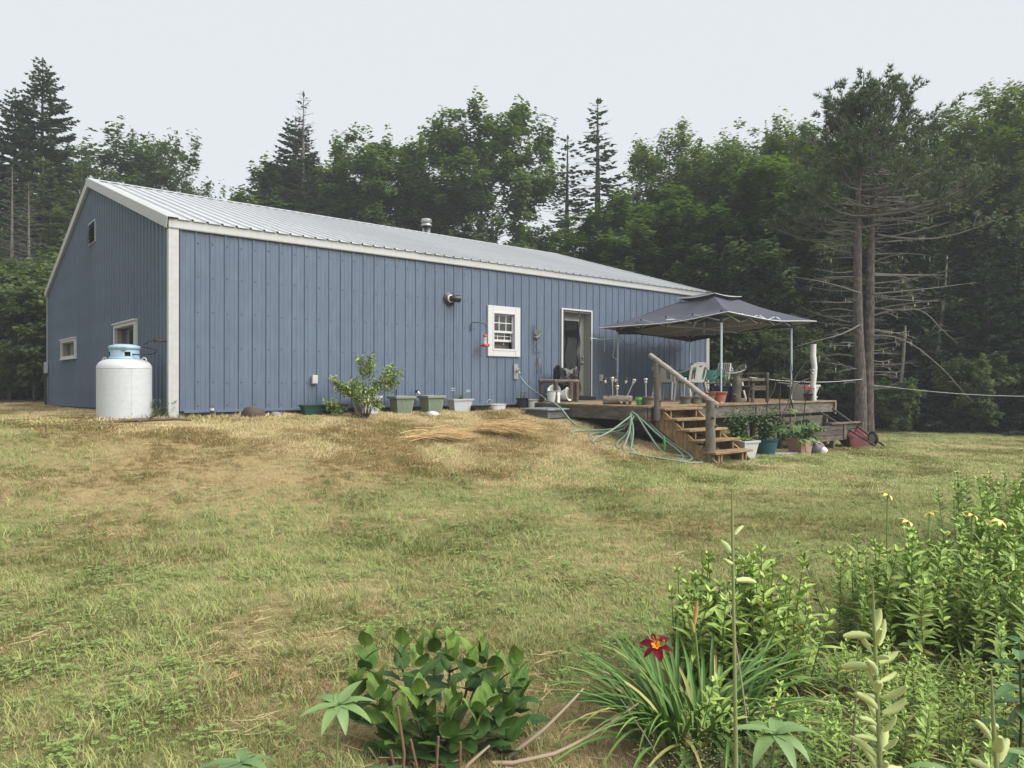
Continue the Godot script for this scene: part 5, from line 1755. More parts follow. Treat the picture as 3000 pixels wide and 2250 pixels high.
	part(gb, "batten", _b(Vector3(0.36, 0.2, 0.368), Vector3(0.48, 0.54, 0.39), 0.004), wood("bed_plank", gw * 1.3, 5, 1))
	part(gb, "brace", _b(Vector3(-0.6, 0.58, -0.2), Vector3(0.6, 0.61, -0.16), 0.004), wood("bed_plank", gw * 1.4, 2, 0), Vector3.ZERO, Vector3(0, 0.35, -0.12))
	part(gb, "soil_bed", _b(Vector3(-0.98, 0.30, -0.38), Vector3(0.97, 0.36, 0.34)), mat("potting_soil", Color(), 0.9))
	# wheelbarrow tipped on its nose
	var wb := thing("wheelbarrow", "red wooden wheelbarrow tipped up against the raised bed", "wheelbarrow", gp(7.75, -15.9), -1.4)
	wb.scale = Vector3.ONE * 0.82
	var hw := Color(0.15, 0.13, 0.115)
	for z in [-0.22, 0.22]:
		var hb := MB.new()
		hb.bar(Vector3(-1.75, 1.0, z * 1.35), Vector3(0.72, 0.13, z * 0.55), 0.038, 0.05, 0.005)
		part(wb, "handle", hb, wood("barrow_handle", hw * 1.2, int(z * 10) + 3, 0))
	var rd := mat("barrow_red", Color(0.20, 0.03, 0.035), 0.6, {"tex": tx.blot, "scale": Vector3(3, 3, 3)})
	for z in [-0.30, 0.30]:
		var sd := MB.new()
		sd.prism([Vector3(-0.72, 0.56, z), Vector3(-0.05, 0.29, z), Vector3(-0.0, 0.0, z), Vector3(-0.28, -0.02, z), Vector3(-0.76, 0.36, z)], Vector3(0, 0, 0.018))
		part(wb, "side_board", sd, rd)
	var tb := MB.new()
	tb.bar(Vector3(-0.73, 0.56, 0.0), Vector3(-0.05, 0.29, 0.0), 0.58, 0.018)
	part(wb, "tray_floor", tb, rd)
	var fb := MB.new()
	fb.bar(Vector3(-0.04, 0.29, 0.0), Vector3(0.0, 0.0, 0.0), 0.58, 0.018, 0.0, Vector3.RIGHT)
	part(wb, "front_board", fb, rd)
	var wh := MB.new()
	var tyre := []
	for k in 25:
		var a := TAU * k / 24.0
		tyre.append(Vector3(cos(a) * 0.155, sin(a) * 0.155, 0))
	wh.tube(tyre, 0.042, 10, false)
	var w := part(wb, "wheel", wh, mat("tyre_black", Color(0.014, 0.014, 0.014), 0.75), Vector3(0.46, 0.30, 0))
	var rm := MB.new()
	rm.lathe([Vector2(0.035, -0.03), Vector2(0.10, -0.015), Vector2(0.125, -0.03), Vector2(0.125, 0.03), Vector2(0.10, 0.015), Vector2(0.035, 0.03)], 24)
	rm.lathe([Vector2(0.0, -0.05), Vector2(0.028, -0.05), Vector2(0.028, -0.05), Vector2(0.028, 0.05), Vector2(0.028, 0.05), Vector2(0.0, 0.05)], 12)
	part(w, "rim", rm, mat("rim_cream", Color(0.46, 0.43, 0.36), 0.5, {"tex": tx.blot, "scale": Vector3(6, 6, 6)}), Vector3.ZERO, Vector3(PI / 2, 0, 0))
	var lg2 := MB.new()
	lg2.tube(curve_pts([Vector3(-0.05, 0.38, 0.2), Vector3(0.12, 0.62, 0.2), Vector3(0.20, 0.78, 0.1), Vector3(0.12, 0.86, 0.0), Vector3(-0.3, 0.62, -0.2)], 18), 0.011, 6)
	part(wb, "leg", lg2, mat("black_metal", Color(), 0.4))
	# clothes line from the chair over the deck to the pine and beyond
	var cl := MB.new()
	var ln := []
	for k in 21:
		var t := k / 20.0
		ln.append(W(11.3, DECK + 0.55, 3.1).lerp(Vector3(9.75, 1.62, -19.8), t) + Vector3(0, -0.10 * sin(PI * t), 0))
	cl.tube(ln, 0.008, 5)
	single("clothes_line", "thin pale line strung from the deck to the pine trunk", "line", cl, mat("line_white", Color(0.45, 0.47, 0.44), 0.7))
	var c2 := MB.new()
	ln = []
	for k in 21:
		var t := k / 20.0
		ln.append(Vector3(9.95, 1.45, -19.8).lerp(Vector3(14.6, 1.2, -18.2), t) + Vector3(0, -0.12 * sin(PI * t), 0))
	c2.tube(ln, 0.008, 5)
	single("clothes_line", "thin pale line running right from the pine trunk before the dark trees", "line", c2, mat("line_white", Color(), 0.7))


# how dry the grass is at a point, 0 green to 1 straw
func dry(x: float, z: float) -> float:
	var q := HI * Vector3(x, 0, z)
	var mound := sm(-1.2, 0.3, q.x + 1.5) * (1.0 - sm(3.2, 5.2, q.z)) * (1.0 - sm(7.5, 9.5, q.x))
	var d := 0.19 + patch.get_noise_2d(x * 0.55, z * 0.8) * 0.75 + patch.get_noise_2d(x * 2.6 + 50.0, z * 3.4) * 0.4
	d = lerpf(d, 0.92 + patch.get_noise_2d(x * 1.5, z * 1.5 + 99.0) * 0.45, mound)
	# trampled litter round the flower bed
	d = lerpf(d, 0.95, sm(3.9, 3.0, -z) * sm(-0.9, -0.3, x) * 0.8)
	return clampf(d, 0.0, 1.0)


func build_ground() -> void:
	var xs := []
	var zs := []
	var s := -13.0
	while s <= 15.0:
		xs.append(s)
		s += 0.22
	s = 1.5
	while s >= -24.0:
		zs.append(s)
		s -= 0.22
	for e in [3.0, 6.0, 11.0, 20.0, 40.0, 90.0, 200.0, 420.0]:
		xs.push_front(-13.0 - e)
		xs.append(15.0 + e)
		zs.push_front(1.5 + e)
		zs.append(-24.0 - e)
	var v := PackedVector3Array()
	var nn := PackedVector3Array()
	var c := PackedColorArray()
	var ix := PackedInt32Array()
	var straw := Color(0.40, 0.32, 0.175)
	var green := Color(0.27, 0.28, 0.125)
	for z in zs:
		for x in xs:
			v.append(Vector3(x, gy(x, z), z))
			nn.append(Vector3(gy(x - 0.15, z) - gy(x + 0.15, z), 0.3, gy(x, z - 0.15) - gy(x, z + 0.15)).normalized())
			c.append(green.lerp(straw, dry(x, z)))
	var w := xs.size()
	for j in zs.size() - 1:
		for i in w - 1:
			var a := j * w + i
			ix.append_array(PackedInt32Array([a, a + w, a + 1, a + 1, a + w, a + w + 1]))
	var ar := []
	ar.resize(Mesh.ARRAY_MAX)
	ar[Mesh.ARRAY_VERTEX] = v
	ar[Mesh.ARRAY_NORMAL] = nn
	ar[Mesh.ARRAY_COLOR] = c
	ar[Mesh.ARRAY_INDEX] = ix
	var m := ArrayMesh.new()
	m.add_surface_from_arrays(Mesh.PRIMITIVE_TRIANGLES, ar)
	var gm := mat("lawn_soil", Color(1, 1, 1), 0.95, {"vc": true, "tex": tx.thatch, "scale": Vector3(1.6, 1.6, 1.6), "world": true, "spec": 0.2})
	structure("lawn_ground", m, gm)


# tuft of fine curved blades, swept towards +x
func blade_tuft(n: int, h0: float, h1: float, sweep: float, w: float, rad: float) -> ArrayMesh:
	var mb := MB.new()
	for k in n:
		var a := rf(0, TAU)
		var p := Vector3(cos(a), 0, sin(a)) * sqrt(rng.randf()) * rad + Vector3(0, -0.012, 0)
		var b := rf(0, TAU)
		var l := rf(0.1, 0.75)
		var d := Vector3(cos(b) * l + sweep * rf(0.4, 1.2), 1.0, sin(b) * l).normalized()
		var flat := Vector3(d.x, 0, d.z).normalized()
		var h := rf(h0, h1)
		var side := Vector3(-flat.z, 0, flat.x).rotated(Vector3.UP, rf(-0.9, 0.9)) * w * rf(0.7, 1.25) * 0.5
		var m := p + d * h * 0.5
		var m2 := m + (d + flat * rf(0.2, 0.7) * (0.5 + sweep)).normalized() * h * 0.32
		var e := m2 + (d + flat * rf(0.5, 1.6) * (0.5 + sweep) - Vector3(0, rf(0.1, 0.7), 0)).normalized() * h * 0.26
		var f := rf(0.68, 1.2)
		mb.col = Color(f * rf(0.95, 1.12), f, f * rf(0.85, 1.05))
		mb.quad(p - side, p + side, m + side * 0.9, m - side * 0.9)
		mb.quad(m - side * 0.9, m + side * 0.9, m2 + side * 0.65, m2 - side * 0.65)
		mb.tri(m2 - side * 0.65, m2 + side * 0.65, e)
	return mb.mesh()


func scatter(called: String, label: String, mesh: Mesh, m: Material, tr: Array, cols: PackedColorArray) -> void:
	var mm := MultiMesh.new()
	mm.transform_format = MultiMesh.TRANSFORM_3D
	mm.use_colors = true
	mm.mesh = mesh
	mm.instance_count = tr.size()
	for k in tr.size():
		mm.set_instance_transform(k, tr[k])
		mm.set_instance_color(k, cols[k])
	var o := MultiMeshInstance3D.new()
	o.name = numbered(called)
	o.multimesh = mm
	o.material_override = m
	o.set_meta("kind", "stuff")
	tag(o, label, "grass")
	add_child(o)


func blocked(q: Vector3) -> bool:
	if q.x > -0.05 and q.x < LEN and q.z < 0.06 and q.z > -WID:
		return true
	return q.x > 7.3 and q.x < 14.3 and q.z >= -0.1 and q.z < 3.3


func build_grass() -> void:
	var gm := mat("grass_blade", Color(1, 1, 1), 0.7, {"vc": true, "back": Color(0.22, 0.22, 0.08), "spec": 0.25})
	var kinds := [
		blade_tuft(17, 0.035, 0.08, 0.45, 0.0034, 0.055),
		blade_tuft(17, 0.03, 0.075, 0.8, 0.0032, 0.06),
		blade_tuft(16, 0.04, 0.095, 1.5, 0.0030, 0.06),
		blade_tuft(12, 0.07, 0.14, 0.3, 0.0042, 0.035),
		blade_tuft(18, 0.035, 0.08, 0.6, 0.0072, 0.12),
		blade_tuft(18, 0.035, 0.085, 1.2, 0.0065, 0.13)]
	var trs := [[], [], [], [], [], []]
	var cols := [PackedColorArray(), PackedColorArray(), PackedColorArray(), PackedColorArray(), PackedColorArray(), PackedColorArray()]
	var greens := [Color(0.205, 0.255, 0.085), Color(0.255, 0.305, 0.108), Color(0.32, 0.35, 0.14), Color(0.41, 0.41, 0.19)]
	var straws := [Color(0.50, 0.41, 0.225), Color(0.43, 0.335, 0.175), Color(0.36, 0.26, 0.135), Color(0.56, 0.48, 0.29)]
	var zones := [[1.9, 4.2, 1150.0], [4.2, 7.0, 800.0], [7.0, 10.5, 640.0], [10.5, 16.0, 330.0], [16.0, 27.0, 110.0]]
	for zn in zones:
		var half: float = zn[1] * 0.76 + 2.0
		var n := int((zn[1] - zn[0]) * half * 2.0 * zn[2])
		for k in n:
			var z := rf(zn[0], zn[1])
			var x := rf(-half, half)
			if absf(x) > z * 0.74 + 2.1:
				continue
			var q := HI * Vector3(x, 0, -z)
			if blocked(q):
				continue
			var d := dry(x, -z)
			var tuftv := patch.get_noise_2d(x * 3.2 + 300.0, z * 3.2)
			var is_dry := rng.randf() < d * 0.95 + 0.05 - tuftv * 0.25
			var t := 0
			if z > 9.5:
				t = 5 if is_dry and rng.randf() < 0.6 else 4
			elif is_dry:
				t = 2 if rng.randf() < 0.45 else 1
			else:
				t = 3 if rng.randf() < 0.10 + 0.25 * maxf(0.0, tuftv) else (0 if rng.randf() < 0.6 else 1)
			var s := rf(0.65, 1.2) * (0.85 + tuftv * 0.4)
			# longer fringe where the mower cannot reach
			if q.z < 0.5 and q.z > -0.1 and q.x > -1.2 and q.x < 1.8:
				s *= rf(0.9, 1.9)
			var dirn := patch.get_noise_2d(x * 0.9 - 40.0, z * 0.9) * 5.0 + rng.randfn() * 0.55
			var b := Basis(Vector3.UP, dirn).scaled(Vector3(s, s * rf(0.75, 1.2), s))
			trs[t].append(Transform3D(b, Vector3(x, gy(x, -z), -z)))
			var c: Color = straws[rng.randi() % 4].lerp(straws[rng.randi() % 4], 0.5) if is_dry else greens[rng.randi() % 4].lerp(greens[rng.randi() % 4], 0.5)
			cols[t].append(c)
	var lab := ["short green mown grass of the lawn", "mixed short grass of the lawn", "flattened straw-coloured dry grass of the lawn", "upright brighter grass tufts of the lawn", "short grass of the farther lawn", "dry straw grass of the mound and farther lawn"]
	for t in 6:
		scatter("grass", lab[t], kinds[t], gm, trs[t], cols[t])
	# clover-like low leaves in patches
	var cv := MB.new()
	for k in 9:
		var a := rf(0, TAU)
		var p := Vector3(cos(a), 0, sin(a)) * rf(0, 0.06) + Vector3(0, rf(0.015, 0.04), 0)
		for j in 3:
			var b := a + j * TAU / 3
			mb_leaflet(cv, p, b, 0.012)
	var ct := []
	var cc := PackedColorArray()
	for k in 10000:
		var z := 1.9 + pow(rng.randf(), 1.5) * 10.0
		var x := rf(-0.76, 0.76) * z
		var q := HI * Vector3(x, 0, -z)
		if blocked(q) or dry(x, -z) > 0.42 or rng.randf() > patch.get_noise_2d(x * 1.1 + 700.0, z * 1.1) * 1.6 + 0.3:
			continue
		ct.append(Transform3D(Basis(Vector3.UP, rf(0, TAU)).scaled(Vector3.ONE * rf(0.7, 1.4)), Vector3(x, gy(x, -z), -z)))
		cc.append(Color(0.17, 0.24, 0.07).lerp(Color(0.22, 0.29, 0.09), rng.randf()))
	scatter("clover", "patches of low clover leaves in the lawn", cv.mesh(), gm, ct, cc)
	# straw and stem litter lying flat around the bed and on the mound
	var lt := MB.new()
	for k in 5:
		var a := rf(0, TAU)
		var p := Vector3(rf(-0.05, 0.05), rf(0.004, 0.02), rf(-0.05, 0.05))
		var dv := Vector3(cos(a), rf(-0.05, 0.12), sin(a)) * rf(0.04, 0.10)
		var sd := Vector3(-sin(a), 0, cos(a)) * 0.0016
		lt.quad(p - sd, p + sd, p + dv + sd * 0.6, p + dv - sd * 0.6)
		sd = Vector3(0, 0.0016, 0)
		lt.quad(p - sd, p + sd, p + dv + sd * 0.6, p + dv - sd * 0.6)
	var lr := []
	var lc := PackedColorArray()
	for k in 2600:
		var z := 1.9 + pow(rng.randf(), 1.8) * 11.0
		var x := rf(-0.76, 0.76) * z
		var q := HI * Vector3(x, 0, -z)
		if blocked(q) or rng.randf() > dry(x, -z):
			continue
		lr.append(Transform3D(Basis(Vector3.UP, rf(0, TAU)).scaled(Vector3.ONE * rf(0.7, 1.6)), Vector3(x, gy(x, -z) + rf(0.0, 0.03), -z)))
		lc.append(straws[rng.randi() % 4])
	scatter("straw", "loose dead stems and straw lying on the grass", lt.mesh(), gm, lr, lc)


# leaf along +z with smooth faces: quilted between the veins, edge slightly toothed
func heroleaf(mb: MB, length: float, width: float, droop: float, fold: float, segs: int, cols: int, quilt: float, tooth: float, shape := 0.72) -> void:
	var rows := []
	var at := Vector3.ZERO
	var ang := -0.25
	for i in segs + 1:
		var t := i / float(segs)
		var w := width * 0.5 * pow(maxf(0.0, sin(PI * pow(t, shape))), 0.85)
		if i == segs:
			w = 0.0004
		elif i % 2 == 1:
			w += tooth * 0.5
		var d := Vector3(0, -sin(ang), cos(ang))
		var u := Vector3(0, cos(ang), sin(ang))
		if i > 0:
			at += d * length / segs
			ang += droop / segs * 1.5
		var r := PackedVector3Array()
		for j in cols:
			var s := j / (cols - 1.0) * 2.0 - 1.0
			var y := absf(s) * w * fold + quilt * sin((t * 6.5 - absf(s) * 1.6) * TAU) * (1.0 - absf(s) * 0.5) * minf(1.0, w / 0.02) - 0.35 * fold * w * s * s
			r.append(at + Vector3(s * w, 0, 0) + u * y)
		rows.append(r)
	mb.grid(rows)


func mb_leaflet(mb: MB, p: Vector3, a: float, s: float) -> void:
	var d := Vector3(cos(a), rf(-0.1, 0.3), sin(a)) * s
	var t := Vector3(-sin(a), 0, cos(a)) * s * 0.55
	mb.quad(p, p + d * 0.6 + t, p + d * 1.1, p + d * 0.6 - t)


func hay(label: String, at: Vector3, turn: float, n: int, ln: float, wd: float, fan: float) -> void:
	var mb := MB.new()
	for k in n:
		var s := rf(-1, 1)
		var y := absf(rng.randfn()) * 0.06
		var a := s * fan + rng.randfn() * 0.18
		var p := Vector3(s * wd, y + 0.01, rf(-0.3, 0.3) * ln)
		var d := Vector3(sin(a), rf(-0.12, 0.22), cos(a)) * ln * rf(0.4, 0.75)
		var f := rf(0.7, 1.15)
		mb.col = Color(0.60 * f, 0.43 * f, 0.215 * f)
		mb.tube([p - d * 0.5, p + Vector3(0, 0.03, 0), p + d * 0.5 + Vector3(rf(-0.08, 0.08), -0.01, 0)], [0.0045, 0.004, 0.002], 3, false)
	var o := single("hay_pile", label, "hay pile", mb, mat("straw_stem", Color(1, 1, 1), 0.7, {"vc": true, "spec": 0.25}), at, turn, "heaps of pulled dry grass")


func build_bed() -> void:
	var lm := leafmat()
	hay("larger heap of pulled straw-coloured grass on the mound below the window", G(4.75, 2.5) + Vector3(0, 0.05, 0), TH + 1.0, 380, 1.15, 0.42, 0.85)
	hay("smaller flat bundle of straw-coloured grass on the mound below the planters", G(3.25, 2.6) + Vector3(0, 0.03, 0), TH + 1.35, 170, 1.1, 0.16, 0.3)
	# shrub by the wall
	var sh := thing("leafy_shrub", "loose leafy green shrub growing in front of the white pot by the wall", "shrub", G(2.93, 0.85))
	var wood_ := MB.new()
	var lf := MB.new()
	var tips := [Vector3(-0.1, 1.12, 0.0), Vector3(0.12, 1.15, 0.05), Vector3(0.0, 1.02, -0.1), Vector3(0.5, 0.95, 0.1), Vector3(0.62, 0.86, 0.0), Vector3(0.42, 0.78, 0.15), Vector3(0.55, 0.72, -0.1), Vector3(-0.62, 0.74, 0.0), Vector3(-0.5, 0.64, 0.1), Vector3(-0.35, 0.6, 0.1), Vector3(-0.25, 0.52, 0.2), Vector3(0.0, 0.62, 0.25), Vector3(0.2, 0.55, 0.25), Vector3(-0.1, 0.42, 0.28), Vector3(0.12, 0.38, 0.3), Vector3(-0.7, 0.26, 0.1), Vector3(-0.55, 0.2, 0.15), Vector3(0.3, 0.3, 0.25), Vector3(0.25, 0.7, 0.1), Vector3(-0.2, 0.7, 0.05)]
	for t in tips:
		var b := Vector3(t.x * 0.08 + rf(-0.03, 0.03), 0, t.z * 0.1)
		var mid: Vector3 = b.lerp(t, 0.5) + Vector3(-t.x * 0.12, 0.02, 0)
		wood_.tube(curve_pts([b, mid, t], 8), [0.009, 0.008, 0.007, 0.006, 0.005, 0.004, 0.003, 0.002], 5, false)
		for k in 120:
			var u := rf(0.5, 1.05)
			var p := mid.lerp(t, u) + rv() * rf(0.0, 0.13)
			lf.col = Color(0.15, 0.22, 0.045).lerp(Color(0.30, 0.37, 0.10), rng.randf())
			lf.leaf(p, rv() + Vector3(t.x, 0.5, t.z), Vector3.UP + rv() * 0.4, rf(0.065, 0.11), rf(0.026, 0.04), 0.3, 0.25, 3)
	part(sh, "stems", wood_, mat("shrub_bark", Color(0.10, 0.075, 0.055), 0.8))
	part(sh, "foliage", lf, lm)
	sh.scale = Vector3.ONE * 0.9
	# weeds beside the tank
	var wd := MB.new()
	for k in 60:
		var p := Vector3(rf(-0.3, 0.3), 0, rf(-0.2, 0.2))
		var b := rf(0, TAU)
		wd.col = Color(0.06, 0.10, 0.035).lerp(Color(0.16, 0.19, 0.08), rng.randf())
		wd.leaf(p, Vector3(cos(b) * 0.5, 1, sin(b) * 0.5), Vector3(-cos(b), 0.5, -sin(b)), rf(0.2, 0.5), 0.012, 0.7, 0.2, 4)
		if k % 3 == 0:
			for j in 8:
				wd.leaf(p + Vector3(cos(b) * 0.05, rf(0.05, 0.3), sin(b) * 0.05), rv() + Vector3.UP, Vector3.UP, 0.06, 0.02, 0.4, 0.2, 3)
	var wp := W(-0.28, 0, -0.05)
	wp.y = gy(wp.x, wp.z)
	single("weed_clump", "dark weed clump between the propane tank and the house corner", "weeds", wd, lm, wp)

	# hydrangea: every leaf a part
	var hy := thing("hydrangea_bush", "dark glossy broad-leaved hydrangea bush in the dry bed at bottom centre", "bush", gp(-0.32, -3.02))
	var hv := []
	for k in 4:
		var mb := MB.new()
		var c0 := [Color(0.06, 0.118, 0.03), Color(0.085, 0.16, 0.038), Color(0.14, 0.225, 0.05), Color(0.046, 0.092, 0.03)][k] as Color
		mb.col = c0
		heroleaf(mb, 0.165, 0.096, 0.25 + 0.1 * k, 0.26, 10, 9, 0.0026, 0.005, 0.62)
		# raised midrib
		mb.col = Color(c0.r * 2.0, c0.g * 1.7, c0.b * 1.6)
		mb.leaf(Vector3(0, 0.0025, 0), Vector3(0, 0.12, 1), Vector3.UP, 0.0, 0.0, 0.0, 0.0, 2, 0.4)
		hv.append(mb.mesh())
	var stalks := MB.new()
	var hl := mat("hydrangea_leaf", Color(1, 1, 1), 0.48, {"vc": true, "back": Color(0.14, 0.18, 0.05), "tex": tx.faint, "scale": Vector3(14, 14, 14), "spec": 0.3})
	var spots := [[-0.30, 0.40, 0.02], [-0.17, 0.36, -0.12], [-0.06, 0.38, 0.06], [0.06, 0.36, -0.08], [0.16, 0.37, 0.02], [0.27, 0.33, -0.06], [0.36, 0.31, 0.06], [-0.22, 0.27, 0.12], [-0.05, 0.27, 0.16], [0.10, 0.27, 0.17], [0.26, 0.24, 0.14], [-0.33, 0.28, 0.06], [-0.12, 0.18, 0.2], [0.08, 0.17, 0.22], [0.2, 0.16, 0.18], [0.38, 0.22, 0.0], [-0.02, 0.33, -0.16], [0.2, 0.28, -0.18], [0.0, 0.12, 0.15], [0.32, 0.14, 0.12], [-0.2, 0.14, 0.12]]
	for s in spots:
		var top := Vector3(s[0] * 0.95, s[1] * 0.84 + rf(-0.03, 0.03), s[2])
		stalks.tube([Vector3(top.x * 0.35, 0, top.z * 0.35), top * Vector3(0.75, 0.5, 0.75), top], [0.008, 0.007, 0.005], 6, false)
		var tw := rf(0, TAU)
		for j in 8:
			var lvl := j / 2
			var a := tw + (j % 2) * PI + lvl * PI * 0.5
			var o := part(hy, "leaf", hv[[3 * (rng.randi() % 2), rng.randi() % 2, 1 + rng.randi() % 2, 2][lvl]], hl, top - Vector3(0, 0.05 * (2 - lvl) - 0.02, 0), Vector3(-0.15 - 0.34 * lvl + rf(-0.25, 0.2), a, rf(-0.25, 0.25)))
			o.scale = Vector3.ONE * rf(0.68, 1.0) * (1.0 - 0.1 * lvl)
	part(hy, "stems", stalks, mat("hydrangea_stem", Color(0.10, 0.12, 0.05), 0.6))
	var dead := MB.new()
	for s in [[Vector3(0.3, 0.02, 0.15), Vector3(0.45, 0.13, 0.14), Vector3(0.62, 0.26, 0.05)], [Vector3(0.25, 0.03, 0.2), Vector3(0.5, 0.08, 0.22), Vector3(0.85, 0.20, 0.05)], [Vector3(0.3, 0.02, 0.22), Vector3(0.55, 0.02, 0.35), Vector3(0.72, 0.02, 0.52)], [Vector3(0.12, 0.0, 0.3), Vector3(0.15, 0.08, 0.32), Vector3(0.24, 0.15, 0.3)], [Vector3(-0.1, 0.0, 0.3), Vector3(0.0, 0.07, 0.34), Vector3(0.14, 0.05, 0.3)], [Vector3(0.2, 0.0, 0.3), Vector3(0.5, 0.01, 0.3), Vector3(0.8, 0.02, 0.42)]]:
		dead.tube(curve_pts(s, 9), [0.009, 0.009, 0.008, 0.008, 0.007, 0.006, 0.006, 0.005, 0.004], 6)
	part(hy, "dead_canes", dead, mat("dead_cane", Color(0.36, 0.28, 0.19), 0.8))

	# lupine leaf plants along the lower edge
	var k := 0
	for s in [[-0.66, -2.70, 0.30, 0.155, 1.0, "pale green lupine leaf fan standing left of the hydrangea"], [-0.98, -2.62, 0.13, 0.14, 0.75, "drooping lupine leaf fan at the bottom edge, left of the pale one"], [-0.48, -2.58, 0.10, 0.14, 0.6, "dark lupine leaf fan below the hydrangea at the bottom edge"], [-0.32, -2.55, 0.09, 0.11, 0.8, "small lupine leaf fan with pink stems at the bottom centre"], [0.50, -2.55, 0.10, 0.15, 0.7, "blue-green lupine leaf fan below the daylily at the bottom edge"], [0.94, -2.55, 0.28, 0.17, 0.9, "large lupine leaf fan right of the daylily"], [1.50, -2.42, 0.20, 0.17, 1.0, "yellow-tipped lupine leaf fan at the foot of the tall seed stalk"], [1.82, -2.5, 0.22, 0.15, 0.9, "lupine leaf fan in the bottom right corner"], [1.66, -2.2, 0.24, 0.19, 0.75, "large lupine leaf fan at the bottom right under the seed stalks"], [1.06, -2.1, 0.20, 0.17, 0.95, "pale lupine leaf fan at the bottom edge left of the seed stalk"], [2.05, -2.75, 0.30, 0.18, 0.65, "dark lupine leaf fan below the phlox near the right edge"], [1.22, -2.3, 0.18, 0.16, 0.8, "lupine leaf fan just left of the tall seed stalk"], [0.56, -2.42, 0.16, 0.13, 0.85, "narrow lupine leaf fan in front of the daylily at the bottom edge"]]:
		var at := gp(s[0], s[1])
		var o := thing("lupine_leaf", s[5], "lupine", at, rf(0, TAU), "lupine leaf fans in the bed")
		var stl := MB.new()
		stl.tube([Vector3(0, -0.02, 0), Vector3(0.01, s[2] * 0.5, 0), Vector3(0, s[2], 0.01)], 0.0045, 6, false)
		part(o, "stem", stl, mat("lupine_stem", Color(0.17, 0.22, 0.07), 0.6))
		var n := 9
		for j in n:
			var mb := MB.new()
			mb.col = Color(0.085, 0.15, 0.06).lerp(Color(0.20, 0.30, 0.09), clampf(s[4] - 0.45 + rf(-0.15, 0.15), 0, 1))
			heroleaf(mb, s[3] * rf(0.9, 1.15), s[3] * 0.30, rf(0.35, 1.0), 0.35, 8, 4, 0.0, 0.0, 0.66)
			part(o, "leaflet", mb, mat("lupine_leaflet", Color(1, 1, 1), 0.55, {"vc": true, "back": Color(0.2, 0.26, 0.08), "tex": tx.faint, "scale": Vector3(16, 16, 16)}), Vector3(0, s[2], 0.01), Vector3(rf(-0.25, 0.2), TAU * j / n + rf(-0.12, 0.12), 0))
		k += 1
	# dry dock-like stalks in front
	var dp := thing("cut_plant", "brown cut-off plant stalks standing before the hydrangea", "stalks", gp(-0.36, -2.64))
	for s in [[-0.40, -2.62, 0.34], [-0.36, -2.66, 0.2], [-0.28, -2.6, 0.24], [-0.2, -2.68, 0.18], [-0.44, -2.66, 0.16]]:
		var ds := MB.new()
		ds.tube([Vector3(0, -0.02, 0), Vector3(0.01, 0.5 * s[2], 0), Vector3(rf(-0.02, 0.02), s[2], 0)], [0.007, 0.006, 0.005], 6)
		part(dp, "stalk", ds, mat("brown_stalk", Color(0.15, 0.085, 0.045), 0.8), Vector3(s[0] + 0.36, 0, s[1] + 2.64))
	single("pale_stone", "pale stone in the leaf litter right of the hydrangea", "stone", _rock(0.035, 0.028, 0.03), mat("pale_rock", Color(0.30, 0.27, 0.22), 0.9), gp(0.10, -3.02, 0.02))
	build_daylily(lm)
	build_phlox(lm)
	build_pods(lm)


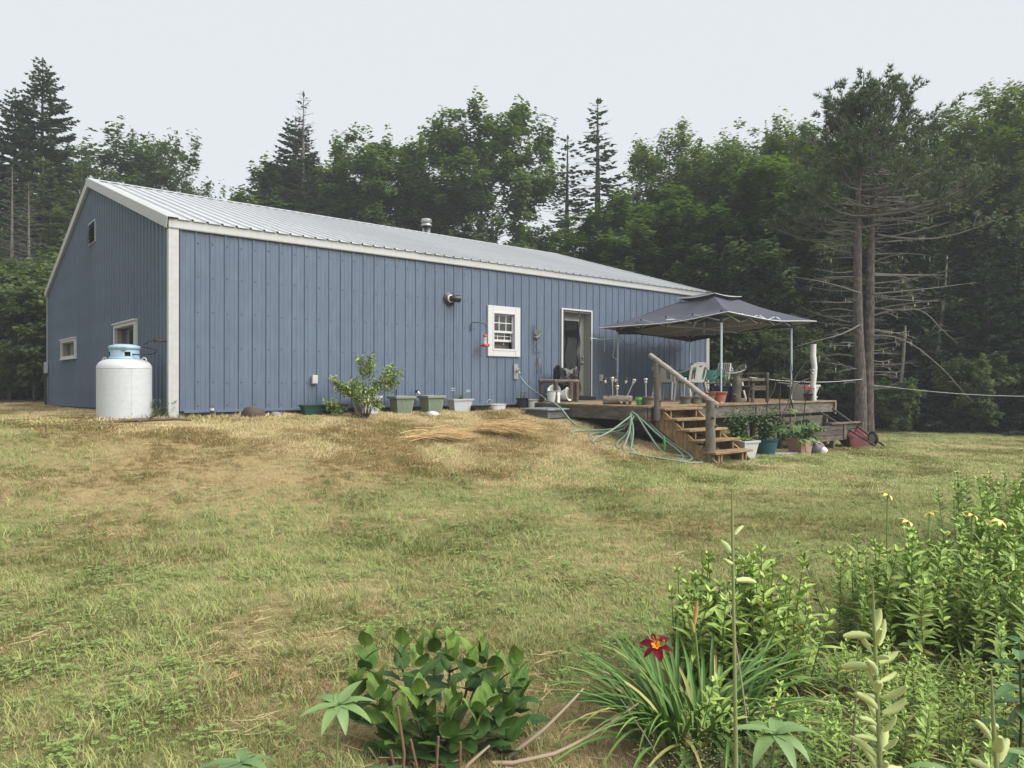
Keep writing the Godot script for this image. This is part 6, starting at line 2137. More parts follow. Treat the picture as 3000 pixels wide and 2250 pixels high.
func build_daylily(lm: Material) -> void:
	var d := thing("daylily_plant", "arching strap-leaved daylily clump with one dark red flower", "daylily", gp(0.78, -3.05))
	var variants := []
	for k in 5:
		var mb := MB.new()
		mb.col = [Color(0.10, 0.19, 0.045), Color(0.135, 0.24, 0.055), Color(0.18, 0.28, 0.075), Color(0.085, 0.155, 0.04), Color(0.36, 0.33, 0.12)][k]
		mb.leaf(Vector3(), Vector3(0, 1.0, 0.35), Vector3(0, 0.35, -1), 0.66, 0.022, 0.75 + 0.3 * (k % 3), 0.5, 9, 0.33)
		variants.append(mb.mesh())
	for k in 230:
		var a := rf(0, TAU)
		var r := sqrt(rng.randf()) * 0.2
		var v := 4 if rng.randf() < 0.08 else rng.randi() % 4
		var o := part(d, "leaf", variants[v], lm, Vector3(cos(a) * r * 1.3, 0, sin(a) * r), Vector3(rf(-0.32, 0.25), PI / 2 - a + rf(-0.8, 0.8), rf(-0.15, 0.15)))
		o.scale = Vector3(1.0, rf(0.65, 1.1), rf(0.7, 1.15)) * rf(0.85, 1.0)
	var scape := MB.new()
	scape.tube([Vector3(0.0, 0, 0.05), Vector3(-0.1, 0.25, 0.12), Vector3(-0.19, 0.455, 0.14)], [0.006, 0.005, 0.0045], 6, false)
	scape.tube([Vector3(0.05, 0, 0.0), Vector3(0.02, 0.3, 0.0), Vector3(0.0, 0.5, 0.0)], [0.006, 0.005, 0.004], 6, false)
	part(d, "scape", scape, mat("scape_green", Color(0.14, 0.21, 0.06), 0.6))
	for b in [[Vector3(0.0, 0.5, 0.0), Vector3(0.1, 1, 0.0), 0.10, Color(0.45, 0.24, 0.10)], [Vector3(-0.005, 0.47, 0.01), Vector3(-0.3, 1, 0.1), 0.06, Color(0.26, 0.26, 0.08)], [Vector3(-0.175, 0.44, 0.14), Vector3(0.3, 1, 0.2), 0.05, Color(0.25, 0.24, 0.08)]]:
		var mb := MB.new()
		mb.tube([b[0], b[0] + b[1].normalized() * b[2] * 0.5, b[0] + b[1].normalized() * b[2]], [0.005, 0.011, 0.003], 7)
		part(d, "bud", mb, mat("bud_%d" % int(b[2] * 1000), b[3], 0.6))
	var fl := Node3D.new()
	fl.name = "flower"
	d.add_child(fl)
	fl.position = Vector3(-0.19, 0.455, 0.14)
	fl.rotation = Vector3(0.55, 0.1, 0.25)
	fl.scale = Vector3.ONE * 0.88
	var pm := mat("daylily_petal", Color(1, 1, 1), 0.45, {"vc": true, "back": Color(0.1, 0.03, 0.03), "spec": 0.2})
	for k in 6:
		var mb := MB.new()
		var wide := 0.042 if k % 2 == 0 else 0.028
		mb.col = Color(0.105, 0.004, 0.014) if k % 2 == 0 else Color(0.085, 0.004, 0.013)
		mb.leaf(Vector3(0, 0, 0.002), Vector3(0, 0.75, 0.75), Vector3(0, 0.8, -0.7), 0.085, wide, 0.9, 0.2, 6, 0.62)
		mb.col = Color(0.62, 0.26, 0.02)
		mb.leaf(Vector3(0, 0.003, 0.002), Vector3(0, 0.75, 0.75), Vector3(0, 0.8, -0.7), 0.028, wide * 0.5, 0.2, 0.2, 4, 0.6)
		part(fl, "petal", mb, pm, Vector3.ZERO, Vector3(0, TAU * k / 6.0, 0))
	var stm := MB.new()
	for k in 6:
		var a := TAU * k / 6.0
		stm.tube([Vector3(0, 0.01, 0), Vector3(cos(a) * 0.008, 0.045, sin(a) * 0.008), Vector3(cos(a) * 0.018, 0.062, sin(a) * 0.018)], [0.0015, 0.0013, 0.0025], 4)
	part(fl, "stamens", stm, mat("stamen_orange", Color(0.5, 0.2, 0.02), 0.6))


func phlox_stem(h: float, c0: Color, c1: Color, ll: float, lw: float) -> ArrayMesh:
	var mb := MB.new()
	mb.col = Color(0.11, 0.12, 0.045)
	var tip := Vector3(rf(-0.04, 0.04), h, rf(-0.04, 0.04))
	mb.tube([Vector3(0, -0.02, 0), tip * Vector3(0.3, 0.5, 0.3), tip], [0.0042, 0.0036, 0.002], 5, false)
	var n := int(h / 0.04)
	for k in n:
		var t := (k + 1.0) / n
		if t < 0.22:
			continue
		var p := Vector3(tip.x * t * t, h * t, tip.z * t * t)
		var a := k * 1.57 + rf(-0.6, 0.6)
		var s := ll * (0.75 + 0.35 * sin(PI * t)) * (1.0 if t < 0.9 else 0.6)
		for j in 2:
			mb.col = c0.lerp(c1, rng.randf())
			if rng.randf() < 0.04:
				mb.col = Color(0.30, 0.26, 0.09)
			if rng.randf() < 0.1:
				continue
			mb.leaf(p, Vector3(cos(a + j * PI), 0.2 + t * 0.8 + rf(-0.35, 0.35), sin(a + j * PI)), Vector3.UP + rv() * 0.3, s * rf(0.65, 1.25), lw * rf(0.7, 1.2), rf(0.05, 0.4), 0.3, 4, 0.5)
	for j in 4:
		mb.col = c1
		mb.leaf(tip, Vector3(cos(j * 1.6), 1.6, sin(j * 1.6)), Vector3.UP, ll * 0.5, lw * 0.6, 0.2, 0.3, 3)
	return mb.mesh()


func phlox(label: String, at: Vector3, n: int, rx: float, rz: float, v: Array, lm: Material, hscale := 1.0) -> Node3D:
	var o := thing("phlox_clump", label, "perennial", at, 0.0, "leafy perennials in the bed")
	for k in n:
		var a := k * 2.39996
		var r := sqrt((k + 0.5) / n)
		var p := Vector3(cos(a) * r * rx + rf(-0.03, 0.03), 0, sin(a) * r * rz + rf(-0.03, 0.03))
		p.y = gy(at.x + p.x, at.z + p.z) - at.y
		var s := part(o, "stem", v[rng.randi() % v.size()], lm, p, Vector3(rng.randfn() * 0.11 + 0.16 * sin(a) * r, rf(0, TAU), rng.randfn() * 0.11 - 0.16 * cos(a) * r))
		s.scale = Vector3.ONE * rf(0.66, 1.12) * hscale * (1.0 - 0.16 * r * r)
	return o


func build_phlox(lm: Material) -> void:
	var a := []
	var b := []
	for k in 5:
		a.append(phlox_stem(rf(0.52, 0.64), Color(0.16, 0.26, 0.055), Color(0.34, 0.45, 0.115), 0.115, 0.032))
		b.append(phlox_stem(rf(0.70, 0.95), Color(0.155, 0.25, 0.055), Color(0.33, 0.44, 0.115), 0.13, 0.042))
	phlox("rounded clump of narrow-leaved phlox behind the daylily", gp(1.14, -3.6), 92, 0.36, 0.26, a, lm)
	phlox("low phlox shoots growing through the front of the daylily", gp(0.88, -2.85), 12, 0.25, 0.14, a, lm, 0.62)
	phlox("tall leafy phlox clump at the left end of the right-hand bed", gp(2.16, -4.05), 56, 0.34, 0.30, b, lm, 0.72)
	phlox("tall leafy phlox clump in the middle of the right-hand bed", gp(2.75, -4.35), 85, 0.52, 0.36, b, lm, 0.72)
	phlox("tallest leafy phlox clump rising at the right picture edge", gp(3.45, -4.75), 80, 0.48, 0.40, b, lm, 0.88)
	phlox("phlox clump in front of the tallest one at the right edge", gp(2.95, -3.75), 80, 0.50, 0.34, b, lm, 0.68)
	phlox("sparse phlox shoots among straw in front of the right-hand bed", gp(2.55, -3.45), 14, 0.3, 0.2, b, lm, 0.62)
	phlox("far phlox clump behind the yellow flowers at the right edge", gp(4.6, -6.4), 60, 0.7, 0.4, b, lm, 0.85)
	var low := ["low phlox shoots between the seed stalk and the daylily", "low phlox shoots right of the tall seed stalk", "low phlox shoots below the tall right-hand clump", "low phlox shoots at the bottom right picture edge", "low phlox shoots in front of the left end of the right-hand bed"]
	var li := 0
	for s in [[1.32, -2.75, 0.26], [1.75, -2.85, 0.28], [2.25, -3.1, 0.3], [1.62, -2.3, 0.24], [1.72, -3.35, 0.26]]:
		phlox(low[li], gp(s[0], s[1]), 30, s[2], s[2] * 0.7, a if li % 2 == 0 else b, lm, 0.5 if li % 2 == 0 else 0.4)
		li += 1
	# reddish spike at the right edge
	var rp := MB.new()
	for k in 8:
		var p := Vector3(rf(-0.1, 0.1), 0, rf(-0.08, 0.08))
		rp.col = Color(0.14, 0.09, 0.05)
		rp.tube([p, p + Vector3(0, 1.0, 0)], [0.004, 0.002], 4, false)
		for j in 16:
			rp.col = Color(0.20, 0.10, 0.06).lerp(Color(0.26, 0.2, 0.09), rng.randf())
			rp.leaf(p + Vector3(0, rf(0.4, 1.05), 0), rv() + Vector3.UP * 0.5, Vector3.UP, 0.09, 0.02, 0.4, 0.2, 3)
	single("bronze_plant", "bronze-leaved plant standing at the right edge behind the phlox", "perennial", rp, lm, gp(4.35, -5.95))
	# yellow lilies: each flower a thing of its own plant
	var i := 0
	for s in [[2.42, -4.62, 0.78, "highest yellow lily flower above the right-hand bed"], [2.44, -4.42, 0.66, "leftmost low yellow lily flower in the right-hand bed"], [2.62, -4.5, 0.70, "yellow lily flower in the middle of the right-hand bed"], [2.92, -4.55, 0.68, "yellow lily flower at the right of the yellow group"], [3.06, -4.5, 0.65, "rightmost low yellow lily flower in the bed"]]:
		var o := thing("yellow_lily", s[3], "lily", gp(s[0], s[1]), rf(0, TAU), "yellow lilies in the bed")
		part(o, "stem", _tube([Vector3(0, 0, 0), Vector3(0.02, s[2] * 0.5, 0), Vector3(0, s[2], 0)], 0.004, 5), mat("scape_green", Color(), 0.6))
		var f := Node3D.new()
		f.name = "flower"
		o.add_child(f)
		f.position = Vector3(0, s[2], 0)
		f.rotation = Vector3(0.5, 0, 0)
		for j in 6:
			var mb := MB.new()
			mb.col = Color(0.58, 0.48, 0.10) if j % 2 == 0 else Color(0.54, 0.46, 0.14)
			mb.leaf(Vector3.ZERO, Vector3(0, 0.6, 1), Vector3(0, 1, -0.6), 0.062, 0.024, 0.9, 0.2, 5, 0.6)
			part(f, "petal", mb, mat("lily_petal", Color(1, 1, 1), 0.5, {"vc": true, "back": Color(0.3, 0.28, 0.1)}), Vector3.ZERO, Vector3(0, TAU * j / 6, 0))
		i += 1
	# straw-coloured strap leaves between the clumps
	var st := MB.new()
	for k in 900:
		var z := -rf(1.9, 3.9)
		var x := -z * rf(0.36, 0.74)
		var b_ := rf(0, TAU)
		st.col = Color(0.34, 0.32, 0.12) if rng.randf() < 0.3 else Color(0.12, 0.20, 0.05).lerp(Color(0.24, 0.32, 0.09), rng.randf())
		st.leaf(gp(x, z), Vector3(cos(b_) * 0.7, 1, sin(b_) * 0.7), Vector3(cos(b_) * -1, 0.7, sin(b_) * -1), rf(0.2, 0.42), 0.012, rf(0.6, 1.4), 0.3, 6, 0.4)
	var so := single("withered_leaves", "tangle of green and yellowing strap leaves between the bed plants", "foliage", st, lm)
	so.set_meta("kind", "stuff")
	# dark broad-leaved weeds at the right
	var wi := 0
	for s in [[1.95, -2.75, 0.55, "dark upright broad-leaved plant beside the tall seed stalk"], [2.3, -2.8, 0.45, "dark broad-leaved plant at the right edge below the phlox"]]:
		var mb := MB.new()
		mb.col = Color(0.08, 0.10, 0.04)
		mb.tube([Vector3.ZERO, Vector3(0.01, s[2] * 0.5, 0), Vector3(0, s[2], 0)], 0.005, 5, false)
		for k in 16:
			var a2 := k * 2.4
			mb.col = Color(0.05, 0.12, 0.05).lerp(Color(0.11, 0.20, 0.08), rng.randf())
			mb.leaf(Vector3(0, s[2] * (0.2 + 0.8 * k / 15.0), 0), Vector3(cos(a2), 0.45, sin(a2)), Vector3.UP, rf(0.13, 0.2) * (1.2 - 0.6 * k / 15.0), 0.05, 0.6, 0.25, 5)
		single("broadleaf_weed", s[3], "weed", mb, lm, gp(s[0], s[1]))
		wi += 1
	# airy haze of lady's mantle flowers
	var lmn := MB.new()
	for k in 1500:
		var p := Vector3(rng.randfn() * 0.13, 0.07 + absf(rng.randfn()) * 0.08, rng.randfn() * 0.08)
		lmn.col = Color(0.19, 0.24, 0.09).lerp(Color(0.26, 0.29, 0.14), rng.randf())
		mb_leaflet(lmn, p, rf(0, TAU), 0.007)
		if k % 6 == 0:
			lmn.tube([p * Vector3(0.4, 0, 0.4), p], [0.001, 0.0008], 3, false)
	single("frothy_plant", "frothy pale green flower haze at the bottom below the daylily", "perennial", lmn, lm, gp(0.86, -2.6))


func build_pods(lm: Material) -> void:
	var podm := mat("lupine_pod", Color(0.40, 0.46, 0.18), 0.75, {"tex": tx.faint, "scale": Vector3(20, 20, 20), "rim": 0.6})
	var variants := []
	for k in 3:
		var mb := MB.new()
		var ps := []
		var rs := []
		for j in 9:
			var t := j / 8.0
			ps.append(Vector3(0, 0.004 * sin(PI * t) * (1 if k != 1 else -1), t * 0.06))
			rs.append(0.0100 * pow(sin(PI * clampf(t * 0.92 + 0.04, 0, 1)), 0.45) + 0.0006 * sin(t * 22.0))
		mb.tube(ps, rs, 9, true, 0.8)
		variants.append(mb.mesh())
	for s in [[0.84, -1.58, 0.99, 32, 0.60, -0.04, "tall lupine stalk crowded with fat pale seed pods at bottom right"], [1.06, -1.5, 0.83, 7, 0.66, -0.05, "lupine stalk with pale seed pods at the right picture edge"], [0.62, -1.95, 1.14, 4, 0.98, -0.02, "thin tall lupine stalk with only a few seed pods above the daylily"]]:
		var o := thing("lupine_stalk", s[6], "lupine", gp(s[0], s[1]), 0.0, "lupine seed stalks")
		var h: float = s[2]
		var stm := MB.new()
		stm.tube([Vector3(0, 0, 0), Vector3(s[5] * 0.4, h * 0.5, 0), Vector3(s[5], h, 0), Vector3(s[5] * 1.1, h + 0.10, 0)], [0.0065, 0.0055, 0.004, 0.0015], 7)
		part(o, "stem", stm, mat("pod_stem", Color(0.19, 0.22, 0.09), 0.7))
		for k in s[3]:
			var t: float = lerpf(s[4], h, (k + rng.randf() * 0.5) / s[3])
			var a: float = k * 2.0 + rf(-0.3, 0.3)
			var x: float = s[5] * pow(t / h, 1.6)
			var p := part(o, "seed_pod", variants[k % 3], podm, Vector3(x + cos(a) * 0.008, t, sin(a) * 0.008), Vector3(rf(-1.15, -0.15) if k % 6 else rf(0.0, 0.6), PI / 2 - a + rf(-0.4, 0.4), 0))
			p.scale = Vector3(1, 1, rf(0.8, 1.15)) * rf(0.6, 1.1)
	# thin dead stalks leaning in the bed
	var i := 0
	for s in [[Vector3(0.93, 0, -2.75), Vector3(0.86, 0.75, -2.9), "thin bleached dead stalk crossing the daylily"], [Vector3(1.16, 0, -2.5), Vector3(1.33, 0.62, -2.75), "dark leaning dead stalk between the daylily and the seed stalk"], [Vector3(0.62, 0, -2.75), Vector3(0.42, 0.33, -2.75), "grey dead stalk leaning left across the daylily base"]]:
		var mb := MB.new()
		var a: Vector3 = s[0] + Vector3(0, gy(s[0].x, s[0].z), 0)
		mb.tube(curve_pts([a, a.lerp(s[1], 0.5) + Vector3(0.01, 0, 0.01), s[1]], 8), [0.004, 0.0038, 0.0036, 0.0034, 0.003, 0.0026, 0.002, 0.0015], 5)
		single("dead_stalk", s[2], "stalk", mb, mat("dead_stalk_%d" % i, [Color(0.30, 0.24, 0.17), Color(0.10, 0.075, 0.055), Color(0.2, 0.18, 0.16)][i], 0.8))
		i += 1


func limb(mb: MB, a: Vector3, b: Vector3, r0: float, r1: float, sag: float, sides := 5) -> Array:
	var ps := []
	var rs := []
	for k in 6:
		var t := k / 5.0
		ps.append(a.lerp(b, t) + Vector3(0, sag * sin(PI * t), 0) + rv() * r0 * 0.3)
		rs.append(lerpf(r0, r1, t))
	mb.tube(ps, rs, sides, false)
	return ps


func lf_quad(mb: MB, p: Vector3, s: float, up: Vector3) -> void:
	var n := (up + rv() * 0.7).normalized()
	var x := n.cross(rv()).normalized() * s
	var z := n.cross(x) * rf(0.55, 0.8)
	mb.quad(p - x, p + z + n * s * 0.2, p + x, p - z + n * s * 0.2)


# broadleaf tree: trunk with limbs, and a crown of leaf clumps along them
func broadleaf(h: float, rad: float, cb: float, limbs: int, clumps: int, per: int, ls: float, c0: Color, c1: Color, r0: float, lean := 0.0, upright := 0.5) -> Array:
	var wd := MB.new()
	var lf := MB.new()
	var tp := []
	var tr := []
	for k in 9:
		var t := k / 8.0
		tp.append(Vector3(lean * t * t * h * 0.1 + rf(-0.05, 0.05) * t * 2.0, h * 0.97 * t, rf(-0.05, 0.05) * t * 2.0))
		tr.append(lerpf(r0, 0.02, pow(t, 0.8)))
	wd.tube(tp, tr, 8, false)
	for i in limbs:
		var t := lerpf(cb, 0.93, (i + rng.randf() * 0.6) / limbs)
		var j := t * 8.0
		var ji := clampi(int(j), 0, 7)
		var a: Vector3 = (tp[ji] as Vector3).lerp(tp[ji + 1], clampf(j - ji, 0, 1))
		var az := i * 2.39996 + rf(-0.4, 0.4)
		var prof := pow(sin(PI * clampf((t - cb) / (1.06 - cb) * 0.82 + 0.16, 0, 1)), 0.75)
		var ln := rad * prof * rf(0.75, 1.12)
		var b := a + Vector3(cos(az) * ln, ln * upright * rf(0.5, 1.3) + 0.2, sin(az) * ln)
		b.y = minf(b.y, h * rf(0.94, 1.0))
		var lp := limb(wd, a, b, r0 * 0.34 * (1.1 - t), 0.012, ln * 0.06)
		var subs := []
		for s in 4:
			var u := rf(0.35, 0.95)
			var sp: Vector3 = (lp[int(u * 5)] as Vector3)
			var se := sp + (Vector3(cos(az + rf(-1.3, 1.3)), rf(-0.1, 0.9), sin(az + rf(-1.3, 1.3))).normalized()) * ln * rf(0.25, 0.5)
			limb(wd, sp, se, 0.018, 0.006, 0.0, 4)
			subs.append(se)
		for k in clumps:
			var ctr: Vector3
			var pick := rng.randf()
			var shoot := false
			if pick < 0.42:
				ctr = (subs[rng.randi() % 4] as Vector3)
			elif pick < 0.80:
				ctr = a.lerp(b, rf(0.4, 1.0)) + Vector3(rng.randfn(), rng.randfn(), rng.randfn()) * rad * 0.13
			else:
				ctr = b + rv() * 0.3
				shoot = true
			ctr += rv() * rf(0.1, 0.4)
			var cs := rf(0.22, 0.46) * clampf(rad / 2.5, 0.7, 1.25)
			var tone := rng.randf()
			var outw := (ctr - Vector3(tp[4].x, h * 0.5, tp[4].z)).normalized()
			for l in per:
				var d := rv()
				d.y *= 1.7 if shoot else 0.75
				if shoot:
					d.x *= 0.6
					d.z *= 0.6
				lf.col = c0.lerp(c1, clampf(tone * 0.6 + rf(0, 0.4), 0, 1))
				lf_quad(lf, ctr + d * cs * pow(rng.randf(), 0.45), ls * rf(0.65, 1.2), Vector3.UP + outw * 0.6)
	return [wd.mesh(), lf.mesh()]


# spruce or fir: whorls of drooping sprays
func conifer(h: float, rad: float, cb: float, whorl: float, dens: float, c0: Color, c1: Color, dead := 0.0, tw := 0.05, ragged := 0.25) -> Array:
	var wd := MB.new()
	var lf := MB.new()
	wd.tube([Vector3.ZERO, Vector3(rf(-0.05, 0.05), h * 0.5, 0), Vector3(0, h, 0)], [h * 0.013 + 0.03, h * 0.008 + 0.015, 0.008], 7, false)
	var y := h * cb
	while y < h - 0.15:
		var f := (h - y) / (h * (1.0 - cb))
		var nb := 5 + (rng.randi() % 2)
		var off := rf(0, TAU)
		for k in nb:
			var az := off + TAU * k / nb + rf(-0.3, 0.3)
			var ln := rad * pow(f, 0.82) * rf(1.0 - ragged, 1.0 + ragged * 0.6) + 0.12
			var drop := -0.28 * f + 0.25 * (1.0 - f)
			var dir := Vector3(cos(az), drop + rf(-0.1, 0.1), sin(az)).normalized()
			var a := Vector3(0, y + rf(-0.1, 0.1), 0)
			var tip := a + dir * ln + Vector3(0, 0.10 * ln, 0)
			wd.tube([a, a.lerp(tip, 0.5) - Vector3(0, 0.05 * ln, 0), tip], [0.018 * f + 0.006, 0.01 * f + 0.004, 0.003], 3, false)
			if rng.randf() < dead:
				for q in 5:
					var u := rf(0.3, 1.0)
					var p := a.lerp(tip, u)
					var dv := (dir.rotated(Vector3.UP, rf(-1.0, 1.0)) + Vector3(0, rf(-0.4, 0.3), 0)).normalized() * ln * 0.3
					wd.tube([p, p + dv], [0.006, 0.002], 3, false)
				continue
			var steps := maxi(2, int(ln / 0.17 * dens))
			for s in steps:
				var u := (s + 0.6) / steps
				if u < 0.12:
					continue
				var p := a.lerp(tip, u) - Vector3(0, 0.05 * ln * sin(PI * u), 0)
				var tl := (0.10 + 0.34 * ln * (1.0 - u * 0.75)) * rf(0.6, 1.1)
				tl = minf(tl, 0.7)
				for side: float in [-1.0, 1.0]:
					var dv := (dir * 0.75 + Vector3(-dir.z, 0, dir.x) * side * rf(0.6, 1.0) + Vector3(0, rf(-0.35, 0.05), 0)).normalized()
					var e := p + dv * tl
					var n := (Vector3.UP + rv() * 0.5).normalized()
					var w := dv.cross(n).normalized() * tw * rf(0.8, 1.4)
					lf.col = c0.lerp(c1, rng.randf())
					lf.quad(p - w * 0.6, p.lerp(e, 0.45) - w, e, p.lerp(e, 0.45) + w)
					var w2 := n * tw * 0.8
					lf.quad(p - w2 * 0.4, p.lerp(e, 0.5) - w2, e, p.lerp(e, 0.5) + w2)
					if tl > 0.2:
						for q in 2:
							var pp := p.lerp(e, rf(0.3, 0.8))
							var d2 := dv.rotated(Vector3.UP, rf(-0.9, 0.9))
							d2.y -= rf(0.0, 0.3)
							var e2 := pp + d2 * tl * 0.45
							var w3 := d2.cross(n).normalized() * tw * 0.8
							lf.quad(pp - w3 * 0.5, pp.lerp(e2, 0.5) - w3, e2, pp.lerp(e2, 0.5) + w3)
			lf.col = c1
			lf.tri(tip - Vector3(-dir.z, 0, dir.x) * tw, tip + dir * 0.14, tip + Vector3(-dir.z, 0, dir.x) * tw)
		y += whorl * rf(0.7, 1.2)
	for k in 6:
		var az := k * 1.05
		lf.col = c1
		lf.tri(Vector3(0, h - 0.25, 0), Vector3(cos(az) * 0.05, h - 0.1, sin(az) * 0.05), Vector3(0, h + 0.05, 0))
	return [wd.mesh(), lf.mesh()]


func tree(kind: Array, called: String, label: String, at: Vector3, s: float, turn: float, bark: Material, leaf: Material, group: String, squeeze := 1.0) -> Node3D:
	var t := thing(called, label, "tree", at, turn, group)
	t.scale = Vector3(s * squeeze, s, s * squeeze)
	part(t, "trunk", kind[0], bark)
	part(t, "crown", kind[1], leaf)
	return t


func at_px(x: float, z: float, up := 0.0) -> Vector3:
	return Vector3(x, gy(x, -z) - 0.05 + up, -z)


func build_trees() -> void:
	var bark := mat("grey_bark", Color(0.16, 0.145, 0.125), 0.95, {"tex": tx.blot, "scale": Vector3(3, 0.8, 3)})
	var dbark := mat("dark_bark", Color(0.085, 0.07, 0.06), 0.95, {"tex": tx.blot, "scale": Vector3(3, 0.8, 3)})
	var silver := mat("dead_grey_wood", Color(0.24, 0.225, 0.205), 0.9, {"tex": tx.blot, "scale": Vector3(3, 0.8, 3)})
	var lm := mat("tree_leaf", Color(1, 1, 1), 0.5, {"vc": true, "back": Color(0.9, 1.0, 0.5), "spec": 0.3})
	var nm := mat("needle", Color(1, 1, 1), 0.6, {"vc": true, "spec": 0.3, "back": Color(0.5, 0.6, 0.35)})
	var maple := [broadleaf(14.0, 3.7, 0.12, 46, 30, 40, 0.12, Color(0.085, 0.125, 0.04), Color(0.17, 0.225, 0.072), 0.22, 0.0, 0.75), broadleaf(12.0, 2.8, 0.12, 42, 26, 38, 0.115, Color(0.082, 0.122, 0.04), Color(0.165, 0.22, 0.072), 0.17, 0.3, 0.85)]
	var birch := [broadleaf(12.5, 2.5, 0.2, 46, 21, 38, 0.085, Color(0.115, 0.145, 0.066), Color(0.205, 0.245, 0.11), 0.13, 0.4, 0.9), broadleaf(11.5, 2.9, 0.2, 44, 21, 38, 0.088, Color(0.10, 0.13, 0.056), Color(0.185, 0.225, 0.098), 0.14, -0.5, 0.75)]
	var airy := broadleaf(7.0, 1.3, 0.25, 20, 8, 32, 0.07, Color(0.05, 0.08, 0.03), Color(0.12, 0.16, 0.055), 0.085, 0.3, 1.1)
	var bush := broadleaf(3.2, 1.5, 0.06, 22, 12, 50, 0.085, Color(0.085, 0.118, 0.048), Color(0.165, 0.205, 0.082), 0.05, 0.0, 0.7)
	var spruce := conifer(14.5, 3.7, 0.08, 0.24, 1.5, Color(0.046, 0.068, 0.042), Color(0.10, 0.128, 0.072), 0.04, 0.07)
	var thin := conifer(12.0, 1.5, 0.15, 0.34, 1.1, Color(0.055, 0.078, 0.045), Color(0.11, 0.14, 0.075), 0.38, 0.06, 0.5)
	var deadsp := conifer(11.0, 1.5, 0.08, 0.22, 0.6, Color(0.04, 0.06, 0.03), Color(0.07, 0.09, 0.05), 0.85, 0.04, 0.4)
	var cedar := conifer(8.0, 1.6, 0.04, 0.2, 1.4, Color(0.085, 0.12, 0.04), Color(0.17, 0.20, 0.075), 0.03, 0.06, 0.3)
	var fir := conifer(5.5, 1.8, 0.02, 0.22, 1.4, Color(0.022, 0.04, 0.023), Color(0.055, 0.084, 0.042), 0.08, 0.06, 0.3)
	# left of the house
	var gl := "woods left of the house"
	tree(spruce, "spruce_tree", "tallest dark spruce spire left of the house", at_px(-19.6, 30.0), 0.98, 0.4, dbark, nm, gl)
	tree(spruce, "spruce_tree", "second dark spruce left of the tallest one", at_px(-20.4, 29.5), 0.88, 2.0, dbark, nm, gl)
	tree(spruce, "spruce_tree", "dark spruce partly cut off at the left picture edge", at_px(-20.9, 28.0), 0.86, 3.6, dbark, nm, gl)
	tree(spruce, "spruce_tree", "dark spruce filling in behind the house gable at far left", at_px(-20.4, 33.0), 0.70, 5.0, dbark, nm, gl)
	tree(deadsp, "dead_spruce", "bare grey dead spruce trunk before the left woods", at_px(-18.3, 26.3), 0.78, 1.0, silver, nm, gl)
	tree(deadsp, "dead_spruce", "second bare grey dead spruce beside the first at left", at_px(-17.5, 26.0), 0.72, 2.5, silver, nm, gl)
	var cl := ["light green cedar next to the house gable", "tall light green cedar behind the lower gable slope", "low light green cedar at the left edge", "light green cedar just right of the dead trunks", "light green cedar showing over the gable slope near its peak", "wide light green cedar at the far left edge", "shadowed cedar deep behind the dead trunks"]
	var i := 0
	for s in [[-14.9, 25.4, 0.78], [-16.3, 27.2, 1.2], [-18.9, 26.6, 0.8], [-17.6, 27.4, 0.85], [-15.7, 27.8, 1.12], [-19.8, 27.0, 0.95], [-18.6, 28.5, 1.2]]:
		tree(cedar, "cedar_tree", cl[i], at_px(s[0], s[1]), s[2], i * 1.3, bark, nm, gl, 1.15)
		i += 1
	var bl := ["leafy bush at the woods edge next to the house gable", "leafy bush second from the gable at the left woods edge", "leafy bush at the left picture edge", "leafy bush cut off by the left picture edge", "leafy bush behind the one next to the house gable", "leafy bush behind the second one from the gable"]
	i = 0
	for s in [[-14.6, 23.8, 1.15], [-15.7, 23.6, 1.05], [-16.8, 24.0, 1.2], [-17.9, 24.0, 1.25], [-15.0, 25.2, 1.3], [-16.6, 25.3, 1.4]]:
		tree(bush, "leafy_bush", bl[i], at_px(s[0], s[1]), s[2], i * 1.9, bark, lm, "bushes at the woods edge")
		i += 1
	# small tops over the roof ridge
	i = 0
	for s in [[-19.4, 37.0, 1.86, 1.15, "airy young maple showing over the roof ridge at left"], [-18.8, 37.5, 1.94, 0.6, "slender birch top standing highest over the left roof ridge"], [-17.9, 37.0, 1.80, 0.75, "thin birch top right of the highest one over the ridge"], [-17.1, 38.0, 1.62, 0.7, "small treetop just clearing the roof ridge"], [-20.6, 36.5, 1.78, 1.1, "airy young maple next to the tall spruce over the ridge"], [-16.2, 37.0, 1.58, 0.8, "small rounded treetop over the ridge right of the birches"]]:
		tree(airy, "young_tree", s[4], at_px(s[0], s[1]), s[2], i * 2.2, bark, lm, "young trees over the roof ridge", s[3])
		i += 1
	i = 0
	for s in [[-16.6, 38.0, 2.02, "tiny spruce tip over the roof ridge, left of two"], [-15.5, 37.5, 2.0, "tiny spruce tip over the roof ridge, right of two"]]:
		tree(fir, "small_spruce", s[3], at_px(s[0], s[1]), s[2], i * 2.0, dbark, nm, "small spruce tips over the ridge", 0.45)
		i += 1
	# behind the house
	var gb := "woods behind the house"
	tree(maple[1], "maple_tree", "round maple with a half-dead spruce in front, behind the roof", at_px(-11.0, 36.5), 1.02, 0.6, bark, lm, gb, 1.15)
	tree(deadsp, "dead_spruce", "half-dead spruce with a bare tip before the round maple", at_px(-9.95, 34.2), 1.38, 0.6, silver, nm, gb)
	tree(spruce, "spruce_tree", "full spruce just left of the bare-tipped one behind the roof", at_px(-10.5, 34.8), 0.98, 2.2, bark, nm, gb, 1.25)
	tree(maple[1], "maple_tree", "narrow maple left of the largest maple", at_px(-6.3, 36.0), 1.08, 2.6, bark, lm, gb)
	tree(maple[0], "maple_tree", "largest broad maple rising behind the middle of the roof", at_px(-1.6, 36.0), 1.03, 1.2, bark, lm, gb)
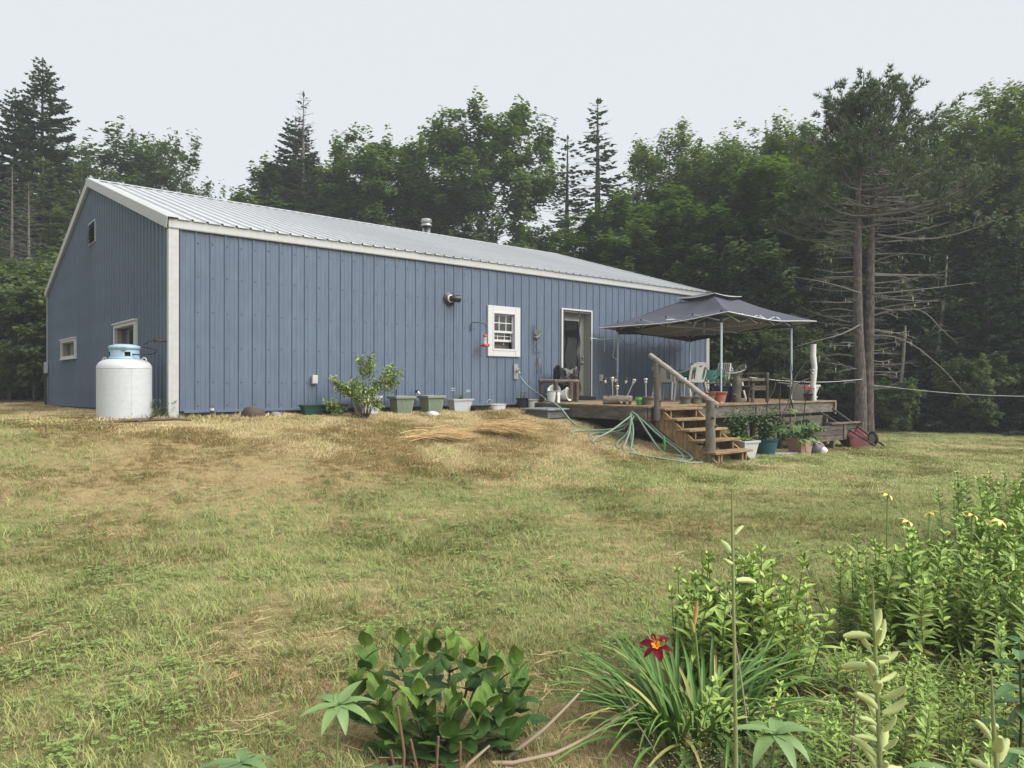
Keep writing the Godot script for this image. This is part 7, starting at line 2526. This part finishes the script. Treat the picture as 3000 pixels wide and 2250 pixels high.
	tree(maple[0], "maple_tree", "maple filling in low behind the flue pipe", at_px(-4.4, 38.0), 0.82, 3.9, bark, lm, gb)
	tree(maple[1], "maple_tree", "maple low behind the right part of the roof", at_px(0.9, 38.0), 0.7, 5.0, bark, lm, gb)
	tree(birch[1], "birch_tree", "shaded birch between the round and the narrow maple", at_px(-8.3, 38.5), 1.02, 1.0, bark, lm, gb)
	tree(thin, "spruce_tree", "thin spruce spire left of two behind the right roof end", at_px(2.6, 34.0), 1.09, 0.3, bark, nm, gb, 1.35)
	tree(thin, "spruce_tree", "tallest thin ragged spruce spire behind the right roof end", at_px(3.95, 33.5), 1.22, 1.7, bark, nm, gb, 1.45)
	tree(deadsp, "dead_spruce", "grey half-dead spruce below the tallest thin spire", at_px(5.0, 31.5), 0.85, 1.7, silver, nm, gb)
	tree(deadsp, "dead_spruce", "grey half-dead spruce between the two thin spires", at_px(3.3, 32.5), 0.8, 2.9, silver, nm, gb)
	# right-hand woods
	var gr := "woods right of the house"
	var bw := ["leafy tree just right of the tall thin spruce", "upright birch with a pointed twin top right of the roof end", "birch behind the canopy peak", "broad birch left of the pine", "tall birch close behind the pine crown at left", "tall birch right of the pine crown", "pale birch standing tall at the right picture edge", "birch behind the one at the right picture edge", "shaded birch deep behind the canopy", "shaded birch deep behind the pine", "leaning birch at right behind the clothes line", "birch filling the gap right of the pine"]
	i = 0
	for s in [[6.4, 33.0, 0.86, 1], [7.1, 32.0, 0.98, 0], [9.0, 30.0, 0.96, 1], [10.6, 30.0, 1.0, 1], [12.4, 28.5, 0.9, 0], [15.8, 28.0, 0.95, 1], [18.2, 27.0, 0.96, 0], [20.3, 28.5, 0.98, 1], [9.6, 34.0, 0.95, 1], [13.6, 32.0, 1.0, 0], [17.0, 25.2, 0.85, 0], [14.2, 26.0, 0.82, 1]]:
		tree(birch[s[3]], "birch_tree", bw[i], at_px(s[0], s[1]), s[2], i * 1.7, bark, lm, gr)
		i += 1
	i = 0
	var fw := ["dark fir just right of the house end", "dark fir behind the right canopy legs", "dark fir behind the white log post", "dark fir left of the pine trunks", "dark fir close right of the pine trunks", "dark fir in the middle of the right woods edge", "dark fir below the right clothes line", "dark fir towards the right picture edge", "dark fir at the right picture edge", "tall dark fir behind the deck end", "tall dark fir behind the pine trunks", "tall dark fir deep in the right woods", "tall dark fir behind the right-hand firs", "low dark fir at the lawn edge right of the pine", "low dark fir at the lawn edge near the right picture edge"]
	for s in [[6.6, 25.5, 1.0], [7.6, 24.5, 1.05], [9.0, 24.2, 1.05], [10.2, 23.2, 1.0], [11.6, 22.6, 0.95], [12.9, 22.0, 1.05], [14.0, 21.2, 0.95], [15.1, 21.4, 1.1], [16.2, 21.0, 1.1], [8.4, 27.0, 1.45], [11.2, 26.0, 1.5], [13.6, 24.8, 1.45], [15.9, 24.2, 1.5], [12.2, 20.9, 0.55], [14.4, 19.8, 0.5]]:
		tree(fir, "fir_tree", fw[i], at_px(s[0], s[1]), s[2], i * 2.1, dbark, nm, "dark firs at the right woods edge")
		i += 1
	var rb := ["green shrub at the foot of the pine", "green shrub under the clothes line at the woods edge", "green shrub at the lawn edge near the right picture edge", "green shrub behind the deck end", "green shrub between the house end and the canopy"]
	i = 0
	for s in [[10.9, 20.3, 0.42], [13.0, 20.3, 0.6], [14.9, 19.9, 0.55], [8.6, 22.5, 0.8], [6.7, 23.3, 0.9]]:
		tree(bush, "leafy_bush", rb[i], at_px(s[0], s[1]), s[2], i * 1.1, bark, lm, "bushes at the woods edge")
		i += 1
	# leaning pale dead trunks inside the right-hand woods
	i = 0
	for s in [[Vector3(11.1, 0.0, -20.9), Vector3(11.6, 3.2, -21.2), "broken pale dead trunk standing right of the pine"], [Vector3(12.5, 2.0, -21.3), Vector3(13.3, 5.4, -22.0), "pale birch trunk slanting up through the dark firs"], [Vector3(14.2, 0.6, -20.4), Vector3(15.3, 3.4, -20.6), "thin pale dead trunk leaning at the right edge"]]:
		var mb := MB.new()
		mb.tube(curve_pts([s[0] - Vector3(0, 0.6, 0) * (1 if i > 0 else 0), (s[0] as Vector3).lerp(s[1], 0.5) + Vector3(0.06, 0, 0), s[1]], 10), [0.075, 0.072, 0.07, 0.065, 0.06, 0.055, 0.05, 0.045, 0.04, 0.03], 7)
		single("leaning_snag", s[2], "tree trunk", mb, silver)
		i += 1
	build_pine(nm)
	# the far wood that closes the view
	var rows := [[28.0, 4.0, 24.0, 0], [34.0, -26.0, 30.0, 1], [42.0, -34.0, 36.0, 0], [50.0, -42.0, 44.0, 1]]
	var tr := []
	var cc := PackedColorArray()
	for r in rows:
		var x: float = r[1]
		while x < r[2]:
			var z: float = r[0] + rf(-2.0, 2.0)
			var q := HI * Vector3(x, 0, -z)
			var s := rf(0.62, 0.8) * (0.9 if r[0] > 30 else 1.0)
			if x < 3.0 and x > -18.0:
				s = rf(0.36, 0.46)
			if not (q.x > -3.0 and q.x < LEN + 3.0 and q.z > -WID - 4.0 and q.z < 3.0):
				tr.append(Transform3D(Basis(Vector3.UP, rf(0, TAU)).scaled(Vector3(s * 1.3, s, s * 1.3)), Vector3(x, gy(x, -z), -z)))
				cc.append(Color(1, 1, 1) * rf(0.75, 1.0))
			x += rf(1.4, 2.6)
	var fo := MultiMeshInstance3D.new()
	var mm := MultiMesh.new()
	mm.transform_format = MultiMesh.TRANSFORM_3D
	mm.mesh = maple[1][1]
	mm.instance_count = tr.size()
	for k in tr.size():
		mm.set_instance_transform(k, tr[k])
	fo.multimesh = mm
	fo.name = "far_woods"
	fo.material_override = lm
	fo.set_meta("kind", "stuff")
	tag(fo, "shaded mass of far woods behind the single trees", "woods")
	add_child(fo)
	# undergrowth under the wood edge
	var ut := []
	for k in 120:
		var x := rf(6.0, 22.0)
		var z := rf(23.0, 30.0)
		if k % 3 == 0:
			x = rf(-24.0, -15.5)
			z = rf(25.0, 30.0)
		ut.append(Transform3D(Basis(Vector3.UP, rf(0, TAU)).scaled(Vector3.ONE * rf(0.6, 1.2)), Vector3(x, gy(x, -z) - 0.1, -z)))
	var uo := MultiMeshInstance3D.new()
	var um := MultiMesh.new()
	um.transform_format = MultiMesh.TRANSFORM_3D
	um.mesh = bush[1]
	um.instance_count = ut.size()
	for k in ut.size():
		um.set_instance_transform(k, ut[k])
	uo.multimesh = um
	uo.name = "undergrowth"
	uo.material_override = lm
	uo.set_meta("kind", "stuff")
	tag(uo, "dark leafy undergrowth inside the woods", "undergrowth")
	add_child(uo)


func needle_tuft(mb: MB, p: Vector3, dir: Vector3, s: float, n: int) -> void:
	for k in n:
		var d := (dir * 1.1 + rv()).normalized()
		var w := d.cross(rv()).normalized() * 0.016
		mb.tri(p - w, p + d * s * rf(0.7, 1.1), p + w)


func build_pine(nm: Material) -> void:
	var at := Vector3(9.75, gy(9.75, -19.8) - 0.05, -19.8)
	var t := thing("pine_tree", "tall twin-trunked pine with bare lower branches at the right lawn edge", "tree", at)
	var bark := mat("pine_bark", Color(0.235, 0.20, 0.18), 0.95, {"tex": tx.plates, "scale": Vector3(2.2, 0.7, 2.2), "bump": tx.plates, "bumpcm": 2.0})
	var grey := mat("bare_branch", Color(0.24, 0.222, 0.205), 0.9, {"tex": tx.blot, "scale": Vector3(4, 4, 4)})
	var a := [Vector3(-0.13, 0, 0), Vector3(-0.14, 1.5, 0), Vector3(-0.22, 3.2, 0), Vector3(-0.25, 5.2, 0.02), Vector3(-0.22, 7.2, 0), Vector3(-0.15, 8.9, 0), Vector3(-0.1, 9.7, 0)]
	var b := [Vector3(0.15, 0, -0.12), Vector3(0.14, 1.5, -0.12), Vector3(0.16, 3.2, -0.1), Vector3(0.18, 5.2, -0.1), Vector3(0.25, 7.2, -0.1), Vector3(0.4, 8.8, -0.1), Vector3(0.5, 9.4, -0.1)]
	var ra := [0.17, 0.145, 0.13, 0.11, 0.08, 0.045, 0.015]
	var rb := [0.155, 0.13, 0.115, 0.10, 0.075, 0.04, 0.015]
	for q in [[a, ra], [b, rb]]:
		var mb := MB.new()
		var ps := curve_pts(q[0], 40)
		var rs := []
		for k in 40:
			var f := k / 39.0 * 6.0
			var i := mini(int(f), 5)
			rs.append(lerpf(q[1][i], q[1][i + 1], f - i) * rf(0.96, 1.05))
		mb.tube(ps, rs, 14, false)
		part(t, "trunk", mb, bark)
	var lich := mat("hanging_lichen", Color(0.27, 0.29, 0.19), 0.95)
	# bare lower branches
	var lmb := MB.new()
	for k in 84:
		var y := 1.3 + k * 0.062 + rf(-0.05, 0.05)
		var s := 1.0 if k % 5 < 3 else -1.0
		var base := (Vector3(0.18, y, -0.1) if s > 0 else Vector3(-0.2, y, 0))
		var ln := rf(0.5, 1.35) + (0.9 if y > 2.6 and rng.randf() < 0.5 else 0.0)
		if s < 0:
			ln = minf(ln, 1.7) * 0.85
		var dz := rf(-0.7, 0.8)
		var d := Vector3(s, rf(-0.12, 0.22), dz).normalized()
		var tip := base + d * ln + Vector3(0, rf(-0.15, 0.2) * ln * 0.6, 0)
		var mid := base + d * ln * 0.5 + Vector3(rf(-0.05, 0.05), rf(-0.06, 0.1), rf(-0.08, 0.08))
		var mb := MB.new()
		var r := 0.010 + 0.007 * ln
		mb.tube(curve_pts([base, mid, tip], 7), [r, r * 0.9, r * 0.8, r * 0.7, r * 0.55, r * 0.4, r * 0.2], 5)
		for j in 3 + int(ln * 3.0):
			var u := rf(0.3, 1.0)
			var p := base.lerp(mid, u * 2) if u < 0.5 else mid.lerp(tip, u * 2 - 1)
			var tw := p + (d.rotated(Vector3.UP, rf(-1.1, 1.1)) + Vector3(0, rf(-0.6, 0.4), 0)).normalized() * rf(0.12, 0.42)
			mb.tube([p, p.lerp(tw, 0.5) + Vector3(0, 0.01, 0), tw], [0.006, 0.005, 0.002], 4)
			if rng.randf() < 0.09:
				for l in 2:
					var lp := p.lerp(tw, rng.randf())
					lmb.quad(lp, lp + Vector3(0.012, -0.05, 0), lp + Vector3(0, -rf(0.08, 0.2), 0.01), lp + Vector3(-0.012, -0.05, 0.01))
		part(t, "bare_branch", mb, grey)
	# one long sagging dead limb at right
	for q in [[[0.2, 2.75, 0.0], [0.9, 2.6, 0.3], [1.8, 1.9, 0.4], [2.45, 1.2, 0.4], [2.7, 0.95, 0.4]], [[0.2, 3.9, 0.0], [1.2, 3.98, 0.2], [2.2, 4.1, 0.2], [2.9, 4.2, 0.2]], [[0.2, 3.3, 0.0], [1.2, 3.45, 0.3], [1.9, 2.85, 0.4], [2.3, 2.5, 0.4]], [[-0.2, 3.05, 0.1], [-0.9, 2.75, 0.4], [-1.7, 2.55, 0.6], [-2.2, 2.4, 0.7]], [[-0.2, 3.9, 0.1], [-1.0, 4.1, 0.3], [-1.8, 4.25, 0.4], [-2.2, 4.3, 0.4]]]:
		var pts := []
		for p in q:
			pts.append(Vector3(p[0], p[1], p[2]))
		var cp := curve_pts(pts, 14)
		var rs := []
		for j in 14:
			rs.append(lerpf(0.028, 0.006, j / 13.0))
		var mb := MB.new()
		mb.tube(cp, rs, 6)
		for j in 12:
			var p: Vector3 = cp[rng.randi_range(3, 13)]
			mb.tube([p, p + rv() * Vector3(0.3, 0.25, 0.3)], [0.007, 0.002], 4)
		part(t, "bare_branch", mb, grey)
	part(t, "lichen", lmb, lich)
	# living crown
	var wd := MB.new()
	var lf := MB.new()
	for k in 105:
		var f := pow(rng.randf(), 0.8)
		var y := lerpf(5.6, 9.55, f)
		var az := k * 2.39996 + rf(-0.3, 0.3)
		var prof := 3.1 * pow(1.0 - f, 0.85) * (0.72 + 0.28 * sm(0.0, 0.25, f)) + 0.3
		var ln := prof * rf(0.6, 1.08)
		var dx := 1.25 if cos(az) > 0 else 0.9
		var base := Vector3(-0.15 if k % 2 == 0 else 0.3, y - 0.35, 0)
		var tip := base + Vector3(cos(az) * ln * dx, ln * (0.05 + 0.5 * f) + 0.15, sin(az) * ln)
		var mid := base.lerp(tip, 0.5) - Vector3(0, 0.12 * ln, 0)
		var cp := curve_pts([base, mid, tip], 7)
		wd.tube(cp, [0.032, 0.028, 0.024, 0.02, 0.015, 0.011, 0.006], 5, false)
		var nt := 7 + int(ln * 4.0)
		for j in nt:
			var u := rf(0.50 if f < 0.4 else 0.25, 1.0)
			var p := mid.lerp(tip, u * 2 - 1) if u > 0.5 else base.lerp(mid, u * 2)
			var dv := (Vector3(cos(az + rf(-1.1, 1.1)), rf(0.1, 1.1), sin(az + rf(-1.1, 1.1)))).normalized()
			var e := p + dv * rf(0.12, 0.5)
			if j % 2 == 0:
				wd.tube([p, e], [0.008, 0.004], 3, false)
			var tone := rng.randf()
			if f < 0.18 and rng.randf() < 0.12:
				lf.col = Color(0.10, 0.07, 0.04)
			else:
				lf.col = Color(0.066, 0.088, 0.052).lerp(Color(0.145, 0.172, 0.095), tone)
			needle_tuft(lf, e, dv, 0.18, 11)
			needle_tuft(lf, e + dv * 0.10, (dv + Vector3.UP * 0.6).normalized(), 0.16, 9)
			lf.col = lf.col.lerp(Color(0.085, 0.115, 0.05), 0.4)
			needle_tuft(lf, e + dv * 0.06 + rv() * 0.1, (dv + Vector3.UP).normalized(), 0.15, 8)
	for q in [[-0.55, 0.1, 9.2], [-0.1, 0.0, 10.0], [0.25, -0.2, 9.7], [0.7, 0.1, 9.75], [1.05, 0.0, 9.0], [-1.05, 0.1, 8.5], [1.5, 0.2, 8.4], [0.1, 0.5, 9.3], [-0.4, -0.4, 9.3]]:
		var top := Vector3(q[0], q[2], q[1])
		wd.tube([Vector3(q[0] * 0.4, q[2] - 1.6, q[1] * 0.4), top - Vector3(0, 0.6, 0), top], [0.03, 0.02, 0.008], 5, false)
		for j in 26:
			var y := rf(0.0, 1.1)
			var az := rf(0, TAU)
			var dv := Vector3(cos(az), 0.9, sin(az)).normalized()
			var e := top - Vector3(0, y, 0) + dv * (0.06 + 0.3 * y)
			lf.col = Color(0.04, 0.06, 0.032).lerp(Color(0.09, 0.115, 0.055), rng.randf())
			needle_tuft(lf, e, dv, 0.17, 12)
			needle_tuft(lf, e + dv * 0.08, Vector3.UP, 0.15, 8)
	part(t, "branches", wd, grey)
	part(t, "crown", lf, nm)


func _ready() -> void:
	rng.seed = 20240719
	var cam := Camera3D.new()
	cam.name = "camera"
	cam.fov = 56.273
	cam.near = 0.05
	cam.far = 2000.0
	cam.position = Vector3(0, 1.55, 0)
	cam.rotation = Vector3(-0.0052, 0.0, 0.0032)
	add_child(cam)
	cam.current = true
	var env := Environment.new()
	env.background_mode = Environment.BG_SKY
	var sky := Sky.new()
	var sm_ := ProceduralSkyMaterial.new()
	sm_.sky_top_color = Color(0.535, 0.547, 0.560)
	sm_.sky_horizon_color = Color(0.545, 0.557, 0.569)
	sm_.sky_curve = 0.25
	sm_.ground_bottom_color = Color(0.19, 0.18, 0.14)
	sm_.ground_horizon_color = Color(0.36, 0.37, 0.36)
	sm_.sun_angle_max = 0.0
	sky.sky_material = sm_
	env.sky = sky
	env.tonemap_mode = Environment.TONE_MAPPER_LINEAR
	env.tonemap_exposure = 3.15
	env.fog_enabled = true
	env.fog_density = 0.0018
	env.fog_light_color = Color(0.86, 0.88, 0.91)
	env.sdfgi_enabled = true
	env.ssao_enabled = true
	env.ssil_enabled = true
	var we := WorldEnvironment.new()
	we.environment = env
	add_child(we)
	var sun := DirectionalLight3D.new()
	sun.name = "sun"
	sun.light_energy = 0.5
	sun.light_color = Color(1.0, 0.993, 0.975)
	sun.light_angular_distance = 50.0
	sun.shadow_enabled = true
	sun.basis = Basis.looking_at(Vector3(-14, -15, -7))
	add_child(sun)

	bump.seed = 4
	bump.frequency = 0.35
	patch.seed = 11
	patch.frequency = 0.55
	stain.seed = 5
	stain.frequency = 0.03
	tx.faint = noise_tex(1, 0.02, Color(0.945, 0.945, 0.945), Color(1, 1, 1), 256, 5)
	tx.blot = noise_tex(2, 0.03, Color(0.62, 0.60, 0.57), Color(1, 1, 1), 256, 5)
	tx.grain = noise_tex(3, 0.045, Color(0.60, 0.57, 0.53), Color(1, 1, 1), 256, 5)
	tx.streak = noise_tex(6, 0.03, Color(0.92, 0.92, 0.925), Color(1, 1, 1), 256, 4)
	tx.grit = noise_tex(7, 0.2, Color(0.2, 0.2, 0.2), Color(1, 1, 1), 256, 3)
	tx.chips = noise_tex(8, 0.05, Color(0.22, 0.17, 0.15), Color(1, 1, 1), 256, 2, 0.05, 0.05)
	tx.thatch = noise_tex(9, 0.09, Color(0.66, 0.63, 0.58), Color(1, 1, 1), 512, 5)
	tx.plates = noise_tex(10, 0.035, Color(0.35, 0.33, 0.32), Color(1, 1, 1), 256, 3, -1.0, 0.18, FastNoiseLite.TYPE_CELLULAR)

	var t0 := Time.get_ticks_msec()
	build_ground()
	build_house()
	build_deck()
	build_canopy()
	build_patio()
	build_tank()
	build_wall_row()
	build_hose()
	build_deck_things()
	build_yard_things()
	print("objects ", Time.get_ticks_msec() - t0)
	build_trees()
	print("trees ", Time.get_ticks_msec() - t0)
	build_bed()
	build_grass()
	print("grass ", Time.get_ticks_msec() - t0)
